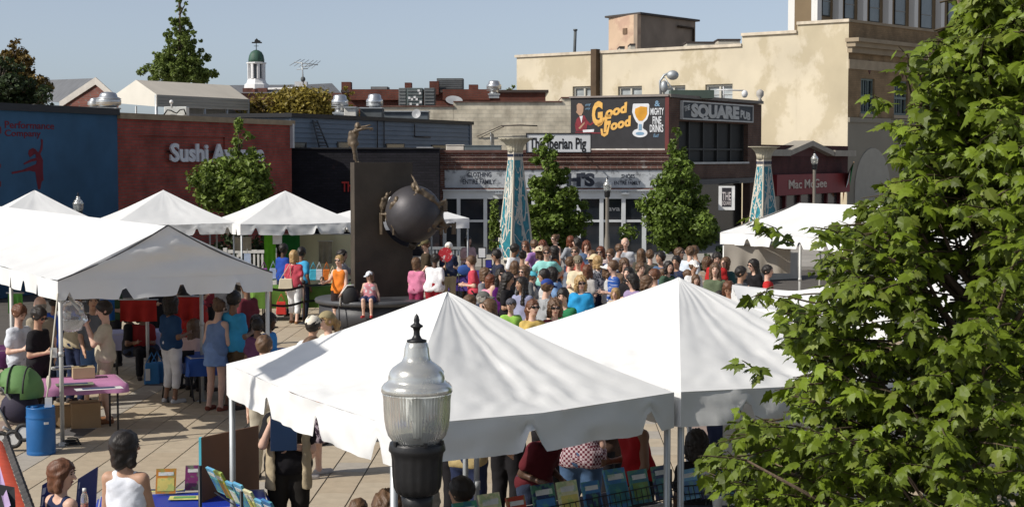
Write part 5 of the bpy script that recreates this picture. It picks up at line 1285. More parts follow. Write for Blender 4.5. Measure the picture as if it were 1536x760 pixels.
# ================================================================== MOSAIC COLUMNS
teal = M('mosaic_teal', (.03, .2, .25), .45, 0, .3, 8); teald = teal
crm = M('column_cream', (.6, .54, .44), .8, 0, .08, 2); capm = M('capital_cream', (.55, .5, .38), .8, 0, .1, 3); navy = M('dash_navy', (.03, .04, .08))
def column(px, ytop, ycap, ydash, ybot, Y, wtop, wneck, wbot, label, rot=33):
    s = Y / F; p = at(px, ybot, Y); r = empty('mosaic_column', p, label, 'column', 'egyptian style mosaic columns'); a = R(rot)
    Z = lambda y: p.z + (ybot - y) * s
    cr, sr = math.cos(a), math.sin(a); ex = (abs(cr) + abs(sr))
    hb, hn, ht = wbot * s / 2 / ex, wneck * s / 2 / ex, wtop * s / 2 / ex
    def ring(h, z): return [Vector((p.x + h * (x * cr - y * sr), p.y + h * (x * sr + y * cr), z)) for x, y in ((-1, -1), (1, -1), (1, 1), (-1, 1))]
    m = MB(); m.hexa(ring(hb, Z(ybot)), ring(hn, Z(ydash + 4))); m.build('shaft', crm, r)
    rnd = random.Random(int(px))
    for fi in range(4):
        B = ring(hb, Z(ybot)); T = ring(hn, Z(ydash + 4)); b0, b1, t0, t1 = B[fi], B[(fi + 1) % 4], T[fi], T[(fi + 1) % 4]
        nrm = (b1 - b0).cross(t0 - b0).normalized(); H = Z(ydash + 4) - Z(ybot)
        P = lambda u, v, o=.006: (b0.lerp(b1, u)).lerp(t0.lerp(t1, u), v) + nrm * o
        m = MB(); m.add([P(.1, .02), P(.9, .02), P(.9, .98), P(.1, .98)], [(0, 1, 2, 3)]); m.build('mosaic_panel', teal, r)
        m = MB()   # pale reeds: curved strips with leaf buds
        for k in range(9):
            u0 = .1 + .8 * rnd.random(); u1 = .1 + .8 * rnd.random(); v0 = rnd.random() * .55; v1 = min(.97, v0 + .25 + .4 * rnd.random()); bow = rnd.uniform(-.3, .3)
            N = 12; pts = []
            for q in range(N + 1):
                t = q / N; pts.append((min(.92, max(.08, u0 + (u1 - u0) * t + bow * math.sin(math.pi * t))), v0 + (v1 - v0) * t))
            wd = .028 + .01 * rnd.random()
            V = []
            for u, v in pts: V += [P(u - wd / (1 + v * .0), v, .012), P(u + wd, v, .012)]
            m.add(V, [(2 * q, 2 * q + 1, 2 * q + 3, 2 * q + 2) for q in range(N)])
            for q in (4, 8, 12):
                u, v = pts[q]; sd = rnd.choice((-1, 1)); l = .09; vv = .035
                m.add([P(u, v, .013), P(min(.95, max(.05, u + sd * l)), v + vv * .4, .013), P(min(.95, max(.05, u + sd * l * 1.3)), v + vv * 1.4, .013), P(u, v + vv * .9, .013)], [(0, 1, 2, 3)])
        for v in (.03, .2, .37, .55, .72, .88):
            V = []; N = 10; u0 = rnd.uniform(.1, .4); 
            for q in range(N + 1): t = q / N; V += [P(.1 + .8 * t, min(.97, v + .05 * math.sin(math.pi * t * 2 + u0 * 9) + .04 * t), .011), P(.1 + .8 * t, min(.98, v + .05 * math.sin(math.pi * t * 2 + u0 * 9) + .04 * t + .011), .011)]
            m.add(V, [(2 * q, 2 * q + 1, 2 * q + 3, 2 * q + 2) for q in range(N)])
        m.build('inlay', M('inlay_cream', (.58, .55, .48), .7), r)
    m = MB(); m.hexa(ring(hn * 1.03, Z(ydash + 4)), ring(hn * 1.03, Z(ydash - 5))); m.build('neck_band', crm, r)
    m = MB()
    B = ring(hn * 1.035, Z(ydash)); 
    for fi in range(4):
        for k in range(6):
            q = B[fi].lerp(B[(fi + 1) % 4], (k + .5) / 6); d_ = (B[(fi + 1) % 4] - B[fi]); m.box(q, (d_.length / 11, .03, 4.2 * s), math.atan2(d_.y, d_.x))
    m.build('dash_band', navy, r)
    m = MB(); m.lathe([(wneck * s / 2 * .98, Z(ydash - 5)), (wneck * s / 2 * 1.03, Z(ydash - 10)), (wneck * s / 2 * 1.2, Z(ydash - 15)), (wneck * s / 2 * 1.5, Z(ydash - 19)), (wtop * s / 2 * .83, Z(ydash - 22.5)), (wtop * s / 2, Z(ytop + .6)), (wtop * s / 2 * .99, Z(ytop))], Vector((p.x, p.y, 0)), 72, True, lambda k, n, z: 1 + (.05 if k % 4 in (0, 1) else -.04) * (1 if z < Z(ytop + 1) else 0)); m.build('capital', capm, r)
    m = MB(); m.box((p.x, p.y, p.z - .35), (hb * 3.1, hb * 3.1, .7), a); m.box((p.x, p.y, p.z * .5 - .35), (hb * 4.4, hb * 4.4, max(.1, p.z - .7)), a); m.build('plinth', M('plinth_stone', (.42, .39, .34), .85, 0, .12, 2), r)
column(773, 207, 210, 233, 388, 48, 52, 22, 58, 'teal mosaic column standing behind the crowd, left of centre')
column(1145, 220, 223, 244, 345, 52, 48, 21, 46, 'teal mosaic column beside the pub and the red front')
column(1413, 236, 239, 259, 360, 54, 40, 18, 44, 'mosaic column hidden behind the maple leaves')
# ================================================================== BRONZE SCULPTURE
Yd = 37.2; s = Yd / F
bz = M('bronze_brown', (.062, .049, .036), .6, .05, .35, 1.5, .2, 12); bzd = M('bronze_dark', (.06, .056, .06), .5, .3, .3, 1.2, .2, 10); bzl = M('bronze_figure', (.12, .09, .06), .5, .25, .35, 5)
cx = at(565, 445, Yd); base = empty('statue_plinth', (cx.x, Yd, 0), 'round dark stone plinth under the bronze slab', 'plinth')
zt = cx.z; rad = 92 * s
stone = M('plinth_dark', (.05, .05, .055), .5, 0, .2, 1, .1, 20)
m = MB(); m.lathe([(rad * .94, 0), (rad * .94, zt - .12)], (cx.x, Yd, 0), 64, True); m.build('drum', stone, base)
m = MB(); m.lathe([(rad * .95, zt - .13), (rad, zt - .1), (rad * 1.01, zt - .05), (rad, zt - .015), (rad * .97, zt), (.01, zt)], (cx.x, Yd, 0), 64, True); m.build('rim', M('plinth_rim', (.07, .072, .078), .4, 0, .15, 2), base)
# ring segments, slab, sphere, figures
stt = empty('bronze_statue', (cx.x + .1, Yd, zt), 'bronze slab with a circular bite holding a globe and small figures', 'statue')
x0, x1 = at(534, 300, Yd).x, at(619, 300, Yd).x; ztop = at(560, 243.5, Yd).z
cc = at(622, 325, Yd); rr = 47 * s; sa = R(8)
poly = [(x0, zt), (x1, zt)]
ang0 = math.acos(max(-1, min(1, (x1 - cc.x) / rr)))
for k in range(0, 31):
    a = -ang0 - (2 * math.pi - 2 * ang0) * k / 30
    poly.append((cc.x + rr * math.cos(a), cc.z + rr * math.sin(a)))
poly += [(x1, ztop), (x0, ztop)]
th = .32
m = MB(); b4 = []
N_ = len(poly); ca, sa_ = math.cos(R(-10)), math.sin(R(-10))
def slabp(x, z, o): dx = x - x0; return Vector((x0 + dx * ca - (o) * sa_ * -1 * 0 + 0, Yd - .36 + dx * .5 + o, z))
m.prism([slabp(x, z, 0) - Vector((0, 0, 0)) for x, z in poly], Vector((-8 * s, th, 0))); m.build('slab', bz, stt)
sph = at(620.5, 321, Yd - .05); m = MB(); m.ball(sph, 43 * s, 40, 24); m.build('globe', bzd, stt)
m = MB(); m.tube([(sph.x, sph.y, sph.z - 42 * s), (sph.x - .05, Yd + .05, cc.z - rr + .02)], .09, 10); m.build('globe_mount', bz, stt)
def figure(name, J, res=.014, k=.5, w=.95):
    k *= 1.5
    V, Q = body_geo({n: tuple(v) for n, v in J.items()}, k, w, res, False); np_mesh(name, V, Q, bzl, stt)
def pose(px_joints, Y, k):
    J = {n: at(x, y, Y + dy) for n, (x, y, dy) in px_joints.items()}; return J
# standing figure on the slab: bowed torso, arms held forward to the right
J = pose({'pel': (530, 215, 0), 'waist': (528.5, 209, 0), 'chest': (530.5, 200, 0), 'neckb': (534, 194, 0), 'head': (536.5, 189, 0), 'shr': (533, 197, -.12), 'elr': (543, 193.5, -.14), 'wrr': (553, 192.5, -.12), 'hdr': (558, 193, -.12),
          'shl': (533, 196.5, .12), 'ell': (543, 191, .14), 'wrl': (551, 189, .12), 'hdl': (554, 188, .12), 'hipr': (530.5, 217, -.05), 'knr': (532, 229, -.05), 'anr': (534.5, 240, -.05), 'tor': (538, 243, -.06), 'hipl': (531, 217, .05), 'knl': (533, 229, .05), 'anl': (536, 240, .05), 'tol': (540, 243, .05)}, Yd, .5)
figure('standing_figure', J)
# sprawled figure over the top right of the globe
J = pose({'pel': (645, 298, -.35), 'waist': (639, 294, -.4), 'chest': (630, 287, -.42), 'neckb': (625, 282, -.4), 'head': (621, 279, -.4), 'shr': (628, 285, -.5), 'elr': (624, 275, -.4), 'wrr': (620, 267, -.35), 'hdr': (618, 264, -.33),
          'shl': (628, 288, -.4), 'ell': (622, 293, -.5), 'wrl': (617, 296, -.5), 'hdl': (614, 296, -.5), 'hipr': (647, 299, -.4), 'knr': (656, 306, -.3), 'anr': (666, 302, -.2), 'tor': (669, 299, -.2), 'hipl': (647, 300, -.3), 'knl': (658, 309, -.25), 'anl': (667, 303, -.15), 'tol': (670, 302, -.15)}, Yd, .5)
figure('sprawled_figure', J)
J = pose({'pel': (657, 328, -.3), 'waist': (653, 331, -.35), 'chest': (648, 336, -.4), 'neckb': (645, 339, -.4), 'head': (643, 341.5, -.42), 'shr': (645, 336, -.45), 'elr': (637, 329, -.45), 'wrr': (631, 322, -.5), 'hdr': (629, 318, -.5),
          'shl': (649, 340, -.35), 'ell': (658, 343, -.2), 'wrl': (670, 341, -.1), 'hdl': (677, 337, -.1), 'hipr': (659, 326, -.3), 'knr': (663, 318, -.2), 'anr': (660, 312, -.15), 'tor': (664, 311, -.15), 'hipl': (660, 327, -.25), 'knl': (668, 338, -.1), 'anl': (679, 336, 0), 'tol': (683, 334, 0)}, Yd, .5)
figure('reaching_figure', J)
J = pose({'pel': (590, 318, -.35), 'waist': (590, 312, -.4), 'chest': (592, 306, -.45), 'neckb': (593, 303, -.45), 'head': (595, 299, -.45), 'shr': (590, 307, -.45), 'elr': (586, 314, -.35), 'wrr': (580, 318, -.25), 'hdr': (577, 320, -.2),
          'shl': (594, 306, -.45), 'ell': (598, 303, -.5), 'wrl': (601, 305, -.55), 'hdl': (602, 306, -.55), 'hipr': (589, 320, -.35), 'knr': (588, 331, -.4), 'anr': (590, 341, -.4), 'tor': (591, 345, -.42), 'hipl': (588, 319, -.3), 'knl': (580, 322, -.25), 'anl': (573, 321, -.2), 'tol': (570, 320, -.2)}, Yd, .5)
figure('crouching_figure', J, k=.42)
J = pose({'pel': (575, 309, -.1), 'waist': (576, 305, -.1), 'chest': (577, 299, -.12), 'neckb': (579, 295, -.12), 'head': (581, 292, -.12), 'shr': (575, 299, -.15), 'elr': (573, 305, -.15), 'wrr': (574, 311, -.15), 'hdr': (575, 313, -.15),
          'shl': (580, 298, -.1), 'ell': (583, 294, -.1), 'wrl': (585, 290, -.1), 'hdl': (586, 288, -.1), 'hipr': (574, 310, -.1), 'knr': (573, 317, -.1), 'anr': (573, 324, -.1), 'tor': (573, 327, -.1), 'hipl': (576, 310, -.08), 'knl': (577, 317, -.08), 'anl': (576, 323, -.08), 'tol': (577, 326, -.08)}, Yd, .4)
figure('climbing_figure', J, k=.34)

# ================================================================== TREES
def leafmat(name, col, tl=.3, isl=.45): return M(name, col, .5, 0, .25, 1.5, island=isl, translucent=tl, spec=.3)
def leaf_cloud(name, centers, radii, n, size, mat, parent, seed=0, droop=.2, zsq=.8):
    g = np.random.default_rng(seed); C = np.array(centers); Rr = np.array(radii)
    w = Rr ** 2; idx = g.choice(len(C), n, p=w / w.sum())
    d = g.normal(size=(n, 3)); d /= np.linalg.norm(d, axis=1)[:, None]
    rad = Rr[idx] * g.uniform(.35, 1.0, n) ** .6
    pos = C[idx] + d * rad[:, None] * np.array([1, 1, zsq])
    nrm = d * .6 + np.array([0, 0, .5]) + g.normal(size=(n, 3)) * .55; nrm /= np.linalg.norm(nrm, axis=1)[:, None]
    t = np.cross(nrm, g.normal(size=(n, 3))); t /= np.linalg.norm(t, axis=1)[:, None] + 1e-9
    b = np.cross(nrm, t); s = size * g.uniform(.6, 1.35, n)[:, None]
    V = np.stack([pos - t * s * .5, pos + b * s * .34 + nrm * s * .08, pos + t * s * .55 - nrm * s * .1, pos - b * s * .34 + nrm * s * .08], 1).reshape(-1, 3)
    Q = np.arange(n * 4).reshape(-1, 4)
    return np_mesh(name, V, Q, mat, parent, smooth=False)
barkm = M('bark', (.11, .085, .062), .9, 0, .3, 6, .5, 25, stretch=(1, 1, .3))
def tree(px, ybot, Y, prof, label, nleaf, lsize, mat, seed, trunk_r=.09, zg=0.0, nclump=150, group='young street trees', clr=.3, cat='tree', limb=True):
    """prof: (photo row, half width px left, half width px right) down the crown"""
    g = random.Random(seed); p = at(px, ybot, Y); s = Y / F; r = empty('tree', (p.x, Y, zg), label, cat, group)
    rows = [q[0] for q in prof]; cs = []; rs = []
    def hw(y):
        for a, b in zip(prof[:-1], prof[1:]):
            if a[0] <= y <= b[0]:
                t = (y - a[0]) / (b[0] - a[0]); return a[1] + (b[1] - a[1]) * t, a[2] + (b[2] - a[2]) * t
        return prof[-1][1:]
    tries = 0
    while len(cs) < nclump and tries < 9000:
        tries += 1
        y = g.uniform(rows[0], rows[-1]); l, rr_ = hw(y); mx = max(q[1] + q[2] for q in prof) / 2
        if g.random() > ((l + rr_) / 2 / mx) ** 1.2 + .12: continue
        a = g.uniform(0, 2 * math.pi); q = math.sqrt(g.random()) * (.95 if g.random() < .8 else 1.35); cl = max(.13, (l + rr_) / 2 * s * clr * g.uniform(.4, 1.25))
        hx = (rr_ if math.cos(a) > 0 else l) * s; hy = (l + rr_) / 2 * s
        rx = max(0, hx - cl * .35); ry = max(0, hy - cl * .35)
        c = at(px, y, Y); cs.append((c.x + math.cos(a) * q * rx, Y + math.sin(a) * q * ry, c.z)); rs.append(cl)
    m = MB(); top = at(px, rows[0] + (rows[-1] - rows[0]) * .12, Y)
    m.tube([(p.x, Y, zg), (p.x + .02, Y, zg + 1), (p.x - .03, Y, (zg + top.z) / 2), (top.x, Y, top.z)], [trunk_r, trunk_r * .85, trunk_r * .6, trunk_r * .15], 8); m.build('trunk', barkm, r)
    if limb:
        m = MB()
        for i in range(0, len(cs), max(1, len(cs) // 26)):
            c = Vector(cs[i]); a = Vector((p.x, Y, max(zg + .8, c.z - (c - Vector((p.x, Y, c.z))).length * 1.1 - .3))); m.tube([a, a.lerp(c, .5) + Vector((0, 0, .05)), c], [trunk_r * .35, trunk_r * .22, trunk_r * .08], 5)
        m.build('branch', barkm, r, kind='stuff')
    leaf_cloud('crown', cs, rs, nleaf, lsize, mat, r, seed)
    return r
gm1 = leafmat('leaf_green', (.145, .2, .036)); gm2 = leafmat('leaf_deep', (.135, .195, .034)); gm3 = leafmat('leaf_cypress', (.15, .2, .045), .3); gm4 = leafmat('leaf_autumn', (.17, .115, .03), .25, .6); gm5 = leafmat('leaf_olive', (.24, .19, .035), .3, .55); gm6 = leafmat('leaf_darkdist', (.035, .055, .018), .2)
tree(358, 316, 47, [(176, 4, 4), (195, 11, 15), (215, 14, 26), (235, 21, 35), (250, 61, 40), (262, 77, 44), (285, 73, 47), (302, 61, 44), (318, 40, 35)], 'green young tree partly covering the red brick restaurant sign', 7500, .15, gm1, 11, .07)
tree(820, 372, 50, [(205, 11, 8), (225, 20, 13), (255, 27, 23), (285, 30, 44), (310, 35, 51), (335, 37, 56), (355, 37, 49), (374, 21, 23)], 'green young tree between the mosaic column and the shop lamp', 9000, .15, gm2, 12, .08)
tree(1014, 378, 50, [(186, 5, 4), (205, 11, 13), (225, 14, 14), (250, 21, 26), (272, 35, 44), (300, 47, 54), (330, 63, 66), (350, 66, 63), (372, 35, 37)], 'green young tree in front of the pub and shop corner', 11000, .15, gm2, 13, .08)
tree(741, 395, 47, [(300, 2, 3), (320, 4, 5), (345, 6, 8), (372, 5, 6)], 'thin leafy sapling against the white shop front left of the column', 700, .11, gm1, 14, .03, nclump=26)
tree(270, 130, 140, [(-30, 2, 5), (-12, 5, 9), (5, 10, 13), (30, 18, 18), (55, 29, 22), (80, 37, 31), (105, 46, 41), (124, 52, 48)], 'tall conical green tree rising behind the white canopy building', 15000, .26, gm3, 15, .35, nclump=260, clr=.19, group=None)
tree(20, 165, 72, [(60, 16, 8), (85, 36, 26), (110, 50, 42), (135, 60, 62), (165, 66, 70)], 'autumn tinted tree with wispy yellow twigs at far left', 7000, .2, gm4, 16, .2, nclump=80, clr=.36, group=None)
tree(0, 165, 70, [(85, 20, 22), (110, 30, 50), (140, 40, 62), (166, 40, 80)], 'dark green tree mixed into the autumn tree at far left', 5000, .2, gm6, 17, .2, nclump=50, clr=.36, group=None)
tree(440, 178, 92, [(134, 18, 30), (145, 46, 52), (160, 64, 62), (180, 70, 70)], 'yellow olive shrubby tree behind the siding building', 9000, .22, gm5, 18, .1, nclump=90, clr=.4, group=None)
tree(395, 178, 91, [(150, 12, 14), (162, 26, 28), (180, 30, 36)], 'rusty brown shrub at the left end of the olive tree', 2500, .2, gm4, 19, .08, nclump=30, group=None)
tree(520, 150, 93, [(132, 4, 5), (145, 7, 10), (160, 10, 14), (178, 30, 30)], 'olive creeper climbing the brick chimney', 1400, .18, gm5, 20, .05, nclump=24, group=None)
tree(764, 150, 140, [(128, 4, 8), (138, 12, 18), (152, 20, 24)], 'small dark green tree far behind by the stucco wall', 900, .35, gm3, 21, .2, nclump=20, group=None)
tree(370, 420, 48.5, [(352, 40, 60), (375, 50, 60), (410, 50, 60)], 'dark hedge bush behind the white railing under the tents', 4000, .12, gm6, 22, .04, nclump=40, group=None, cat='shrub')
tree(1080, 418, 49, [(372, 16, 20), (390, 30, 34), (415, 30, 34)], 'low dark shrub beneath the tree by the pub', 1500, .12, gm6, 23, .03, nclump=24, group=None, cat='shrub')
# ---- the foreground maple
mg = random.Random(44)
YM = 10.0; tp = at(1466, 380, YM); mp_root = empty('maple_tree', (tp.x, YM, 0), 'large leafy maple filling the right foreground', 'tree')
lfm = [leafmat('maple_leaf', (.108, .152, .011), .24, .5), leafmat('maple_leaf_yellow', (.16, .2, .028), .3, .3)]
twm = M('maple_twig', (.07, .05, .028), .8, 0, .3, 8)
bkm = M('maple_bark', (.17, .12, .085), .9, 0, .3, 9, .5, 30, stretch=(1, 1, .3))
# outline of the crown on its left side, row -> column
XL = [(-30, 1426), (20, 1421), (55, 1360), (95, 1350), (120, 1350), (140, 1326), (160, 1306), (200, 1321), (225, 1321), (250, 1311), (275, 1290), (300, 1242), (325, 1225), (345, 1195), (365, 1211), (385, 1191), (400, 1176), (430, 1134), (460, 1131), (500, 1146), (530, 1171), (548, 1146), (570, 1131), (590, 1156), (606, 1146), (622, 1066), (645, 1032), (690, 1008), (715, 1041), (740, 1066), (800, 1076)]
def xl(y):
    for a, b in zip(XL[:-1], XL[1:]):
        if a[0] <= y <= b[0]: return a[1] + (b[1] - a[1]) * (y - a[0]) / (b[0] - a[0])
    return 1425 if y < 0 else 1110
def leaf_geo(k):
    g = random.Random(k); half = [(0, -.02), (.13, -.01), (.34, .05), (.33, .2), (.47, .36), (.3, .4), (.34, .58), (.19, .6), (.12, .76), (0, 1.0)]
    pts = [(x, y) for x, y in half]; V = []; fold = g.uniform(.15, .6); curl = g.uniform(.1, .7)
    def P(x, y): return (x, y - .1, -abs(x) * fold * (.4 + y) - curl * max(0, y - .2) ** 2 * .9 + g.uniform(-.015, .015))
    rib = [P(0, 0), P(0, .35), P(0, 1.0)]
    V = [P(0, 0), P(0, .2), P(0, .45), P(0, .62), P(0, 1.0)]; Fc = []
    for sg in (1, -1):
        b = len(V); V += [P(sg * x, y) for x, y in half[1:-1]]
        ids = list(range(b, b + 8))
        fs = [(0, ids[0], 1), (ids[0], ids[1], ids[2]), (ids[0], ids[2], 1), (1, ids[2], 2), (ids[2], ids[3], ids[4]), (ids[2], ids[4], 2), (ids[4], ids[5], ids[6]), (ids[4], ids[6], 2), (2, ids[6], 3), (ids[6], ids[7], 3), (3, ids[7], 4)]
        Fc += [f if sg > 0 else f[::-1] for f in fs]
    V += [(.012, -.12, 0), (-.012, -.12, 0), (.008, -.45, .12), (-.008, -.45, .12)]; b = len(V) - 4; Fc += [(b, b + 1, b + 3, b + 2)]
    return np.array(V), Fc
LG = [leaf_geo(k) for k in range(6)]
leaves = []; twigs = MB(); bases = []
def spray(base, dirv, L, n):
    dirv = dirv.normalized(); pts = []
    for i in range(5):
        t = i / 4; pts.append(base + dirv * L * t + Vector((0, 0, -.10 * L * t * t)) + Vector((mg.uniform(-.02, .02), mg.uniform(-.02, .02), 0)))
    twigs.tube(pts, [.007, .006, .005, .004, .002], 4, cap=False)
    for i in range(n):
        t = .1 + .95 * i / n; k = min(3, int(t * 4)); p = pts[k].lerp(pts[min(4, k + 1)], min(1, t * 4 - k)) if t < 1 else pts[4]
        side = dirv.cross(Vector((0, 0, 1))); side = side.normalized() if side.length > .01 else Vector((1, 0, 0))
        sg = 1 if i % 2 else -1
        out = (dirv * mg.uniform(.2, .8) + side * sg * mg.uniform(.4, 1) + Vector((mg.uniform(-.5, .5), mg.uniform(-.5, .5), mg.uniform(-1.0, -.15)))).normalized()
        up = (Vector((-.25, -.3, 1)) + Vector((mg.gauss(0, .45), mg.gauss(0, .45), mg.gauss(0, .35)))); nz = (up - out * up.dot(out)).normalized(); xx = out.cross(nz)
        sz = mg.uniform(.05, .118) * (1 if mg.random() < .8 else .6)
        q = p + out * sz * .45
        m = Matrix(((xx.x * sz, out.x * sz, nz.x * sz, q.x), (xx.y * sz, out.y * sz, nz.y * sz, q.y), (xx.z * sz, out.z * sz, nz.z * sz, q.z), (0, 0, 0, 1)))
        leaves.append((m, mg.randrange(6), 0 if mg.random() < .86 else 1, q.y))
ns = 0; tries = 0
axis = lambda z: Vector((tp.x + .05 * math.sin(z * 2), YM, z))
while ns < 1700 and tries < 18000:
    tries += 1
    y = mg.uniform(-40, 800); x0 = xl(y) + 22; x = x0 + (1600 - x0) * mg.random() ** 1.0
    dpt = (x - x0) / 420; hy = .25 + 1.55 * math.sqrt(max(0, min(1, dpt)))
    # open gaps where the photo shows tent and sky through the leaves
    if any(((x - gx) / gw) ** 2 + ((y - gy) / gh) ** 2 < 1 and mg.random() < .97 for gx, gy, gw, gh in ((1452, 338, 66, 40), (1412, 420, 50, 44), (1290, 492, 24, 30), (1367, 722, 22, 16), (1285, 552, 20, 18), (1205, 432, 26, 18), (1500, 215, 22, 18), (1405, 240, 26, 24), (1330, 400, 22, 14), (1360, 610, 22, 16))): continue
    Y = YM - 0.1 + mg.uniform(-hy, hy) * (.9 if mg.random() < .8 else 1.0)
    tipp = at(x, y, Y); c = axis(tipp.z - .25); o = (tipp - c); L = mg.uniform(.28, .5)
    dv = Vector((o.x, o.y, 0)); dv = (dv.normalized() if dv.length > .01 else Vector((0, -1, 0))) * .9 + Vector((mg.gauss(0, .22), mg.gauss(0, .22), mg.uniform(-.05, .6)))
    dv.normalize(); spray(tipp - dv * L, dv, L, mg.randint(9, 14)); bases.append(tipp - dv * L); ns += 1
# named outlying shoots seen in the photograph
for pts in ([(1385, 130), (1352, 62), 9.4], [(1375, 150), (1358, 98), 9.4], [(1150, 350), (1122, 318), 9.3], [(1190, 365), (1150, 330), 9.3], [(1260, 350), (1222, 335), 9.2], [(1150, 560), (1112, 535), 9.2], [(1125, 640), (1105, 608), 9.1], [(1330, 160), (1310, 138), 9.4], [(1120, 690), (1044, 675), 9.0], [(1160, 430), (1128, 442), 9.4]):
    b_ = at(*pts[0], pts[2]); e_ = at(*pts[1], pts[2] - .1); spray(b_, e_ - b_, (e_ - b_).length, 12); bases.append(b_)
twigs.build('twig', twm, mp_root, kind='stuff')
m = MB(); zs = [0, 1.2, 2.4, 3.4, 4.3, 5.2]; m.tube([axis(z) for z in zs], [.12, .1, .075, .05, .03, .012], 12); m.build('trunk', bkm, mp_root)
for i in range(0, len(bases), 14):
    b_ = bases[i]; z0 = max(1.3, b_.z - .2 - (b_ - axis(b_.z)).length * .6); z0 = min(z0, 4.8); m = MB(); a_ = axis(z0); m.tube([a_, a_.lerp(b_, .5) + Vector((0, 0, -.05)), b_], [.022, .014, .006], 6); m.build('branch', bkm, mp_root)
leaves.sort(key=lambda l: l[3])
def screen(q):
    d_ = q - Vector((0, 0, CAMZ)); zc = d_.y * _cp - d_.z * _sp; return 768 + F * d_.x / zc, 380 - F * (d_.y * _sp + d_.z * _cp) / zc
lm = []
for k in range(6):
    for q in (0, 1):
        me = bpy.data.meshes.new('leaf'); me.from_pydata(LG[k][0].tolist(), [], LG[k][1]); me.materials.append(lfm[q]); lm.append(me)
nl = 0; VV = {0: [], 1: []}; FF = {0: [], 1: []}; cnt = {0: 0, 1: 0}
for mtx, k, q, yy in leaves:
    sx, sy = screen(mtx.translation)
    if nl < 300 and 0 < sx < 1536 and 0 < sy < 760:
        o = bpy.data.objects.new('leaf', lm[k * 2 + q]); COL.objects.link(o); o.parent = mp_root; o.matrix_basis = Matrix.Translation(-ORG[mp_root.name]) @ mtx; nl += 1
    else:
        A_ = np.array(mtx); V = LG[k][0] @ A_[:3, :3].T + A_[:3, 3]; VV[q].append(V); FF[q] += [[i + cnt[q] for i in f] for f in LG[k][1]]; cnt[q] += len(V)
allV = np.concatenate(VV[0] + VV[1]); me = bpy.data.meshes.new('foliage'); me.from_pydata((allV - np.array(ORG[mp_root.name])).tolist(), [], FF[0] + [[i + cnt[0] for i in f] for f in FF[1]])
me.materials.append(lfm[0]); me.materials.append(lfm[1]); me.polygons.foreach_set('material_index', [0] * len(FF[0]) + [1] * len(FF[1]))
o = link_mesh('foliage', me, None, mp_root); o['kind'] = 'stuff'
# ================================================================== PEOPLE
GC = 'festival goers in the crowd'
W_ = (.75, .75, .75); NAVY = (.02, .028, .065); BLK = (.015, .014, .016); JEAN = (.05, .08, .14); KHA = (.36, .3, .2); GRY = (.3, .31, .33)
cr_ = random.Random(9)
def crowd(px, py, label, **kw):
    kw.setdefault('group', GC); kw.setdefault('res', .024); kw.setdefault('lean', cr_.uniform(-3, 7)); kw.setdefault('twist', cr_.uniform(-12, 12)); kw.setdefault('hnod', cr_.uniform(-4, 14)); kw.setdefault('hturn', cr_.uniform(-25, 25))
    kw.setdefault('arms', (cr_.choice(('down', 'fwd', 'low', 'cross')), cr_.choice(('down', 'fwd', 'low', 'hips')))); kw['w'] = kw.get('w', 1.0) * cr_.uniform(.94, 1.08)
    return person(px, py, label, **kw)
# --- crowd between the statue and the right-hand tents
crowd(702, 355, 'smiling woman in pale pink top behind the table by the white shop front', h=1.65, hair=('bob', 'black'), top=('tee', (.6, .4, .4)), arms=('fwd', 'cross'), rz=25, w=1.1)
crowd(712, 384, 'short haired woman in bright coral red tee facing left', rz=-80, hair=('short', 'brown'), top=('tee', (.52, .06, .09)), bot=('long', BLK), arms=('fwd', 'fwd'), w=1.2)
crowd(733, 413, 'auburn haired woman turned away beside the purple tank top woman', h=1.55, rz=130, hair=('bob', 'red'), top=('tee', (.6, .25, .35)))
crowd(749, 403, 'woman in purple tank top and sunglasses with long dark hair', rz=10, w=1.2, hair=('long', 'black'), top=('tank', (.1, .015, .14)), glasses=1)
crowd(762, 409, 'dark haired person in black just behind the purple tank top', rz=60, hair=('long', 'black'), top=('tee', BLK), skin='tan')
crowd(769, 366, 'man in white tee facing right by the mosaic column', h=1.76, rz=60, skin='brown', hair=('short', 'black'), top=('tee', W_), arms=('fwd', 'down'))
crowd(784, 376, 'woman in brown strappy top seen from behind', rz=165, skin='tan', hair=('bun', 'black'), top=('tank', (.17, .1, .05)))
crowd(786, 399, 'grey haired woman in sunglasses and grey top facing left', rz=-55, hair=('bob', 'brown'), top=('tee', (.16, .17, .18)), glasses=1, arms=('fwd', 'fwd'))
crowd(784, 416, 'long black haired woman in lavender grey tee', rz=-35, skin='tan', hair=('long2', 'black'), top=('tee', (.27, .28, .4)), arms=('low', 'low'))
crowd(799, 408, 'person in turquoise cap bending behind the long haired woman', h=1.55, rz=95, hair=('short', 'brown'), hat=('cap', (.1, .45, .55)), top=('tee', (.5, .45, .4)))
crowd(816, 420, 'man in royal blue cap and grey tee with backpack strap', h=1.76, rz=115, hair=('short', 'brown'), hat=('cap', (.03, .06, .25)), top=('tee', (.31, .32, .33)), arms=('fwd', 'fwd'), hnod=12)
crowd(820, 370, 'stout man in aqua tee and sunglasses with hands on hips', h=1.8, w=1.35, rz=-8, hair=('short', 'brown'), top=('tee', (.28, .62, .58)), arms=('hips', 'hips'), glasses=1)
crowd(804, 360, 'man in lilac purple tee turned away behind the aqua shirt', h=1.76, rz=-140, hair=('short', 'brown'), top=('tee', (.32, .17, .4)))
crowd(833, 352, 'woman in sunglasses and white strap top looking left at the back', rz=-50, hair=('bun', 'brown'), top=('tank', (.7, .68, .65)), glasses=1)
crowd(856, 354, 'auburn haired person in grey long sleeves at the back', rz=-150, hair=('bob', 'red'), top=('long', GRY))
crowd(869, 357, 'dark haired person in white shirt at the back next to grey sleeves', rz=-110, hair=('bob', 'black'), top=('tee', W_))
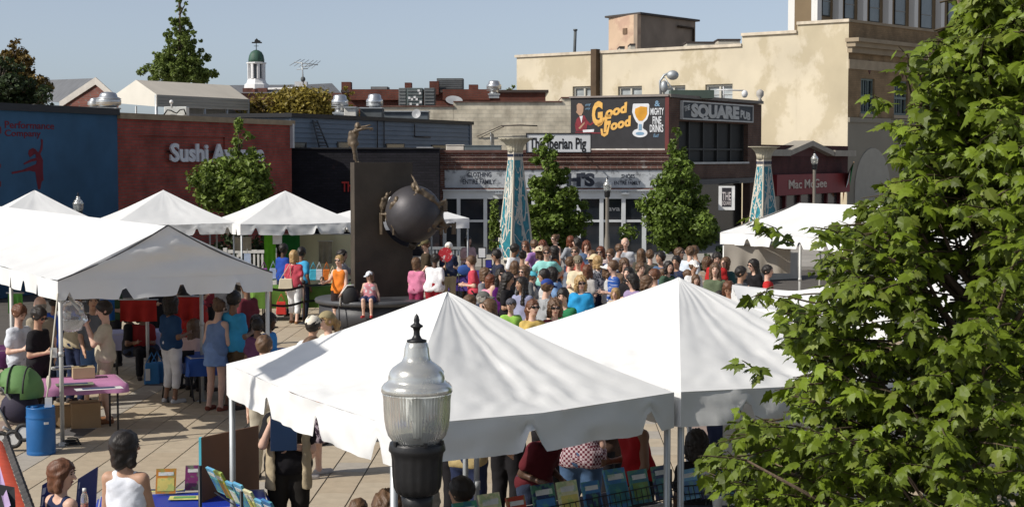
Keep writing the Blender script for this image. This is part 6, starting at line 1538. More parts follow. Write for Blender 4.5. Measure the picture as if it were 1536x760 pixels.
crowd(836, 369, 'woman with long dark hair and orange print top', rz=-100, skin='tan', hair=('long', 'black'), top=('tee', (.6, .16, .03)))
crowd(817, 361, 'reddish haired woman half hidden behind the stout aqua man', rz=-30, hair=('curly', 'red'), top=('tee', (.5, .4, .35)))
crowd(811, 371, 'person in cream sun hat behind the aqua tee man', rz=-120, h=1.68, hair=('bob', 'brown'), hat=('sunhat', (.62, .54, .38)), top=('tee', (.6, .58, .55)))
crowd(864, 370, 'bearded man in salmon tee and sunglasses', h=1.78, rz=-20, w=1.15, hair=('short', 'brown'), beard='brown', top=('tee', (.5, .12, .09)), glasses=1)
crowd(867, 384, 'man in camouflage cap, sunglasses and cream tee', h=1.76, rz=-12, w=1.2, hair=('short', 'brown'), hat=('cap', (.2, .17, .12)), top=('tee', (.66, .57, .4)), glasses=1)
crowd(842, 402, 'black haired woman leaning left in light blue top', rz=-110, lean=18, hair=('curly', 'black'), top=('tee', (.22, .36, .6)), w=1.1, arms=('reach', 'fwd'))
crowd(872, 414, 'blonde curly haired woman in vivid blue tee and sunglasses', rz=0, w=1.2, hair=('curly', 'blond'), top=('tee', (.03, .3, .6)), glasses=1)
crowd(848, 432, 'dark haired man in green shirt with dark straps looking down', h=1.74, rz=-25, hair=('short', 'black'), top=('tee', (.03, .19, .08)), hnod=15, lean=8)
crowd(833, 449, 'wavy brown haired woman in maroon with sunglasses near the tent dip', rz=5, hair=('curly', 'brown'), top=('tee', (.16, .02, .03)), glasses=1)
crowd(799, 450, 'ponytailed woman in mustard yellow tee and sunglasses', rz=30, hair=('pony', 'auburn'), top=('tee', (.58, .42, .13)), glasses=1)
crowd(766, 448, 'boy in grey cap and lime green tee', h=1.5, rz=0, hair=('short', 'brown'), hat=('cap', (.1, .1, .12)), top=('tee', (.3, .55, .1)))
crowd(741, 449, 'dark haired woman with sunglasses looking left above the front tent', h=1.62, rz=-70, hair=('long', 'brown'), top=('tee', (.2, .19, .2)), glasses=1)
crowd(724, 438, 'older man in grey flat cap facing right', h=1.66, rz=60, hair=('short', 'gray'), hat=('cap', (.13, .13, .12)), top=('tee', (.4, .42, .45)), glasses=1)
crowd(705, 443, 'brown haired head just above the front tent roof', h=1.6, rz=140, hair=('bob', 'brown'), top=('tee', (.2, .2, .2)))
PATT = M('print_black_white', (.55, .55, .58), .85, 0, .1, 6, col2=(.03, .035, .06), c2s=24, c2lo=.5, c2hi=.53)
crowd(897, 384, 'woman in black and white print blouse seen from behind', rz=-150, hair=('bob', 'blond'), top=('tee', PATT), bot=('long', NAVY))
crowd(893, 383, 'person in straw sun hat next to the print blouse', h=1.66, rz=40, hair=('bob', 'brown'), hat=('sunhat', (.62, .52, .33)), top=('tee', (.55, .45, .35)))
crowd(915, 374, 'man in navy polo shirt with sunglasses beside the royal blue polo', h=1.78, rz=-10, w=1.15, hair=('short', 'brown'), top=('tee', (.025, .045, .13)), glasses=1)
crowd(922, 391, 'man in royal blue polo facing left', h=1.76, rz=-75, w=1.1, hair=('short', 'brown'), top=('tee', (.03, .09, .33)), arms=('fwd', 'fwd'))
crowd(913, 398, 'person in white sun hat facing the royal blue polo', h=1.62, rz=80, hair=('bob', 'brown'), hat=('sunhat', (.7, .7, .68)), top=('tee', (.5, .5, .5)))
crowd(938, 357, 'tall grey haired man in pale grey tee standing above the crowd', h=1.84, w=1.2, rz=-5, hair=('bald', 'white'), top=('tee', (.46, .47, .5)), arms=('low', 'fwd'))
crowd(903, 370, 'red haired woman in sunglasses behind the navy polo', rz=-45, hair=('long', 'red'), top=('tee', (.5, .4, .38)), glasses=1)
crowd(887, 376, 'brown haired woman looking left between the cream tee and red hair', rz=-70, hair=('bob', 'brown'), top=('tee', (.55, .4, .35)))
crowd(962, 374, 'long haired woman in olive top seen from behind', rz=175, hair=('long', 'brown'), top=('tee', (.08, .075, .055)), arms=('cross', 'cross'))
crowd(975, 375, 'dark haired man in olive brown next to the long haired woman', h=1.72, rz=-160, hair=('short', 'brown'), top=('tee', (.1, .09, .07)))
crowd(949, 411, 'woman in lilac top and sunglasses facing left', rz=-60, hair=('bob', 'black'), top=('tee', (.28, .22, .36)), glasses=1)
crowd(944, 401, 'dark haired woman in black between lilac and olive', rz=-30, hair=('long', 'black'), top=('tee', BLK))
crowd(982, 404, 'man in sunglasses and tan shirt facing left beside the second tent peak', h=1.74, rz=-65, hair=('short', 'auburn'), top=('tee', (.3, .24, .16)), glasses=1)
crowd(971, 414, 'person in light brown facing right below the sunglasses man', h=1.64, rz=95, hair=('bob', 'brown'), top=('tee', (.32, .25, .17)))
crowd(924, 432, 'fair haired child at the edge of the second tent roof', h=1.35, rz=-20, hair=('bob', 'blond'), top=('tee', (.5, .4, .3)))
crowd(940, 428, 'small child in red behind the second tent roof edge', h=1.3, rz=10, hair=('short', 'brown'), top=('tee', (.45, .1, .1)))
crowd(1035, 370, 'broad man in white blue tee facing away near the second tent peak', h=1.8, w=1.2, rz=160, hair=('short', 'brown'), top=('tee', (.6, .66, .74)))
crowd(1046, 369, 'woman in sunglasses facing left with raised arm', h=1.72, rz=-80, skin='tan', hair=('short', 'brown'), top=('tank', (.03, .03, .04)), glasses=1, arms=('wave', 'down'))
crowd(1041, 391, 'person in white baseball cap above two children', h=1.7, rz=35, skin='tan', hair=('short', 'brown'), hat=('cap', (.75, .73, .7)), top=('tee', W_))
crowd(1031, 405, 'boy with short brown hair left of the white cap', h=1.5, rz=35, hair=('short', 'brown'), top=('tee', (.5, .5, .5)))
crowd(1041, 412, 'girl with brown hair under the white cap', h=1.42, rz=20, hair=('bob', 'brown'), top=('tee', (.7, .7, .72)))
crowd(1075, 379, 'dark haired man in red tee looking down', h=1.78, w=1.15, rz=-15, hair=('short', 'black'), top=('tee', (.42, .025, .025)), hnod=18)
crowd(1073, 395, 'long haired man in moss green tee', h=1.76, w=1.2, rz=-5, hair=('long2', 'brown'), top=('tee', (.12, .15, .09)))
crowd(1008, 404, 'person in red bending behind the second tent peak', h=1.5, rz=-120, hair=('short', 'brown'), top=('tee', (.45, .03, .03)), lean=25)
crowd(1062, 386, 'brown haired woman glimpsed between the two red and green men', h=1.66, rz=150, hair=('curly', 'brown'), top=('tee', (.25, .2, .15)))
crowd(1097, 422, 'dark haired woman looking down in white and coral top', h=1.66, rz=-30, skin='tan', hair=('bob', 'auburn'), top=('tee', (.65, .35, .3)), hnod=35, lean=12)
crowd(1079, 437, 'dark haired child beside the moss green man', h=1.4, rz=120, hair=('bob', 'black'), top=('tee', (.2, .2, .2)))
crowd(1134, 389, 'dark haired woman with glasses in black facing left by the maple', rz=-70, hair=('long', 'black'), top=('tee', BLK), glasses=1)
crowd(1153, 398, 'person in red tee partly behind the maple shoots', h=1.68, rz=70, hair=('short', 'black'), top=('tee', (.5, .03, .03)), arms=('fwd', 'fwd'))
crowd(1016, 384, 'man in navy tee with glasses behind the broad white tee', h=1.74, rz=-40, hair=('short', 'black'), top=('tee', NAVY), skin='tan')
crowd(852, 386, 'brown haired man between the orange print and the salmon tee', h=1.72, rz=100, hair=('short', 'brown'), top=('tee', (.14, .16, .2)))
crowd(772, 392, 'woman with brown hair in black behind the grey top', h=1.62, rz=-160, hair=('bob', 'brown'), top=('tank', BLK))
crowd(936, 388, 'dark haired person in brown between the two blue polos', h=1.68, rz=20, hair=('curly', 'brown'), top=('tee', (.18, .12, .08)))
crowd(879, 398, 'brown haired person behind the curly blonde woman', h=1.64, rz=160, hair=('bob', 'auburn'), top=('tee', (.4, .38, .36)))
crowd(1000, 392, 'woman in dark green at the back left of the second tent peak', h=1.66, rz=30, hair=('bob', 'black'), top=('tee', (.05, .09, .06)))
for px, py, lab, sk, hr, c_, rz_, h_ in ((726, 402, 'brown haired woman in grey behind the auburn haired woman', 'light', ('bob', 'brown'), (.2, .2, .22), 60, 1.62), (817, 404, 'dark haired man in white polo behind the blue cap', 'tan', ('short', 'black'), (.6, .6, .6), -100, 1.74),
    (958, 394, 'man in sage tee with short brown hair below the olive pair', 'light', ('short', 'brown'), (.2, .25, .17), 30, 1.74),
    (992, 378, 'dark haired man in denim shirt right of the olive pair', 'tan', ('short', 'black'), (.08, .13, .22), -40, 1.76), (1020, 372, 'woman in black with brown hair left of the broad white tee', 'light', ('bob', 'brown'), (.02, .02, .02), 40, 1.7), (748, 375, 'man in dark navy behind the white tee by the column', 'tan', ('short', 'black'), (.03, .035, .06), -60, 1.74), (791, 362, 'woman in cream blouse beside the mosaic column', 'light', ('long', 'auburn'), (.55, .5, .42), -30, 1.66),
    (1112, 400, 'dark haired man in grey under the hipped tent edge', 'tan', ('short', 'black'), (.2, .2, .2), 60, 1.74), (1090, 386, 'woman in dark teal behind the two red and green men', 'light', ('bob', 'brown'), (.03, .09, .1), -50, 1.66), (926, 366, 'man with brown hair in white shirt left of the tall grey haired man', 'light', ('short', 'brown'), (.55, .56, .58), 30, 1.76), (880, 362, 'woman with red hair in denim jacket behind the salmon tee', 'light', ('curly', 'red'), (.1, .15, .25), 20, 1.68)):
    crowd(px, py, lab, h=h_, rz=rz_, skin=sk, hair=hr, top=('tee', c_), glasses=cr_.random() < .35)
# --- left of the crowd, behind the barrier
crowd(651, 381, 'woman in white tee seen from behind holding a red fan', w=1.3, rz=165, skin='dark', hair=('short', 'black'), top=('tee', (.78, .78, .8)), bot=('long', (.3, .02, .03)), arms=('down', 'fan'))
crowd(673, 364, 'white haired person in navy shirt with red scarf and name badge', rz=-5, h=1.7, w=1.1, hair=('short', 'white'), top=('tee', NAVY), arms=('fwd', 'fwd'), bot=('long', KHA))
crowd(639, 360, 'person in dark brown uniform shirt facing left beside the globe', h=1.78, rz=-75, hair=('short', 'auburn'), hat=('cap', (.12, .1, .05)), top=('tee', (.055, .04, .025)))
crowd(624, 387, 'person in pink tee half hidden by the bronze slab', h=1.6, rz=150, hair=('bob', 'brown'), top=('tee', (.6, .2, .32)), bot=('long', (.3, .04, .1)))
crowd(637, 410, 'small girl with brown hair next to the pink tee', h=1.2, rz=160, hair=('bob', 'brown'), top=('tee', (.6, .5, .45)), bot=('short', JEAN))
# --- around the tent left of the statue
person(441, 376, 'woman in coral tee and white wide trousers seen from behind', h=1.7, w=1.1, rz=165, hair=('bob', 'blond'), top=('tee', (.48, .07, .1)), bot=('crop', W_), arms=('down', 'down'), group=None, shoes=(.25, .13, .06), step=.1, res=.02)
person(425, 366, 'dark skinned vendor in royal blue shirt under the tent', h=1.76, rz=140, skin='dark', hair=('short', 'black'), top=('tee', (.02, .06, .3)), arms=('fwd', 'fwd'))
person(452, 371, 'black haired person in sky blue tee beside the coral tee woman', h=1.74, rz=150, skin='brown', hair=('short', 'black'), top=('tee', (.06, .35, .6)))
person(509, 383, 'blond woman in orange tank top and sunglasses reaching left', h=1.68, rz=-20, hair=('bun', 'blond'), top=('tank', (.7, .2, .03)), bot=('short', (.03, .02, .02)), arms=('reach', 'low'), glasses=1)
person(513, 375, 'dark haired person in white behind the orange tank top', h=1.72, rz=80, hair=('bob', 'black'), top=('tee', (.6, .58, .6)), bot=('long', (.25, .04, .08)), arms=('down', 'face'))
person(483, 415, 'toddler in white and pink below the orange tank top woman', h=.95, rz=0, hair=('short', 'brown'), top=('tee', (.65, .5, .48)), bot=('short', (.5, .45, .45)), w=1.2)
kid = at(554, 455, 36.0)
person(554, 403, 'girl in white newsboy cap and pink camisole sitting on the plinth edge', h=1.36, rz=-5, sit=1, pos=(kid.x, 36.1), zb=zt - .345, hair=('bob', 'brown'), hat=('cap', (.7, .73, .78)), top=('tank', M('camisole_print', (.55, .22, .25), .85, 0, .1, 8, col2=(.6, .6, .62), c2s=9, c2lo=.55, c2hi=.6)), bot=('short', (.03, .045, .11)), arms=('rail', 'rail'), hturn=-35, hnod=12, glasses=1, shoes=(.4, .05, .05), res=.018, group=None)
person(469, 475, 'man in cream baseball cap seen from behind at the tent edge', h=1.74, rz=165, skin='tan', hair=('short', 'black'), hat=('cap', (.72, .66, .55)), top=('tee', (.72, .72, .72)), hturn=0, res=.018)
person(491, 468, 'blonde woman in sunglasses facing the cream cap', h=1.7, rz=-60, hair=('pony', 'blond'), hat=('cap', (.3, .25, .14)), top=('tee', (.62, .58, .5)), glasses=1, res=.018)
# --- under the long ridge tent
TR = .02
person(256, 443, 'woman in navy top and white trousers standing under the ridge tent', h=1.7, rz=140, skin='brown', hair=('curly', 'black'), top=('tee', (.02, .055, .13)), bot=('crop', (.6, .6, .62)), arms=('fwd', 'fwd'), res=TR, shoes=(.5, .5, .5))
person(322, 451, 'woman in blue sleeveless playsuit bending over a table', h=1.7, rz=155, lean=10, hair=('bun', 'brown'), top=('tank', (.16, .24, .42)), bot=('miniskirt', (.19, .29, .52)), arms=('low', 'fwd'), res=TR, hnod=25, shoes=(.2, .06, .04), glasses=1)
person(288, 482, 'long brown haired woman in pale pink seated on a folding chair', h=1.68, rz=150, sit=1, pos=vp(284, 592, 0), hair=('long', 'brown'), top=('tee', (.58, .42, .4)), bot=('long', BLK), arms=('fwd', 'fwd'), res=TR, lean=12)
person(350, 437, 'broad man in sky blue tee and brown shorts behind the playsuit woman', h=1.82, w=1.25, rz=150, skin='brown', hair=('short', 'black'), top=('tee', (.05, .33, .58)), bot=('short', (.12, .08, .045)), arms=('fwd', 'down'), res=TR)
person(403, 470, 'woman in bright blue tee with bag strap looking right', h=1.55, rz=75, skin='dark', hair=('curly', 'black'), top=('tee', (.05, .25, .6)), arms=('fwd', 'fwd'), res=TR)
person(386, 478, 'person in dusty purple seated at the blue table', h=1.5, rz=160, skin='brown', hair=('short', 'black'), top=('tee', (.13, .05, .11)), res=TR)
person(196, 484, 'person in black seated in the shade of the ridge tent', h=1.7, rz=90, sit=1, pos=vp(196, 565, 0), skin='brown', hair=('bob', 'black'), top=('tee', BLK), arms=('fwd', 'fwd'), res=TR)
for px, py, lab, rz_ in ((276, 430, 'person in red tee behind the navy top woman', 150), (300, 428, 'tall person in red under the ridge tent beside the blue tee', 120)):
    person(px, py, lab, h=1.72, rz=rz_, skin='tan', hair=('short', 'black'), top=('tee', (.42, .03, .025)), bot=('long', (.05, .05, .06)), res=.026, group='red shirted volunteers under the ridge tent')
person(370, 420, 'person in maroon standing at the far end of the blue table', h=1.74, rz=-130, skin='brown', hair=('short', 'black'), top=('tee', (.15, .03, .04)), res=.026)
person(28, 457, 'young man in white tee with black backpack straps reading', h=1.74, rz=60, hair=('short', 'auburn'), top=('tee', (.64, .67, .72)), bot=('long', (.4, .42, .46)), arms=('fwd', 'fwd'), hnod=30, res=TR)
person(57, 461, 'young man in black tee and glasses reading beside the white tee', h=1.74, rz=70, skin='tan', hair=('short', 'black'), top=('tee', BLK), bot=('long', BLK), arms=('fwd', 'fwd'), hnod=30, res=TR, glasses=1)
person(60, 445, 'bald older person in tan behind the two readers', h=1.74, rz=-150, hair=('bald', 'gray'), top=('tee', (.3, .26, .2)), res=.026)
person(82, 440, 'person in royal blue behind the readers near the tent post', h=1.72, rz=150, skin='brown', hair=('short', 'black'), top=('tee', (.02, .06, .28)), res=.026)
person(113, 436, 'man in khaki polo with back turned behind the plastic bag', h=1.78, rz=155, w=1.1, skin='tan', hair=('short', 'brown'), top=('tee', (.42, .36, .25)), bot=('long', NAVY), arms=('fwd', 'low'), res=TR)
person(157, 452, 'young man in cream tee and khaki shorts taking a photo', h=1.78, rz=-75, hair=('short', 'black'), top=('tee', (.5, .45, .34)), bot=('short', (.36, .31, .22)), arms=('face', 'face'), hnod=15, res=.017, shoes=(.25, .12, .06), fingers=True)
person(139, 440, 'man in grey tee with orange badge looking over the pink table', h=1.76, rz=20, skin='tan', hair=('short', 'black'), top=('tee', (.13, .14, .16)), bot=('short', (.07, .13, .25)), arms=('low', 'fwd'), res=TR)
for px, Z_, lab, c_, rz_, sit_ in ((214, 28.5, 'person in dark red seated at the lavender table', (.22, .02, .02), 20, 1), (236, 31, 'person in black standing at the back of the ridge tent', BLK, 40, 0), (296, 29.5, 'person in dark blue at the back right of the ridge tent', NAVY, -60, 0), (338, 30.5, 'person in charcoal beyond the blue table', (.05, .05, .055), 150, 0), (170, 30, 'person in dark green behind the lavender table', (.03, .06, .03), -30, 0), (262, 34, 'person in brown beyond the ridge tent', (.08, .05, .03), 160, 0), (312, 33, 'person in burgundy far behind the playsuit woman', (.14, .02, .03), 30, 0), (385, 27, 'person in black seated beyond the blue table', BLK, -20, 1)):  # dark figures added to deepen the shade under the ridge tent
    q = at(px, 500, Z_); person(px, 450, lab, h=1.68, rz=rz_, skin=('tan', 'brown')[sit_], hair=('bob', 'black'), top=('tee', c_), bot=('long', BLK), sit=sit_, pos=(q.x, Z_), res=.027, arms=('fwd', 'fwd'))
# --- foreground
person(93, 692, 'girl with brown fringe in navy and pink tops looking back', h=1.62, rz=140, sit=1, pos=vp(93, 742, 1.0), zb=.1, hair=('bob', 'auburn'), top=('tank', (.02, .028, .075)), bot=('short', JEAN), arms=('fwd', 'fwd'), hturn=-62, hnod=5, res=.013, fingers=True)
person(188, 648, 'dark haired woman in white tank top seen from behind', h=1.68, rz=172, skin='tan', hair=('bob', 'black'), top=('tank', (.72, .74, .8)), bot=('long', JEAN), arms=('low', 'low'), res=.013, hturn=-40, fingers=True, w=.95)
person(432, 566, 'man in black shirt and beige open vest holding a blue folder under the tent edge', h=1.8, rz=8, hair=('short', 'brown'), top=('tee', (.014, .013, .015)), bot=('long', (.02, .018, .016)), arms=('face', 'cross'), res=.014, fingers=True, w=1.1)
FLO = M('floral_skirt', (.45, .38, .42), .85, 0, .1, 6, col2=(.05, .03, .05), c2s=22, c2lo=.48, c2hi=.52)
person(486, 560, 'woman in floral skirt and sandals behind the front tent edge', h=1.7, rz=120, hair=('bob', 'brown'), top=('tee', (.4, .35, .35)), bot=('skirt', FLO), shoes=(.45, .42, .4), pos=vp(470, 716, 0), step=.15, res=.018)
person(402, 560, 'person in pale striped trousers behind the vest man', h=1.74, rz=170, hair=('short', 'brown'), top=('tee', (.5, .45, .38)), bot=('long', (.42, .38, .3)), pos=vp(398, 720, 0), res=.022)
person(537, 749, 'dark haired child at the bottom edge on the paving', h=1.25, rz=160, hair=('short', 'brown'), top=('tee', (.3, .3, .3)), res=.018)
person(578, 712, 'wavy brown haired woman sitting behind the lamp post', h=1.62, rz=170, hair=('curly', 'brown'), top=('tee', (.4, .45, .3)), res=.018, pos=(-.86, 11.2), sit=1, zb=.35)
person(640, 708, 'grey blond haired person under the front tent by the post', h=1.6, rz=165, hair=('long', 'gray'), top=('tee', (.15, .3, .08)), res=.018, pos=(-.62, 11.6), sit=1, zb=.35)
person(706, 600, 'person in mustard beige top and dark jeans bending under the tent', h=1.72, rz=150, skin='tan', hair=('short', 'black'), top=('tee', (.4, .31, .15)), bot=('long', NAVY), pos=(-.42, 15.6), res=.02, arms=('reach', 'reach'), lean=20)
CHK = bpy.data.materials.new('gingham_red'); CHK.use_nodes = True; n_ = CHK.node_tree; b_ = n_.nodes['Principled BSDF']; b_.inputs['Roughness'].default_value = .85
tc = n_.nodes.new('ShaderNodeTexCoord'); ck = n_.nodes.new('ShaderNodeTexChecker'); ck.inputs['Scale'].default_value = 42; ck.inputs['Color1'].default_value = (.5, .4, .42, 1); ck.inputs['Color2'].default_value = (.12, .015, .03, 1); n_.links.new(tc.outputs['Object'], ck.inputs[0]); n_.links.new(ck.outputs[0], b_.inputs['Base Color'])
person(872, 590, 'stout person in red checked shirt and jeans under the front tent', h=1.76, w=1.3, rz=165, hair=('short', 'brown'), top=('tee', CHK), bot=('long', (.06, .11, .2)), pos=(.67, 15.7), res=.018, arms=('fwd', 'fwd'))
person(960, 600, 'person in red sleeveless top under the front tent near its post', h=1.7, rz=-60, skin='brown', hair=('short', 'black'), top=('tank', (.3, .012, .015)), bot=('long', BLK), pos=(1.18, 15.0), res=.02, arms=('fwd', 'low'), lean=10)
person(800, 620, 'dark clothed person crouching in the shade of the front tent', h=1.6, rz=40, skin='dark', hair=('curly', 'black'), top=('tee', (.1, .015, .02)), pos=(.2, 14.9), res=.022, arms=('fwd', 'fwd'), lean=25)
person(734, 690, 'person in orange tee low behind the book rack', h=1.5, rz=-120, skin='tan', hair=('short', 'black'), top=('tee', (.45, .13, .03)), pos=(-.2, 11.9), sit=1, zb=.42, res=.02, lean=20)
person(1036, 652, 'dark haired head below the second tent beside the maple', h=1.5, rz=170, skin='dark', hair=('curly', 'black'), top=('tee', BLK), pos=(1.6, 14.0), res=.022)
for px, x_, y_, lab, c_, rz_ in ((760, -.05, 16.6, 'person in dark grey standing deep under the front tent', (.04, .04, .045), 150), (835, .4, 17.2, 'person in black with crossed arms behind the checked shirt', BLK, -20), (925, .98, 16.4, 'person in dark brown behind the red sleeveless top', (.06, .035, .025), 60), (655, -.75, 17, 'person in dark olive left of the mustard top', (.05, .055, .035), 170), (1070, 2.0, 15.2, 'person in navy under the second tent', NAVY, 120)):
    person(px, 600, lab, h=1.72, rz=rz_, skin='tan', hair=('bob', 'black'), top=('tee', c_), bot=('long', BLK), pos=(x_, y_), res=.024, arms=('fwd', 'cross'))
# ================================================================== THINGS PEOPLE CARRY
def at_person(label): return PEOPLE[label]
def strap_bag(name, label, cat, pos, size, mat, strap_to=None, group=None, rz=0):
    r = empty(name, pos, label, cat, group); p = Vector(pos)
    m = MB(); w_, d_, h_ = size
    m.hexa([p + Matrix.Rotation(rz, 3, 'Z') @ Vector(q) for q in ((-w_ / 2, -d_ / 2, 0), (w_ / 2, -d_ / 2, 0), (w_ / 2, d_ / 2, 0), (-w_ / 2, d_ / 2, 0))], [p + Matrix.Rotation(rz, 3, 'Z') @ Vector(q) for q in ((-w_ * .42, -d_ * .3, h_), (w_ * .42, -d_ * .3, h_), (w_ * .42, d_ * .3, h_), (-w_ * .42, d_ * .3, h_))])
    m.build('bag_body', mat, r, bevel=.015)
    m = MB(); tp_ = Vector(strap_to) if strap_to is not None else p + Vector((0, 0, h_ + .18))
    m.tube([p + Vector((-w_ * .35, 0, h_)), tp_.lerp(p + Vector((-w_ * .3, 0, h_)), .3), tp_, tp_.lerp(p + Vector((w_ * .3, 0, h_)), .3), p + Vector((w_ * .35, 0, h_))], .009, 6); m.build('handle', mat, r)
    return r
p = PEOPLE['woman in coral tee and white wide trousers seen from behind'][0].location
q = at(429, 430, p.y - .12); strap_bag('shoulder_bag', 'cream shoulder bag hanging from the coral tee woman', 'bag', (q.x, q.y, q.z - .05), (.34, .12, .24), M('bag_cream', (.6, .52, .38), .6), (q.x + .1, q.y, q.z + .55))
q = at(422, 470, p.y - .05); strap_bag('shopping_bag', 'red carrier bag held by the coral tee woman', 'bag', (q.x, q.y, q.z - .02), (.24, .1, .3), M('bag_red', (.5, .03, .02), .5))
q = at(499, 425, 36.9); strap_bag('shoulder_bag', 'pale yellow bag on the arm of the orange tank top woman', 'bag', (q.x, q.y, q.z), (.2, .08, .22), M('bag_yellow', (.6, .48, .25), .6))
w_ = PEOPLE['woman in white tee seen from behind holding a red fan'][0].location
q = at(668, 382, w_.y + .1); r = empty('paddle_fan', q, 'red and white paddle fan held up by the white tee woman', 'fan')
m = MB(); m.prism([q + Vector((.16 * math.cos(R(a)), 0, .17 * math.sin(R(a)))) for a in range(0, 360, 24)], (0, .008, 0)); m.build('blade', M('fan_red', (.42, .02, .03), .6, 0, .1, 5, col2=(.6, .5, .5), c2s=12, c2lo=.56, c2hi=.6), r)
m = MB(); m.box(q + Vector((0, .004, -.24)), (.025, .012, .2)); m.build('stick', M('stick_wood', (.4, .28, .15)), r)
# backpack / folded stroller leaning on the plinth
q = at(525, 458, 36.0); r = empty('backpack', (q.x, q.y, q.z), 'black backpack with pale piping leaning on the plinth', 'backpack')
m = MB(); m.ball(q + Vector((0, 0, .2)), (.2, .14, .25), 14, 10); m.build('bag_body', M('pack_black', (.015, .015, .017), .7, 0, .2, 6), r)
m = MB(); m.tube([q + Vector((-.22, -.03, .0)), q + Vector((-.2, -.06, .25)), q + Vector((-.05, -.08, .45)), q + Vector((.1, -.06, .46))], .018, 6); m.build('piping', M('piping_pale', (.6, .6, .58)), r)
m = MB(); m.tube([q + Vector((-.24, -.05, 0)), q + Vector((-.22, -.1, -.5))], .015, 6); m.build('strap', M('pack_black', (.015, .015, .017)), r)
# phone and folder of the vest man
vm_ = PEOPLE['man in black shirt and beige open vest holding a blue folder under the tent edge']
def wp(t, n): c, s_ = math.cos(t[0].rotation_euler.z), math.sin(t[0].rotation_euler.z); v = t[1][n]; return t[0].location + Vector((v[0] * c - v[1] * s_, v[0] * s_ + v[1] * c, v[2]))
h1 = wp(vm_, 'hdr'); h2 = wp(vm_, 'hdl')
r = empty('folder', h2 + Vector((-.02, -.05, -.1)), 'dark blue folder clutched by the vest man', 'folder'); m = MB(); m.box(h2 + Vector((.02, -.03, .12)), (.24, .03, .33), R(14)); m.build('cover', M('folder_blue', (.015, .04, .1), .45), r); m = MB(); m.box(h2 + Vector((.024, -.026, .12)), (.235, .02, .325), R(14)); m.build('pages', W_ and M('paper', (.7, .7, .68)), r)
r = empty('phone', h1, 'pale mobile phone held to the ear of the vest man', 'phone'); m = MB(); m.box(h1 + Vector((.03, -.03, .03)), (.05, .02, .11), R(20)); m.build('case', M('phone_gray', (.4, .4, .42), .3), r, bevel=.005); m = MB(); m.box(h1 + Vector((.033, -.042, .035)), (.04, .004, .08), R(20)); m.build('screen', M('screen_black', (.01, .01, .012), .1), r)
# beige vest panels: children of the vest man
root_, J_, k_ = vm_
for sg in (-1, 1):
    s_ = SDF((-.4, -.35, .7), (.4, .3, 1.6), .016)
    for q0, q1 in (((sg * .14, -.04, 1.34 * k_), (sg * .15, -.05, .74 * k_)),): s_.cone(q0, q1, .062, .072, .02, sq=1.7)
    s_.cut((sg * .125, 0, 0), (-sg, 0, 0)); s_.cut((0, 0, .76), (0, 0, -1)); s_.wob(.005, 40)
    V, Q = s_.mesh(); np_mesh('vest_panel', V, Q, cloth((.4, .33, .22)), root_, local=True)
cm = PEOPLE['young man in cream tee and khaki shorts taking a photo']; h1 = wp(cm, 'hdr'); r = empty('camera', h1, 'small black camera in the hands of the cream tee man', 'camera'); m = MB(); m.box(h1 + Vector((0, .02, .04)), (.07, .13, .08)); m.build('camera_body', M('cam_black', (.015, .015, .015), .4), r, bevel=.008); m = MB(); m.tube([h1 + Vector((-.03, .02, .04)), h1 + Vector((-.09, .02, .04))], .03, 12); m.build('lens', M('cam_silver', (.35, .35, .35), .3, .8), r)
# ================================================================== BARRIER POSTS AND BELTS
bk = M('belt_black', (.012, .012, .014), .6)
posts_b = [(406, 492, 'barrier post at the ridge tent corner'), (456, 486, 'barrier post beside the white trousers'), (695, 452, 'barrier post in front of the red tee woman')]
pp_ = []
for x, y, lab in posts_b:
    g = gp(x, y, 0); r = empty('stanchion', g, 'thin black ' + lab, 'barrier post', 'belt barrier posts'); m = MB(); m.tube([g, g + Vector((0, 0, .98))], .03, 10); m.build('pole', M('post_bronze', (.09, .055, .04), .5, .3), r); m = MB(); m.lathe([(.17, 0), (.17, .03), (.05, .06), (.03, .07)], g, 18); m.build('base', bk, r); m = MB(); m.lathe([(.04, .93), (.045, .99), (.01, 1.03)], g, 12); m.build('head', bk, r); pp_.append(g)
def belt(a, b, zz, label):
    r = empty('barrier_belt', a + Vector((0, 0, zz)), label, 'belt'); m = MB(); d_ = (b - a); L = d_.length; n_ = Vector((d_.y, -d_.x, 0)).normalized() * .004
    for k in range(8):
        t0, t1 = k / 8, (k + 1) / 8; z0_, z1_ = zz - .06 * math.sin(math.pi * t0), zz - .06 * math.sin(math.pi * t1); A_, B_ = a.lerp(b, t0), a.lerp(b, t1); z0v, z1v = Vector((0, 0, z0_)), Vector((0, 0, z1_)); h_ = Vector((0, 0, .055))
        m.hexa([A_ - n_ + z0v, B_ - n_ + z1v, B_ + n_ + z1v, A_ + n_ + z0v], [A_ - n_ + z0v + h_, B_ - n_ + z1v + h_, B_ + n_ + z1v + h_, A_ + n_ + z0v + h_])
    m.build('strap', bk, r)
for zz, w0 in ((.86, 'upper'), (.5, 'lower')):
    belt(pp_[0], pp_[1], zz, w0 + ' black belt between the ridge tent corner and the white trousers'); g = gp(540, 478, 0); belt(pp_[1], Vector((g.x, g.y + 2.2, 0)), zz, w0 + ' black belt running behind the stone plinth'); g = gp(615, 470, 0); belt(Vector((g.x, g.y, 0)), pp_[2], zz, w0 + ' black belt in front of the white tee woman')
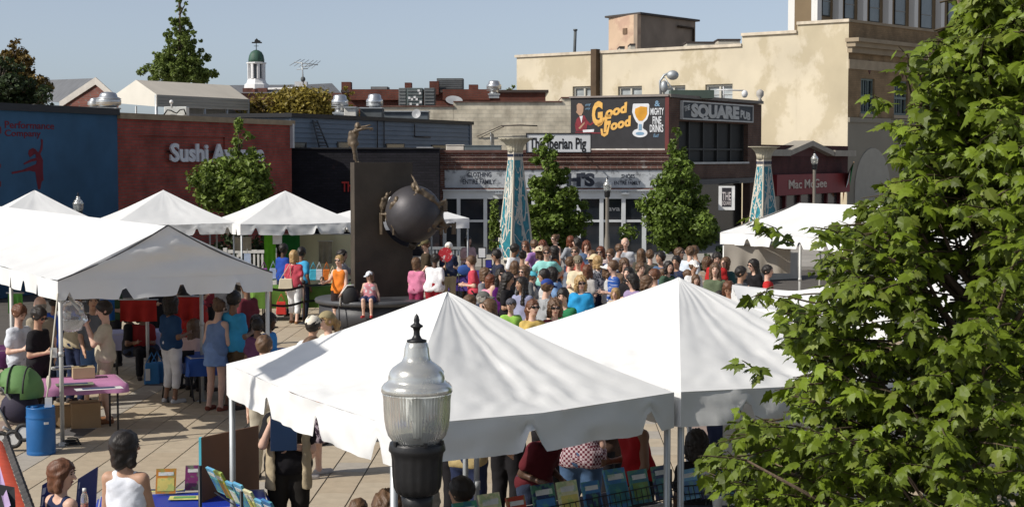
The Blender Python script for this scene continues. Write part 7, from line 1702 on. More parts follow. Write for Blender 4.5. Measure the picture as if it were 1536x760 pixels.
# ================================================================== TABLES
legm = M('table_leg', (.05, .05, .052), .5, .4); folded = M('folding_top', (.5, .48, .44), .6)
def table(c, sx, sy, rz, label, cloth_mat=None, cloth_label=None, drop=.45, h=.74, topm=None):
    c = Vector((c[0], c[1], 0)); rot_ = Matrix.Rotation(rz, 3, 'Z'); r = empty('folding_table', c, label, 'table')
    m = MB(); m.box(c + Vector((0, 0, h - .02)), (sx, sy, .035), rz); m.build('tabletop', topm or folded, r)
    for a in (-1, 1):
        for b in (-1, 1):
            p0 = c + rot_ @ Vector((a * sx * .42, b * sy * .4, 0)); m = MB(); m.tube([p0 + Vector((0, 0, .005)), p0 + Vector((0, 0, h - .04))], .015, 6); m.build('leg', legm, r)
    if cloth_mat:
        nx, ny = 30, 18; ex, ey = sx / 2 + drop, sy / 2 + drop; V = []; Fs = []
        for i in range(nx + 1):
            for j in range(ny + 1):
                x = -ex + 2 * ex * i / nx; y = -ey + 2 * ey * j / ny; ox = max(0, abs(x) - sx / 2 - .008); oy = max(0, abs(y) - sy / 2 - .008)
                o_ = max(ox, oy); z = h + .004 - o_; xx = max(-sx / 2 - .008, min(sx / 2 + .008, x)); yy = max(-sy / 2 - .008, min(sy / 2 + .008, y))
                if ox > 0: xx += math.copysign(.02 + .03 * math.sin(y * 14) * ox / drop + .05 * ox, x)
                if oy > 0: yy += math.copysign(.02 + .03 * math.sin(x * 14) * oy / drop + .05 * oy, y)
                if ox > 0 and oy > 0: z = h + .004 - max(ox, oy)
                V.append(c + rot_ @ Vector((xx, yy, max(.01, z))))
        for i in range(nx):
            for j in range(ny): a = i * (ny + 1) + j; Fs.append((a, a + ny + 1, a + ny + 2, a + 1))
        m = MB(); m.add(V, Fs, True); o = m.build('tablecloth', cloth_mat, None); tag(o, cloth_label, 'tablecloth')
    return r
pc_ = vp(108, 571, .74); tz = .745
table(pc_, 1.35, .95, R(22), 'folding table near the ridge tent corner post', M('cloth_pink', (.46, .2, .36), .7, 0, .08, 2), 'pink plastic cloth over the table by the barrel', .14)
table(vp(225, 496, .74), 1.4, .8, R(15), 'folding table deep under the ridge tent', M('cloth_lavender', (.4, .4, .6), .7), 'lavender white cloth on the table below the red shirts', .3)
table(vp(372, 528, .74), 2.0, .8, R(22), 'folding table at the right end of the ridge tent', M('cloth_blue', (.015, .07, .3), .6), 'bright blue cloth on the table of the playsuit woman', .3)
table(vp(30, 520, .74), 1.6, .8, R(22), 'book table in front of the two readers', M('cloth_plum', (.1, .02, .1), .7), 'plum cloth on the readers table', .3)
table(vp(475, 428, .8), 3.0, .8, R(12), 'stall table left of the statue', M('cloth_green', (.1, .2, .025), .7), 'grass green cloth on the stall table left of the statue', .5, .8)
table(vp(726, 407, .8), 1.8, .8, R(-5), 'information table before the mosaic column', M('cloth_purple', (.05, .025, .18), .7), 'purple cloth on the information table', .5, .8)
tb = vp(275, 750, .74)
table(tb, 1.5, .75, R(12), 'foreground table behind the white tank top woman', M('cloth_royal', (.012, .035, .32), .45, 0, .1, 2), 'shiny royal blue cloth on the foreground table', .35)
table((.3, 14.2), 2.2, .7, R(38), 'book table in the shade of the front tent', M('cloth_darknavy', (.012, .016, .035), .7), 'dark navy cloth on the shaded book table', .6)
# boxes, barrel, papers, bags
card = M('cardboard', (.33, .22, .12), .85, 0, .12, 3)
def carton(px, py, z, size, label, rz=.3, flap=True, mat=None):
    g = gp(px, py, z); g.z = z + .004; r = empty('cardboard_box', g, label, 'box'); m = MB(); m.box(g + Vector((0, 0, size[2] / 2)), size, rz); m.build('carton', mat or card, r)
    m = MB(); m.box(g + Vector((0, 0, size[2] + .003)), (size[0] * .98, .05, .004), rz); m.build('tape', M('tape_brown', (.42, .3, .16), .4), r)
    if flap: m = MB(); m.box(g + Vector((.0, 0, size[2] + .012)), (.1, .05, .014), rz + .6); m.build('flyer', bk, r)
carton(125, 566, .748, (.3, .24, .15), 'small cardboard box on the pink table', .35, True, M('cardboard_pale', (.42, .33, .19), .8))
carton(128, 640, 0, (.4, .35, .36), 'large cardboard box under the pink table', .35, False)
carton(100, 638, 0, (.35, .35, .3), 'cardboard box at the left under the pink table', .1, False)
g = gp(62, 681, 0); r = empty('plastic_barrel', g, 'blue plastic barrel weighting the ridge tent post', 'barrel'); rb = 21.5 / (F / g.y); hb_ = (681 - 606) / (F / g.y) * .985
bm = M('barrel_blue', (.012, .105, .3), .4, 0, .12, 4, .1, 12)
m = MB(); m.lathe([(rb * .96, 0), (rb, .02), (rb, hb_ * .08), (rb * .985, hb_ * .09), (rb * 1.0, hb_ * .11), (rb, hb_ * .74), (rb * .985, hb_ * .75), (rb * 1.015, hb_ * .77), (rb * 1.015, hb_ * .79), (rb * .985, hb_ * .81), (rb * .99, hb_ * .95), (rb * 1.0, hb_ * .97), (rb * .97, hb_ * .995), (rb * .9, hb_ * .99), (rb * .88, hb_ * .96), (.01, hb_ * .955)], g, 40); m.build('drum', bm, r)
for a in (.9, 2.7): m = MB(); m.lathe([(.05, hb_ * .955), (.05, hb_ * .985), (.03, hb_ * .99), (.001, hb_ * .99)], g + Vector((rb * .55 * math.cos(a), rb * .55 * math.sin(a), 0)), 14); m.build('bung', bm, r)
m = MB(); m.box(g + Vector((rb * .62, -rb * .8, hb_ * .68)), (.06, .006, .03), R(38)); m.build('sticker', M('sticker_white', (.7, .7, .68)), r)
r = empty('tent_rope', g + Vector((0, 0, hb_)), 'pale rope with paper tag tying the tent corner to the barrel', 'rope'); tpz = Vector((gn[0], gn[1], 2.05)); m = MB(); m.tube([g + Vector((.06, 0, hb_ * .96)), g + Vector((.1, .02, hb_ + .25)), tpz], .011, 6); m.build('cord', M('rope_pale', (.5, .46, .38), .9), r)
for f_, nm in ((.18, 'knot'), (.0, 'paper_tag'), (.45, 'paper_tag')):
    q = (g + Vector((.08, 0, hb_ + .05))).lerp(tpz, f_)
    m = MB()
    if nm == 'knot': m.ball(q, (.035, .03, .09)); m.build('knot', M('rope_pale', (.5, .46, .38)), r)
    else: m.box(q + Vector((.03, -.02, 0)), (.09, .006, .13), .3); m.build('paper_tag', M('paper', (.72, .72, .7)), r)
def flat(name, label, cat, px, py, z, sx, sy, rz, mat, th=.004, group=None, mark=None):
    g = gp(px, py, z); g.z = z; r = empty(name, g, label, cat, group); m = MB(); m.box(g + Vector((0, 0, th / 2 + .006)), (sx, sy, th), rz); m.build('sheet' if th < .01 else 'cover', mat, r)
    m = MB(); m.box(g + Vector((0, 0, th + .009)), (sx * .7, sy * .5, .002), rz); m.build('print', mark or M('print_navy', (.03, .04, .12)), r)
paper = M('paper', (.72, .72, .7))
flat('flyer', 'white sheet with dark print on the front of the pink table', 'paper', 148, 583, tz, .62, .25, R(24), paper)
flat('magazine', 'colourful magazine spread on the pink table', 'magazine', 112, 577, tz, .5, .22, R(20), M('mag', (.2, .24, .16), .4, 0, .4, 14), .012)
flat('flyer', 'stack of flyers at the back of the pink table', 'paper', 95, 553, tz, .35, .28, R(30), M('fly_gray', (.5, .5, .48)), .02)
r = None
# plastic bag of balls hanging by the post
q = at(108, 474, 22.3); r = empty('plastic_bag', q - Vector((0, 0, .22)), 'clear plastic sack hanging beside the tent corner post', 'bag'); bgm = M('clear_plastic', (.85, .87, .9), .12, 0, .1, 6, .5, 9, trans=.85)
m = MB(); m.ball(q, (.2, .18, .22), 18, 12); m.v = [tuple(Vector(v) + Vector((.025 * math.sin(v[2] * 31 + v[0] * 17), .02 * math.sin(v[0] * 23), 0))) for v in m.v]; m.build('sack', bgm, r)
m = MB(); m.tube([q + Vector((.02, 0, .2)), q + Vector((-.05, 0, .33)), q + Vector((-.13, -.02, .42))], [.035, .015, .01], 8); m.build('knot', bgm, r)
r = empty('corner_brace', at(115, 468, 22), 'short white brace arm bolted under the tent corner', 'brace'); m = MB(); m.tube([at(104, 446, 21.9), at(113, 458, 21.9), at(122, 468, 21.9)], .02, 8); m.build('tube', M('leg_white', (.52, .52, .5)), r); m = MB(); m.ball(at(122, 468, 21.9), .035); m.build('cap', galv, r)
for (x, y), lab in (((228, 576), 'left blue tote bag on the paving under the ridge tent'), ((236, 574), 'right blue tote bag standing behind the other one')):
    g = gp(x, y, 0); g.z = .005; o = strap_bag('tote_bag', lab, 'bag', (g.x, g.y, g.z), (.26, .16, .36), M('bag_blue', (.03, .17, .4), .6), None, 'blue tote bags', .2)
    m = MB(); m.box(g + Vector((-.05, -.09, .17)), (.08, .006, .2), .2); m.build('label', paper, o)
def fold_chair(px, py, rz, label):
    g = gp(px, py, 0); r = empty('folding_chair', g, label, 'chair', 'black folding chairs'); rt = Matrix.Rotation(rz, 3, 'Z'); cm_ = M('chair_black', (.018, .018, .02), .45)
    T = lambda x, y, z: g + rt @ Vector((x, y, z))
    for q in (-1, 1):
        m = MB(); m.tube([T(q * .22, -.25, .005), T(q * .22, .12, .5), T(q * .21, .24, .82)], .012, 6); m.build('leg', cm_, r); m = MB(); m.tube([T(q * .2, .27, .005), T(q * .2, -.15, .44)], .012, 6); m.build('leg', cm_, r)
    m = MB(); m.hexa([T(-.2, -.22, .43), T(.2, -.22, .43), T(.2, .14, .42), T(-.2, .14, .42)], [T(-.2, -.22, .455), T(.2, -.22, .455), T(.2, .14, .445), T(-.2, .14, .445)]); m.build('seat', cm_, r)
    m = MB(); m.hexa([T(-.21, .19, .62), T(.21, .19, .62), T(.21, .2, .62), T(-.21, .2, .62)], [T(-.21, .25, .82), T(.21, .25, .82), T(.21, .265, .82), T(-.21, .265, .82)]); m.build('backrest', cm_, r)
fold_chair(268, 600, R(200), 'black folding chair by the seated long haired woman'); fold_chair(285, 585, R(330), 'black folding chair under the seated long haired woman')
# stroller
g = gp(22, 662, 0); r = empty('stroller', g, 'baby stroller with green canopy at the left edge', 'stroller'); sc_ = 1
def SP(x, y, Y=21.3): return at(x, y, Y)
m = MB(); c = SP(28, 585); m.ball(c, (.33, .3, .33), 20, 12); keep = [f for f in m.f if all((Vector(m.v[i]) - c).dot(Vector((.35, 0, .9))) > -.05 for i in f)]; m.f = keep; m.m = m.m[:len(keep)]; m.sm = m.sm[:len(keep)]; o = m.build('canopy', M('stroller_green', (.12, .24, .08), .7, 0, .15, 4), r); so_ = o.modifiers.new('thick', 'SOLIDIFY'); so_.thickness = .012
for a in (-.9, -.2, .5):
    m = MB(); pts = [c + Vector((.335 * math.sin(a) * .9, .31 * math.cos(t) , .335 * math.sin(t) * math.cos(a * .6))) for t in [math.pi * i / 12 for i in range(13)]]; m.tube(pts, .012, 6); m.build('canopy_rib', bk, r)
for x0, y0, x1, y1, nm in ((0, 575, 45, 640, 'frame'), (-8, 600, 22, 655, 'frame'), (5, 640, 30, 655, 'axle')):
    m = MB(); m.tube([SP(x0, y0, 21.2), SP(x1, y1, 21.4)], .022, 8); m.build(nm, M('stroller_metal', (.3, .3, .3), .35, .7), r)
m = MB(); m.ball(SP(30, 610, 21.4), (.26, .2, .22)); m.build('seat', M('stroller_seat', (.03, .025, .045), .8), r)
for x, y in ((20, 658), (2, 660), (36, 648)):
    m = MB(); p_ = SP(x, y, 21.2); 
    pts = [p_ + Vector((.1 * math.cos(t), 0, .1 * math.sin(t))) for t in [2 * math.pi * i / 16 for i in range(17)]]; m.tube(pts, .028, 8, cap=False); o = m.build('wheel', M('rubber', (.02, .02, .02), .7), r); m = MB(); m.lathe([(.075, -.012), (.075, .012)], (0, 0, 0), 14); m.v = [tuple(p_ + Vector((v[0], v[2], v[1]))) for v in m.v]; m.build('rim', M('rim_pale', (.55, .55, .53), .4), o)
# red display with mesh edging at the lower left
r = empty('red_awning', SP(20, 720, 13.5), 'orange red fabric awning edge with black mesh border at the lower left corner', 'awning')
A_, B_, C_, D_ = at(-30, 655, 17.0), at(4, 662, 16.8), at(43, 775, 12.6), at(-60, 790, 12.4)
V = []; Fs = []
for i in range(21):
    for j in range(9): p_ = A_.lerp(D_, i / 20).lerp(B_.lerp(C_, i / 20), j / 8); V.append(p_ + Vector((0, 0, .012 * math.sin(i * 3.1) - .02 * math.sin(j * .8))))
for i in range(20):
    for j in range(8): a = i * 9 + j; Fs.append((a, a + 1, a + 10, a + 9))
m = MB(); m.add(V, Fs, True); m.build('fabric', M('awning_red', (.52, .07, .03), .8, 0, .12, 8), r)
E_, F_ = at(14, 658, 16.9), at(58, 775, 12.7); m = MB(); V = []; Fs = []
for i in range(41):
    t = i / 40; a = B_.lerp(C_, t); b = E_.lerp(F_, t); z_ = Vector((0, 0, .012 * (i % 2)))
    V += [a + Vector((-.015 * (i % 2), 0, .02)) + z_, a.lerp(b, .5) + Vector((0, 0, .05)) + z_, b + z_]
for i in range(40):
    for j in range(2): a = i * 3 + j; Fs.append((a, a + 1, a + 4, a + 3))
m.add(V, Fs); m.build('mesh_border', M('mesh_gray', (.055, .052, .05), .9, 0, .4, 14), r)
r = empty('poster_board', at(5, 750, 13), 'lavender strip over a black panel in the lower left corner', 'panel'); m = MB(); m.hexa([at(-20, 770, 12.2), at(24, 770, 12.2), at(24, 770, 12.3), at(-20, 770, 12.3)], [at(-20, 722, 12.4), at(22, 730, 12.4), at(22, 730, 12.5), at(-20, 722, 12.5)]); m.build('black_board', bk, r)
m = MB(); m.hexa([at(8, 765, 12.1), at(16, 757, 12.1), at(16, 757, 12.15), at(8, 765, 12.15)], [at(-12, 690, 12.9), at(-2, 692, 12.9), at(-2, 692, 12.95), at(-12, 690, 12.95)]); m.build('lavender_strip', cloth((.35, .26, .42)), r)
# foreground table goods
covers = {'blue': (.04, .16, .36), 'sky': (.12, .36, .58), 'lime': (.38, .42, .06), 'yellow': (.6, .5, .14), 'orange': (.5, .2, .03), 'purple': (.16, .02, .11), 'cream': (.62, .58, .36), 'teal': (.03, .14, .18), 'navy': (.015, .03, .1), 'red': (.4, .05, .03), 'white': (.62, .62, .6), 'green': (.12, .2, .04)}
def bookmat(c): return M('book_' + c, covers[c], .35, 0, .18, 7, spec=.5, col2=tuple(min(.7, q * .55 + .1 * (i == 1) + .05) for i, q in enumerate(covers[c])), c2s=15, c2lo=.5, c2hi=.56)
def book(P0, ux, up, w, h_, label, c, c2, group=None, th=.02, cat='book'):
    """P0 lower left corner of the cover, ux along the width, up along the height"""
    ux = Vector(ux).normalized(); up = Vector(up).normalized(); n_ = ux.cross(up); r = empty('book', P0, label, cat, group); P0 = Vector(P0)
    def B(name, a, b, c_, d_, o0, o1, mat):
        q = lambda u, v, o: P0 + ux * w * u + up * h_ * v + n_ * o
        m = MB(); m.hexa([q(a, c_, o1), q(b, c_, o1), q(b, c_, o0), q(a, c_, o0)], [q(a, d_, o1), q(b, d_, o1), q(b, d_, o0), q(a, d_, o0)]); m.build(name, mat, r)
    B('cover', 0, 1, 0, 1, -th, 0, bookmat(c)); B('pages', .01, .985, .008, .992, -th * .8, -th * .2, M('paper', (.72, .72, .7)))
    B('cover_picture', .08, .92, .1, .62, .001, .003, bookmat(c2)); B('title_bar', .12, .88, .72, .86, .001, .003, bookmat('white' if c2 != 'white' else 'navy'))
    return r
zT = .75
def standing(px, py, w_px, h_px, label, c, c2, lean=.25):
    g = gp(px, py, zT); s_ = g.y / F; return book((g.x, g.y, zT + .012), (1, .12, 0), (0, lean, 1), w_px * s_, h_px * s_ * 1.05, label, c, c2)
standing(233, 742, 30, 36, 'orange covered book on a clear stand on the blue table', 'orange', 'yellow'); standing(277, 737, 31, 36, 'purple covered book on a clear stand on the blue table', 'purple', 'purple')
flat('flyer', 'yellow and green flyer lying on the blue table', 'paper', 277, 747, zT, .28, .16, .1, M('fly_y', (.6, .58, .2), .5, 0, .3, 9), .004, None, M('fly_g', (.12, .3, .1)))
flat('flyer', 'small yellow blue flyer behind the orange book', 'paper', 227, 736, zT, .12, .12, .1, M('fly_y', (.6, .58, .2)), .004)
flat('flyer', 'small blue yellow card beside the purple book', 'paper', 270, 736, zT, .1, .1, .1, M('fly_b', (.05, .15, .5)), .004, None, M('fly_y', (.6, .58, .2)))
# little display boards behind the two women
for px0, px1, y0, lab, tl in ((58, 78, 731, 'blue edged display board behind the girl with the fringe', 0), (112, 142, 722, 'blue edged display board between the two foreground women', .2)):
    a, b = at(px0, y0 + 50, 13.9), at(px1, y0 + 50, 14.0 + tl); r = empty('display_board', a, lab, 'board', 'blue edged display boards'); t_ = at(px0, y0, 13.9).z; u_ = (b - a)
    m = MB(); m.hexa([a, b, b + Vector((0, .03, 0)), a + Vector((0, .03, 0))], [Vector((a.x, a.y + .12, t_)), Vector((b.x, b.y + .12, t_ + .05)), Vector((b.x, b.y + .15, t_ + .05)), Vector((a.x, a.y + .15, t_))]); m.build('board', M('board_navy', (.02, .035, .17), .5), r)
    m = MB(); P4 = lambda u, v: (a + u_ * u) + Vector((0, .12 * v - .004, (t_ - a.z) * v + .05 * u * v))
    for u0_, u1_, v0_, v1_ in ((.08, .92, .72, .9), (.1, .5, .4, .66), (.55, .9, .4, .66), (.1, .9, .1, .34)): m.add([P4(u0_, v0_), P4(u1_, v0_), P4(u1_, v1_), P4(u0_, v1_)], [(0, 1, 2, 3)])
    m.build('paper_sheets', M('board_paper', (.5, .55, .65)), r, kind='stuff')
b_ = gp(127, 764, .74); r = empty('drink_bottle', b_, 'clear bottle of red drink beside the girl with the fringe', 'bottle'); q = at(127, 765, 13.3)
m = MB(); m.lathe([(.03, 0), (.032, .01), (.032, .1), (.026, .13), (.013, .16)], q, 16); m.build('bottle', M('bottle_clear', (.8, .78, .72), .08, 0, .05, 3, trans=.8), r); m = MB(); m.lathe([(.028, .004), (.029, .06), (.001, .061)], q, 14); m.build('drink', M('drink_red', (.4, .06, .03), .2), r); m = MB(); m.lathe([(.016, .158), (.016, .185), (.002, .186)], q, 12); m.build('cap', paper, r)
# brown folding screen with cyan edge
a, b = at(303, 745, 14.6), at(388, 735, 15.8); r = empty('folding_screen', a, 'brown hardboard folding screen with a cyan painted edge', 'screen'); th_ = Vector((0, .04, 0)); za, zb_ = at(303, 656, 14.6).z, at(388, 638, 15.8).z
m = MB(); m.hexa([Vector((a.x, a.y, .0)), Vector((b.x, b.y, .0)), Vector((b.x, b.y, .0)) + th_, Vector((a.x, a.y, .0)) + th_], [Vector((a.x, a.y, za)), Vector((b.x, b.y, zb_)), Vector((b.x, b.y, zb_)) + th_, Vector((a.x, a.y, za)) + th_]); m.build('panel', M('hardboard', (.17, .085, .045), .8, 0, .15, 2), r)
m = MB(); m.box((a.x - .012, a.y + .02, za / 2), (.022, .06, za)); m.build('edge_strip', M('edge_cyan', (.1, .5, .6), .5), r)
# ---- wire book racks
wire = M('rack_wire', (.02, .022, .026), .4, .5)
def book_rack(A, B, ztopA, ztopB, tiers, label, blabels, tilt=.35, bw_=.2, bh_=.27, facing=1, group='picture books in the wire racks'):
    A = Vector((A[0], A[1], 0)); B = Vector((B[0], B[1], 0)); d_ = (B - A); L = d_.length; d_.normalize(); n_ = Vector((d_.y, -d_.x, 0)) * facing
    r = empty('book_rack', (A + B) / 2, label, 'rack'); zA, zB = ztopA, ztopB
    for t in (0, .5, 1):
        p_ = A + d_ * L * t - n_ * .1; m = MB(); m.tube([p_ + Vector((0, 0, .01)), p_ + Vector((0, 0, zA + (zB - zA) * t - .05))], .014, 6); m.build('upright', wire, r)
    up = (Vector((0, 0, 1)) - n_ * tilt).normalized(); bi = 0
    for ti in range(tiers):
        zz = lambda t: (zA + (zB - zA) * t) - (.27 + ti * .34)
        off = n_ * (.02 + ti * .12)
        m = MB(); P_ = lambda t, h_: A + d_ * L * t + off + n_ * .045 + Vector((0, 0, zz(t))) + up * h_
        for h_ in (0, .06, .12): m.tube([P_(0, h_), P_(1, h_)], .004, 4)
        N = int(L / .05)
        for k in range(N + 1): m.tube([P_(k / N, 0), P_(k / N, .12)], .003, 4, cap=False)
        m.tube([A + d_ * 0 + off + Vector((0, 0, zz(0))), A + d_ * L + off + Vector((0, 0, zz(1)))], .006, 4)
        m.build('wire_pocket', wire, r, kind='stuff')
        nb_ = int(L / (bw_ + .015))
        for k in range(nb_):
            if bi >= len(blabels): break
            t = (k + .1) / nb_; h_ = bh_ * (1 + .12 * math.sin(k * 2.3)); w__ = bw_ * (1 - .1 * (k % 3))
            lab, c, c2 = blabels[bi]; bi += 1
            book(A + d_ * L * t + off + n_ * .015 + Vector((0, 0, zz(t) + .01)), d_, up + d_ * .02 * math.sin(k * 5), w__, h_, lab, c, c2, group)
ra1 = at(318, 690, 12.45); ra2 = at(452, 770, 11.1)
book_rack((ra1.x, ra1.y), (ra2.x, ra2.y), at(322, 688, 12.4).z, at(446, 764, 11.15).z, 3, 'wire rack of picture books outside the left side of the front tent',
          [(l, a, b) for l, a, b in (('sky blue picture book at the far left of the outdoor rack top row', 'sky', 'blue'), ('lime green picture book second in the outdoor rack top row', 'lime', 'orange'), ('sky and white picture book third in the outdoor rack top row', 'sky', 'white'), ('pale blue picture book fourth in the outdoor rack top row', 'sky', 'blue'), ('cream yellow picture book fifth in the outdoor rack top row', 'cream', 'yellow'), ('light blue book with white print near the right of the top row', 'sky', 'sky'), ('mid blue book at the right end of the outdoor top row', 'blue', 'sky'), ('extra blue book closing the outdoor top row', 'blue', 'blue'),
           ('yellow green book left in the outdoor middle row', 'lime', 'white'), ('deep blue book second in the outdoor middle row', 'blue', 'lime'), ('green book third in the outdoor middle row', 'green', 'yellow'), ('yellow book fourth in the outdoor middle row', 'yellow', 'green'), ('blue book fifth in the outdoor middle row', 'blue', 'yellow'), ('teal book sixth in the outdoor middle row', 'teal', 'sky'), ('lime book seventh in the outdoor middle row', 'lime', 'yellow'), ('navy book last in the outdoor middle row', 'navy', 'sky'),
           ('cream book first in the outdoor bottom row', 'cream', 'lime'), ('lime book second in the outdoor bottom row', 'lime', 'cream'), ('green book third in the outdoor bottom row', 'green', 'cream'))], .5, .16, .22, -1)
ra1 = at(680, 768, 10.55); ra2 = at(1012, 700, 11.75)
book_rack((ra1.x, ra1.y), (ra2.x, ra2.y), at(680, 752, 10.55).z, at(1012, 688, 11.75).z, 2, 'wire rack of picture books along the front side of the front tent',
          [(l, a, b) for l, a, b in (('teal and cream book at the left end of the shaded rack', 'teal', 'cream'), ('cream covered book second in the shaded rack', 'cream', 'yellow'), ('dark red picture book third in the shaded rack', 'red', 'navy'), ('navy book fourth in the shaded rack', 'navy', 'blue'), ('yellow cream book standing tall in the shaded rack', 'cream', 'yellow'), ('deep blue book right of the tall cream one', 'blue', 'navy'), ('blue landscape book near the post in the shaded rack', 'blue', 'teal'), ('teal green book next to the post in the shaded rack', 'teal', 'green'), ('navy book closing the shaded rack top row', 'navy', 'teal'),
           ('teal book first in the shaded lower row', 'teal', 'navy'), ('navy book second in the shaded lower row', 'navy', 'navy'), ('dark red book third in the shaded lower row', 'red', 'navy'), ('navy and cream book fourth in the shaded lower row', 'navy', 'cream'), ('teal and blue book fifth in the shaded lower row', 'teal', 'blue'), ('blue and navy book sixth in the shaded lower row', 'blue', 'navy'))], .3, .19, .25, 1)
ra1 = at(1020, 702, 11.8); ra2 = at(1130, 705, 12.3)
book_rack((ra1.x, ra1.y), (ra2.x, ra2.y), at(1020, 696, 11.8).z, at(1130, 690, 12.3).z, 2, 'wire rack of picture books under the second tent by the maple',
          [('sky blue book on the rack under the second tent', 'sky', 'blue'), ('navy book on the rack under the second tent', 'navy', 'cream'), ('blue book beside the maple on the second rack', 'blue', 'teal'), ('tan yellow book low on the second rack', 'yellow', 'cream'), ('orange red book low on the second rack', 'red', 'orange')], .3, .17, .22, 1)
g = at(1076, 758, 11.5); r = empty('paper_cup', g, 'white paper cup on the lower edge beneath the second tent', 'cup'); m = MB(); m.lathe([(.028, -.05), (.04, .06), (.042, .062), (.036, .055), (.025, -.04)], g, 16); m.build('cup', paper, r); m = MB(); m.lathe([(.041, .058), (.044, .062), (.041, .066)], g, 16, cap=False); m.build('rim', paper, r)
# crate / shelf under the rack so the cup has a stand
m = MB(); m.box(g + Vector((0, 0.1, -.31)), (.5, .4, .5)); tag(m.build('storage_crate', M('crate_navy', (.02, .025, .05), .7), None), 'dark storage crate under the second tent', 'crate')
# ================================================================== SMALL GOODS AT THE BACK STALLS
for px, py, lab in ((723, 387, 'white notice in black frame on the information table'), (750, 388, 'white leaflet leaning at the foot of the mosaic column')):
    Y = 44 if px == 723 else 44.6; a = at(px, py, Y); s_ = Y / F; r = empty('notice_board', a, lab, 'notice'); m = MB(); m.box(a + Vector((0, 0, 8 * s_)), (13 * s_ if px == 723 else 9 * s_, .04, 17 * s_)); m.build('frame', fk if px == 723 else paper, r); m = MB(); m.box(a + Vector((0, -.025, 8 * s_)), (10 * s_ if px == 723 else 7 * s_, .01, 14 * s_)); m.build('sheet', paper, r); m = MB(); m.tube([a, Vector((a.x, a.y + .05, .8))], .02, 5); m.build('stand', fk, r)
for px, py, c, lab in ((683, 408, (.4, .5, .35), 'pale green leaflet folder on the information table'), (693, 407, (.5, .55, .5), 'white leaflet folder on the information table'), (733, 396, (.04, .04, .25), 'blue purple basket on the information table')):
    a = at(px, py, 43.2); r = empty('leaflet_folder', a, lab, 'leaflets'); m = MB(); m.box(a, (.18, .1, .24)); m.build('holder', fk, r); m = MB(); m.box(a + Vector((0, -.055, .01)), (.15, .01, .2)); m.build('leaflet', cloth(c), r)
r = empty('blue_drum_chair', at(697, 420, 42.5), 'round blue chair back in front of the information table', 'chair'); a = at(697, 405, 42.5); m = MB(); m.ball(a, (.2, .05, .14), 16, 10); m.build('backrest', cloth((.04, .09, .3)), r)
for q in (-.15, .15): m = MB(); m.tube([a + Vector((q, 0, -.05)), Vector((a.x + q, a.y, 0))], .015, 6); m.build('leg', fk, r)
# white balustrade behind the left tents
def railing(x0, x1, ytop, ybot, Y, label, mat, n_):
    a, b = at(x0, ytop, Y), at(x1, ytop, Y); zb_ = at(x0, ybot, Y).z; r = empty('railing', Vector((a.x, a.y, 0)), label, 'railing'); m = MB(); m.box(((a.x + b.x) / 2, Y, a.z), (b.x - a.x, .09, .09)); m.build('top_rail', mat, r); m = MB(); m.box(((a.x + b.x) / 2, Y, zb_), (b.x - a.x, .07, .07)); m.build('bottom_rail', mat, r)
    for k in range(n_ + 1): x = a.x + (b.x - a.x) * k / n_; m = MB(); m.box((x, Y + .002, (a.z + zb_) / 2), (.055, .05, a.z - zb_)); m.build('baluster', mat, r)
    for x in (a.x, b.x): m = MB(); m.box((x, Y - .003, a.z / 2 + .05), (.11, .11, a.z + .1)); m.build('post', mat, r)
railing(338, 412, 377, 420, 46.8, 'white painted balustrade under the tents left of the statue', M('rail_white', (.66, .64, .6), .6), 12)
railing(640, 700, 372, 402, 54, 'pale metal railing in front of the white shop front', galv, 12)
# hung goods in the stall left of the statue
def hung(px0, px1, py0, py1, Y, c, label, name='hanging_cloth', cat='hanging cloth'):
    a = at(px0, py0, Y); b = at(px1, py1, Y); r = empty(name, Vector(((a.x + b.x) / 2, Y, b.z)), label, cat); V = []; Fs = []
    for i in range(9):
        for j in range(17): t = j / 16; V.append((a.x + (b.x - a.x) * t, Y + .05 * math.sin(t * 15) * (i / 8), a.z + (b.z - a.z) * i / 8))
    for i in range(8):
        for j in range(16): k = i * 17 + j; Fs.append((k, k + 1, k + 18, k + 17))
    m = MB(); m.add(V, Fs, True); m.build('fabric', c if not isinstance(c, tuple) else cloth(c), r); m = MB(); m.tube([a + Vector((-.03, 0, .01)), Vector((b.x + .03, Y, a.z + .01))], .014, 6); m.build('rod', galv, r)
hung(449, 535, 352, 428, 43.6, M('backdrop_sage', (.5, .5, .36), .9, 0, .08, 2), 'pale sage backdrop curtain in the stall left of the statue'); hung(396, 414, 352, 420, 42.8, (.12, .4, .03), 'bright green shirt bundle hanging at the stall corner'); hung(421, 450, 352, 400, 43.2, (.015, .12, .03), 'dark green cloth behind the royal blue vendor'); hung(478, 498, 362, 395, 43.3, (.22, .21, .17), 'grey tote hanging on the sage backdrop'); hung(352, 377, 356, 376, 43, (.4, .38, .33), 'beige drape at the left tent corner')
for x0, x1, y0, y1, Y, c, lab in ((409, 423, 352, 366, 41.2, (.72, .72, .74), 'white paper sign hanging from the tent edge'), (366, 376, 380, 396, 41.0, (.35, .42, .55), 'blue grey poster tied to the tent leg'), (357, 362, 372, 385, 45.5, (.66, .64, .6), 'small white notice on the balustrade')):
    a, b = at(x0, y0, Y), at(x1, y1, Y); r = empty('paper_sign', Vector(((a.x + b.x) / 2, Y, b.z)), lab, 'sign'); m = MB(); m.box(((a.x + b.x) / 2, Y, (a.z + b.z) / 2), (b.x - a.x, .012, a.z - b.z)); m.build('sheet', cloth(c), r); m = MB(); m.tube([Vector(((a.x + b.x) / 2, Y, a.z)), Vector(((a.x + b.x) / 2, Y, a.z + .12))], .006, 5); m.build('string', galv, r)
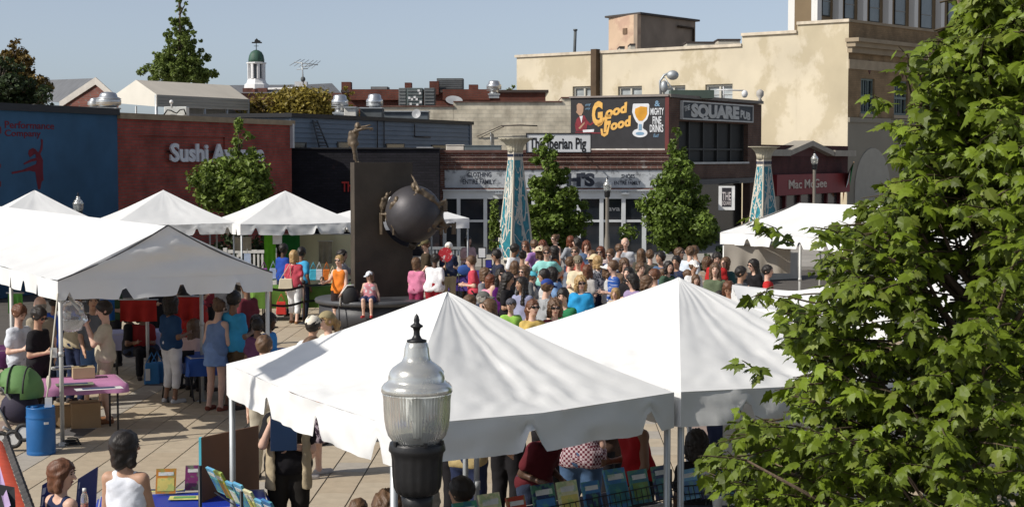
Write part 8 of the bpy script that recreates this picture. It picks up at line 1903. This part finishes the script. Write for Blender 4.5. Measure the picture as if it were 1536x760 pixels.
for px, py, c, lab in ((470, 420, (.06, .4, .55), 'turquoise gift bag on the green stall table'), (479, 417, (.55, .58, .62), 'white booklet propped on the green stall table'), (490, 414, (.6, .16, .03), 'orange gift bag on the green stall table'), (410, 420, (.3, .36, .5), 'blue white poster propped at the left of the green table'), (396, 416, (.3, .08, .3), 'purple box at the far left of the green table')):
    a = at(px, py, 40.6 if px < 415 else 40.2); strap_bag('gift_bag', lab, 'bag', (a.x, a.y, .82), (.2, .1, .27), cloth(c), None, 'goods on the green stall table')
# bits inside the ridge tent: red and blue backdrop
hung(150, 172, 447, 480, 27.5, (.02, .1, .32), 'royal blue banner inside the ridge tent'); hung(180, 235, 450, 482, 27.8, (.4, .03, .025), 'red banner behind the lavender table'); hung(262, 300, 445, 480, 26.5, (.4, .03, .025), 'red banner right of the navy top woman'); hung(12, 34, 440, 470, 26, (.1, .3, .06), 'leafy green banner at the far left under the tent')
r = empty('cable_coil', gp(108, 668, 0), 'black cable coil on the paving by the tent post', 'cable'); m = MB(); g = gp(108, 668, 0)
pts = [g + Vector((.12 * math.cos(t) * (1 - t / 60), .1 * math.sin(t) * (1 - t / 60), .012 + .004 * t)) for t in [i * .5 for i in range(44)]]; m.tube(pts, .01, 6); m.build('cable', M('rubber', (.02, .02, .02)), r); m = MB(); m.box(g + Vector((-.1, -.06, .03)), (.1, .05, .05), .4); m.build('plug', paper, r)

# small banner on a post just outside the left edge of the view: its shadow lies on the front tent
q = Vector((-1.66, 12.4, 2.3)) + SUNV * 4.2
r = empty('street_banner', (q.x - 1.0, q.y - .4, 0), 'small plain banner panel on a bracket post left of the tents', 'banner')
m = MB(); m.tube([(q.x - 1.0, q.y - .4, 0), (q.x - 1.0, q.y - .4, q.z + .5)], .05, 10); m.build('post', blackm, r)
m = MB(); m.tube([(q.x - 1.0, q.y - .4, q.z + .3), q + Vector((.25, .1, .3))], .02, 8); m.build('bracket', blackm, r)
m = MB(); m.box(q, (.5, .02, .56), R(-73)); m.build('panel', cloth((.3, .32, .35)), r)
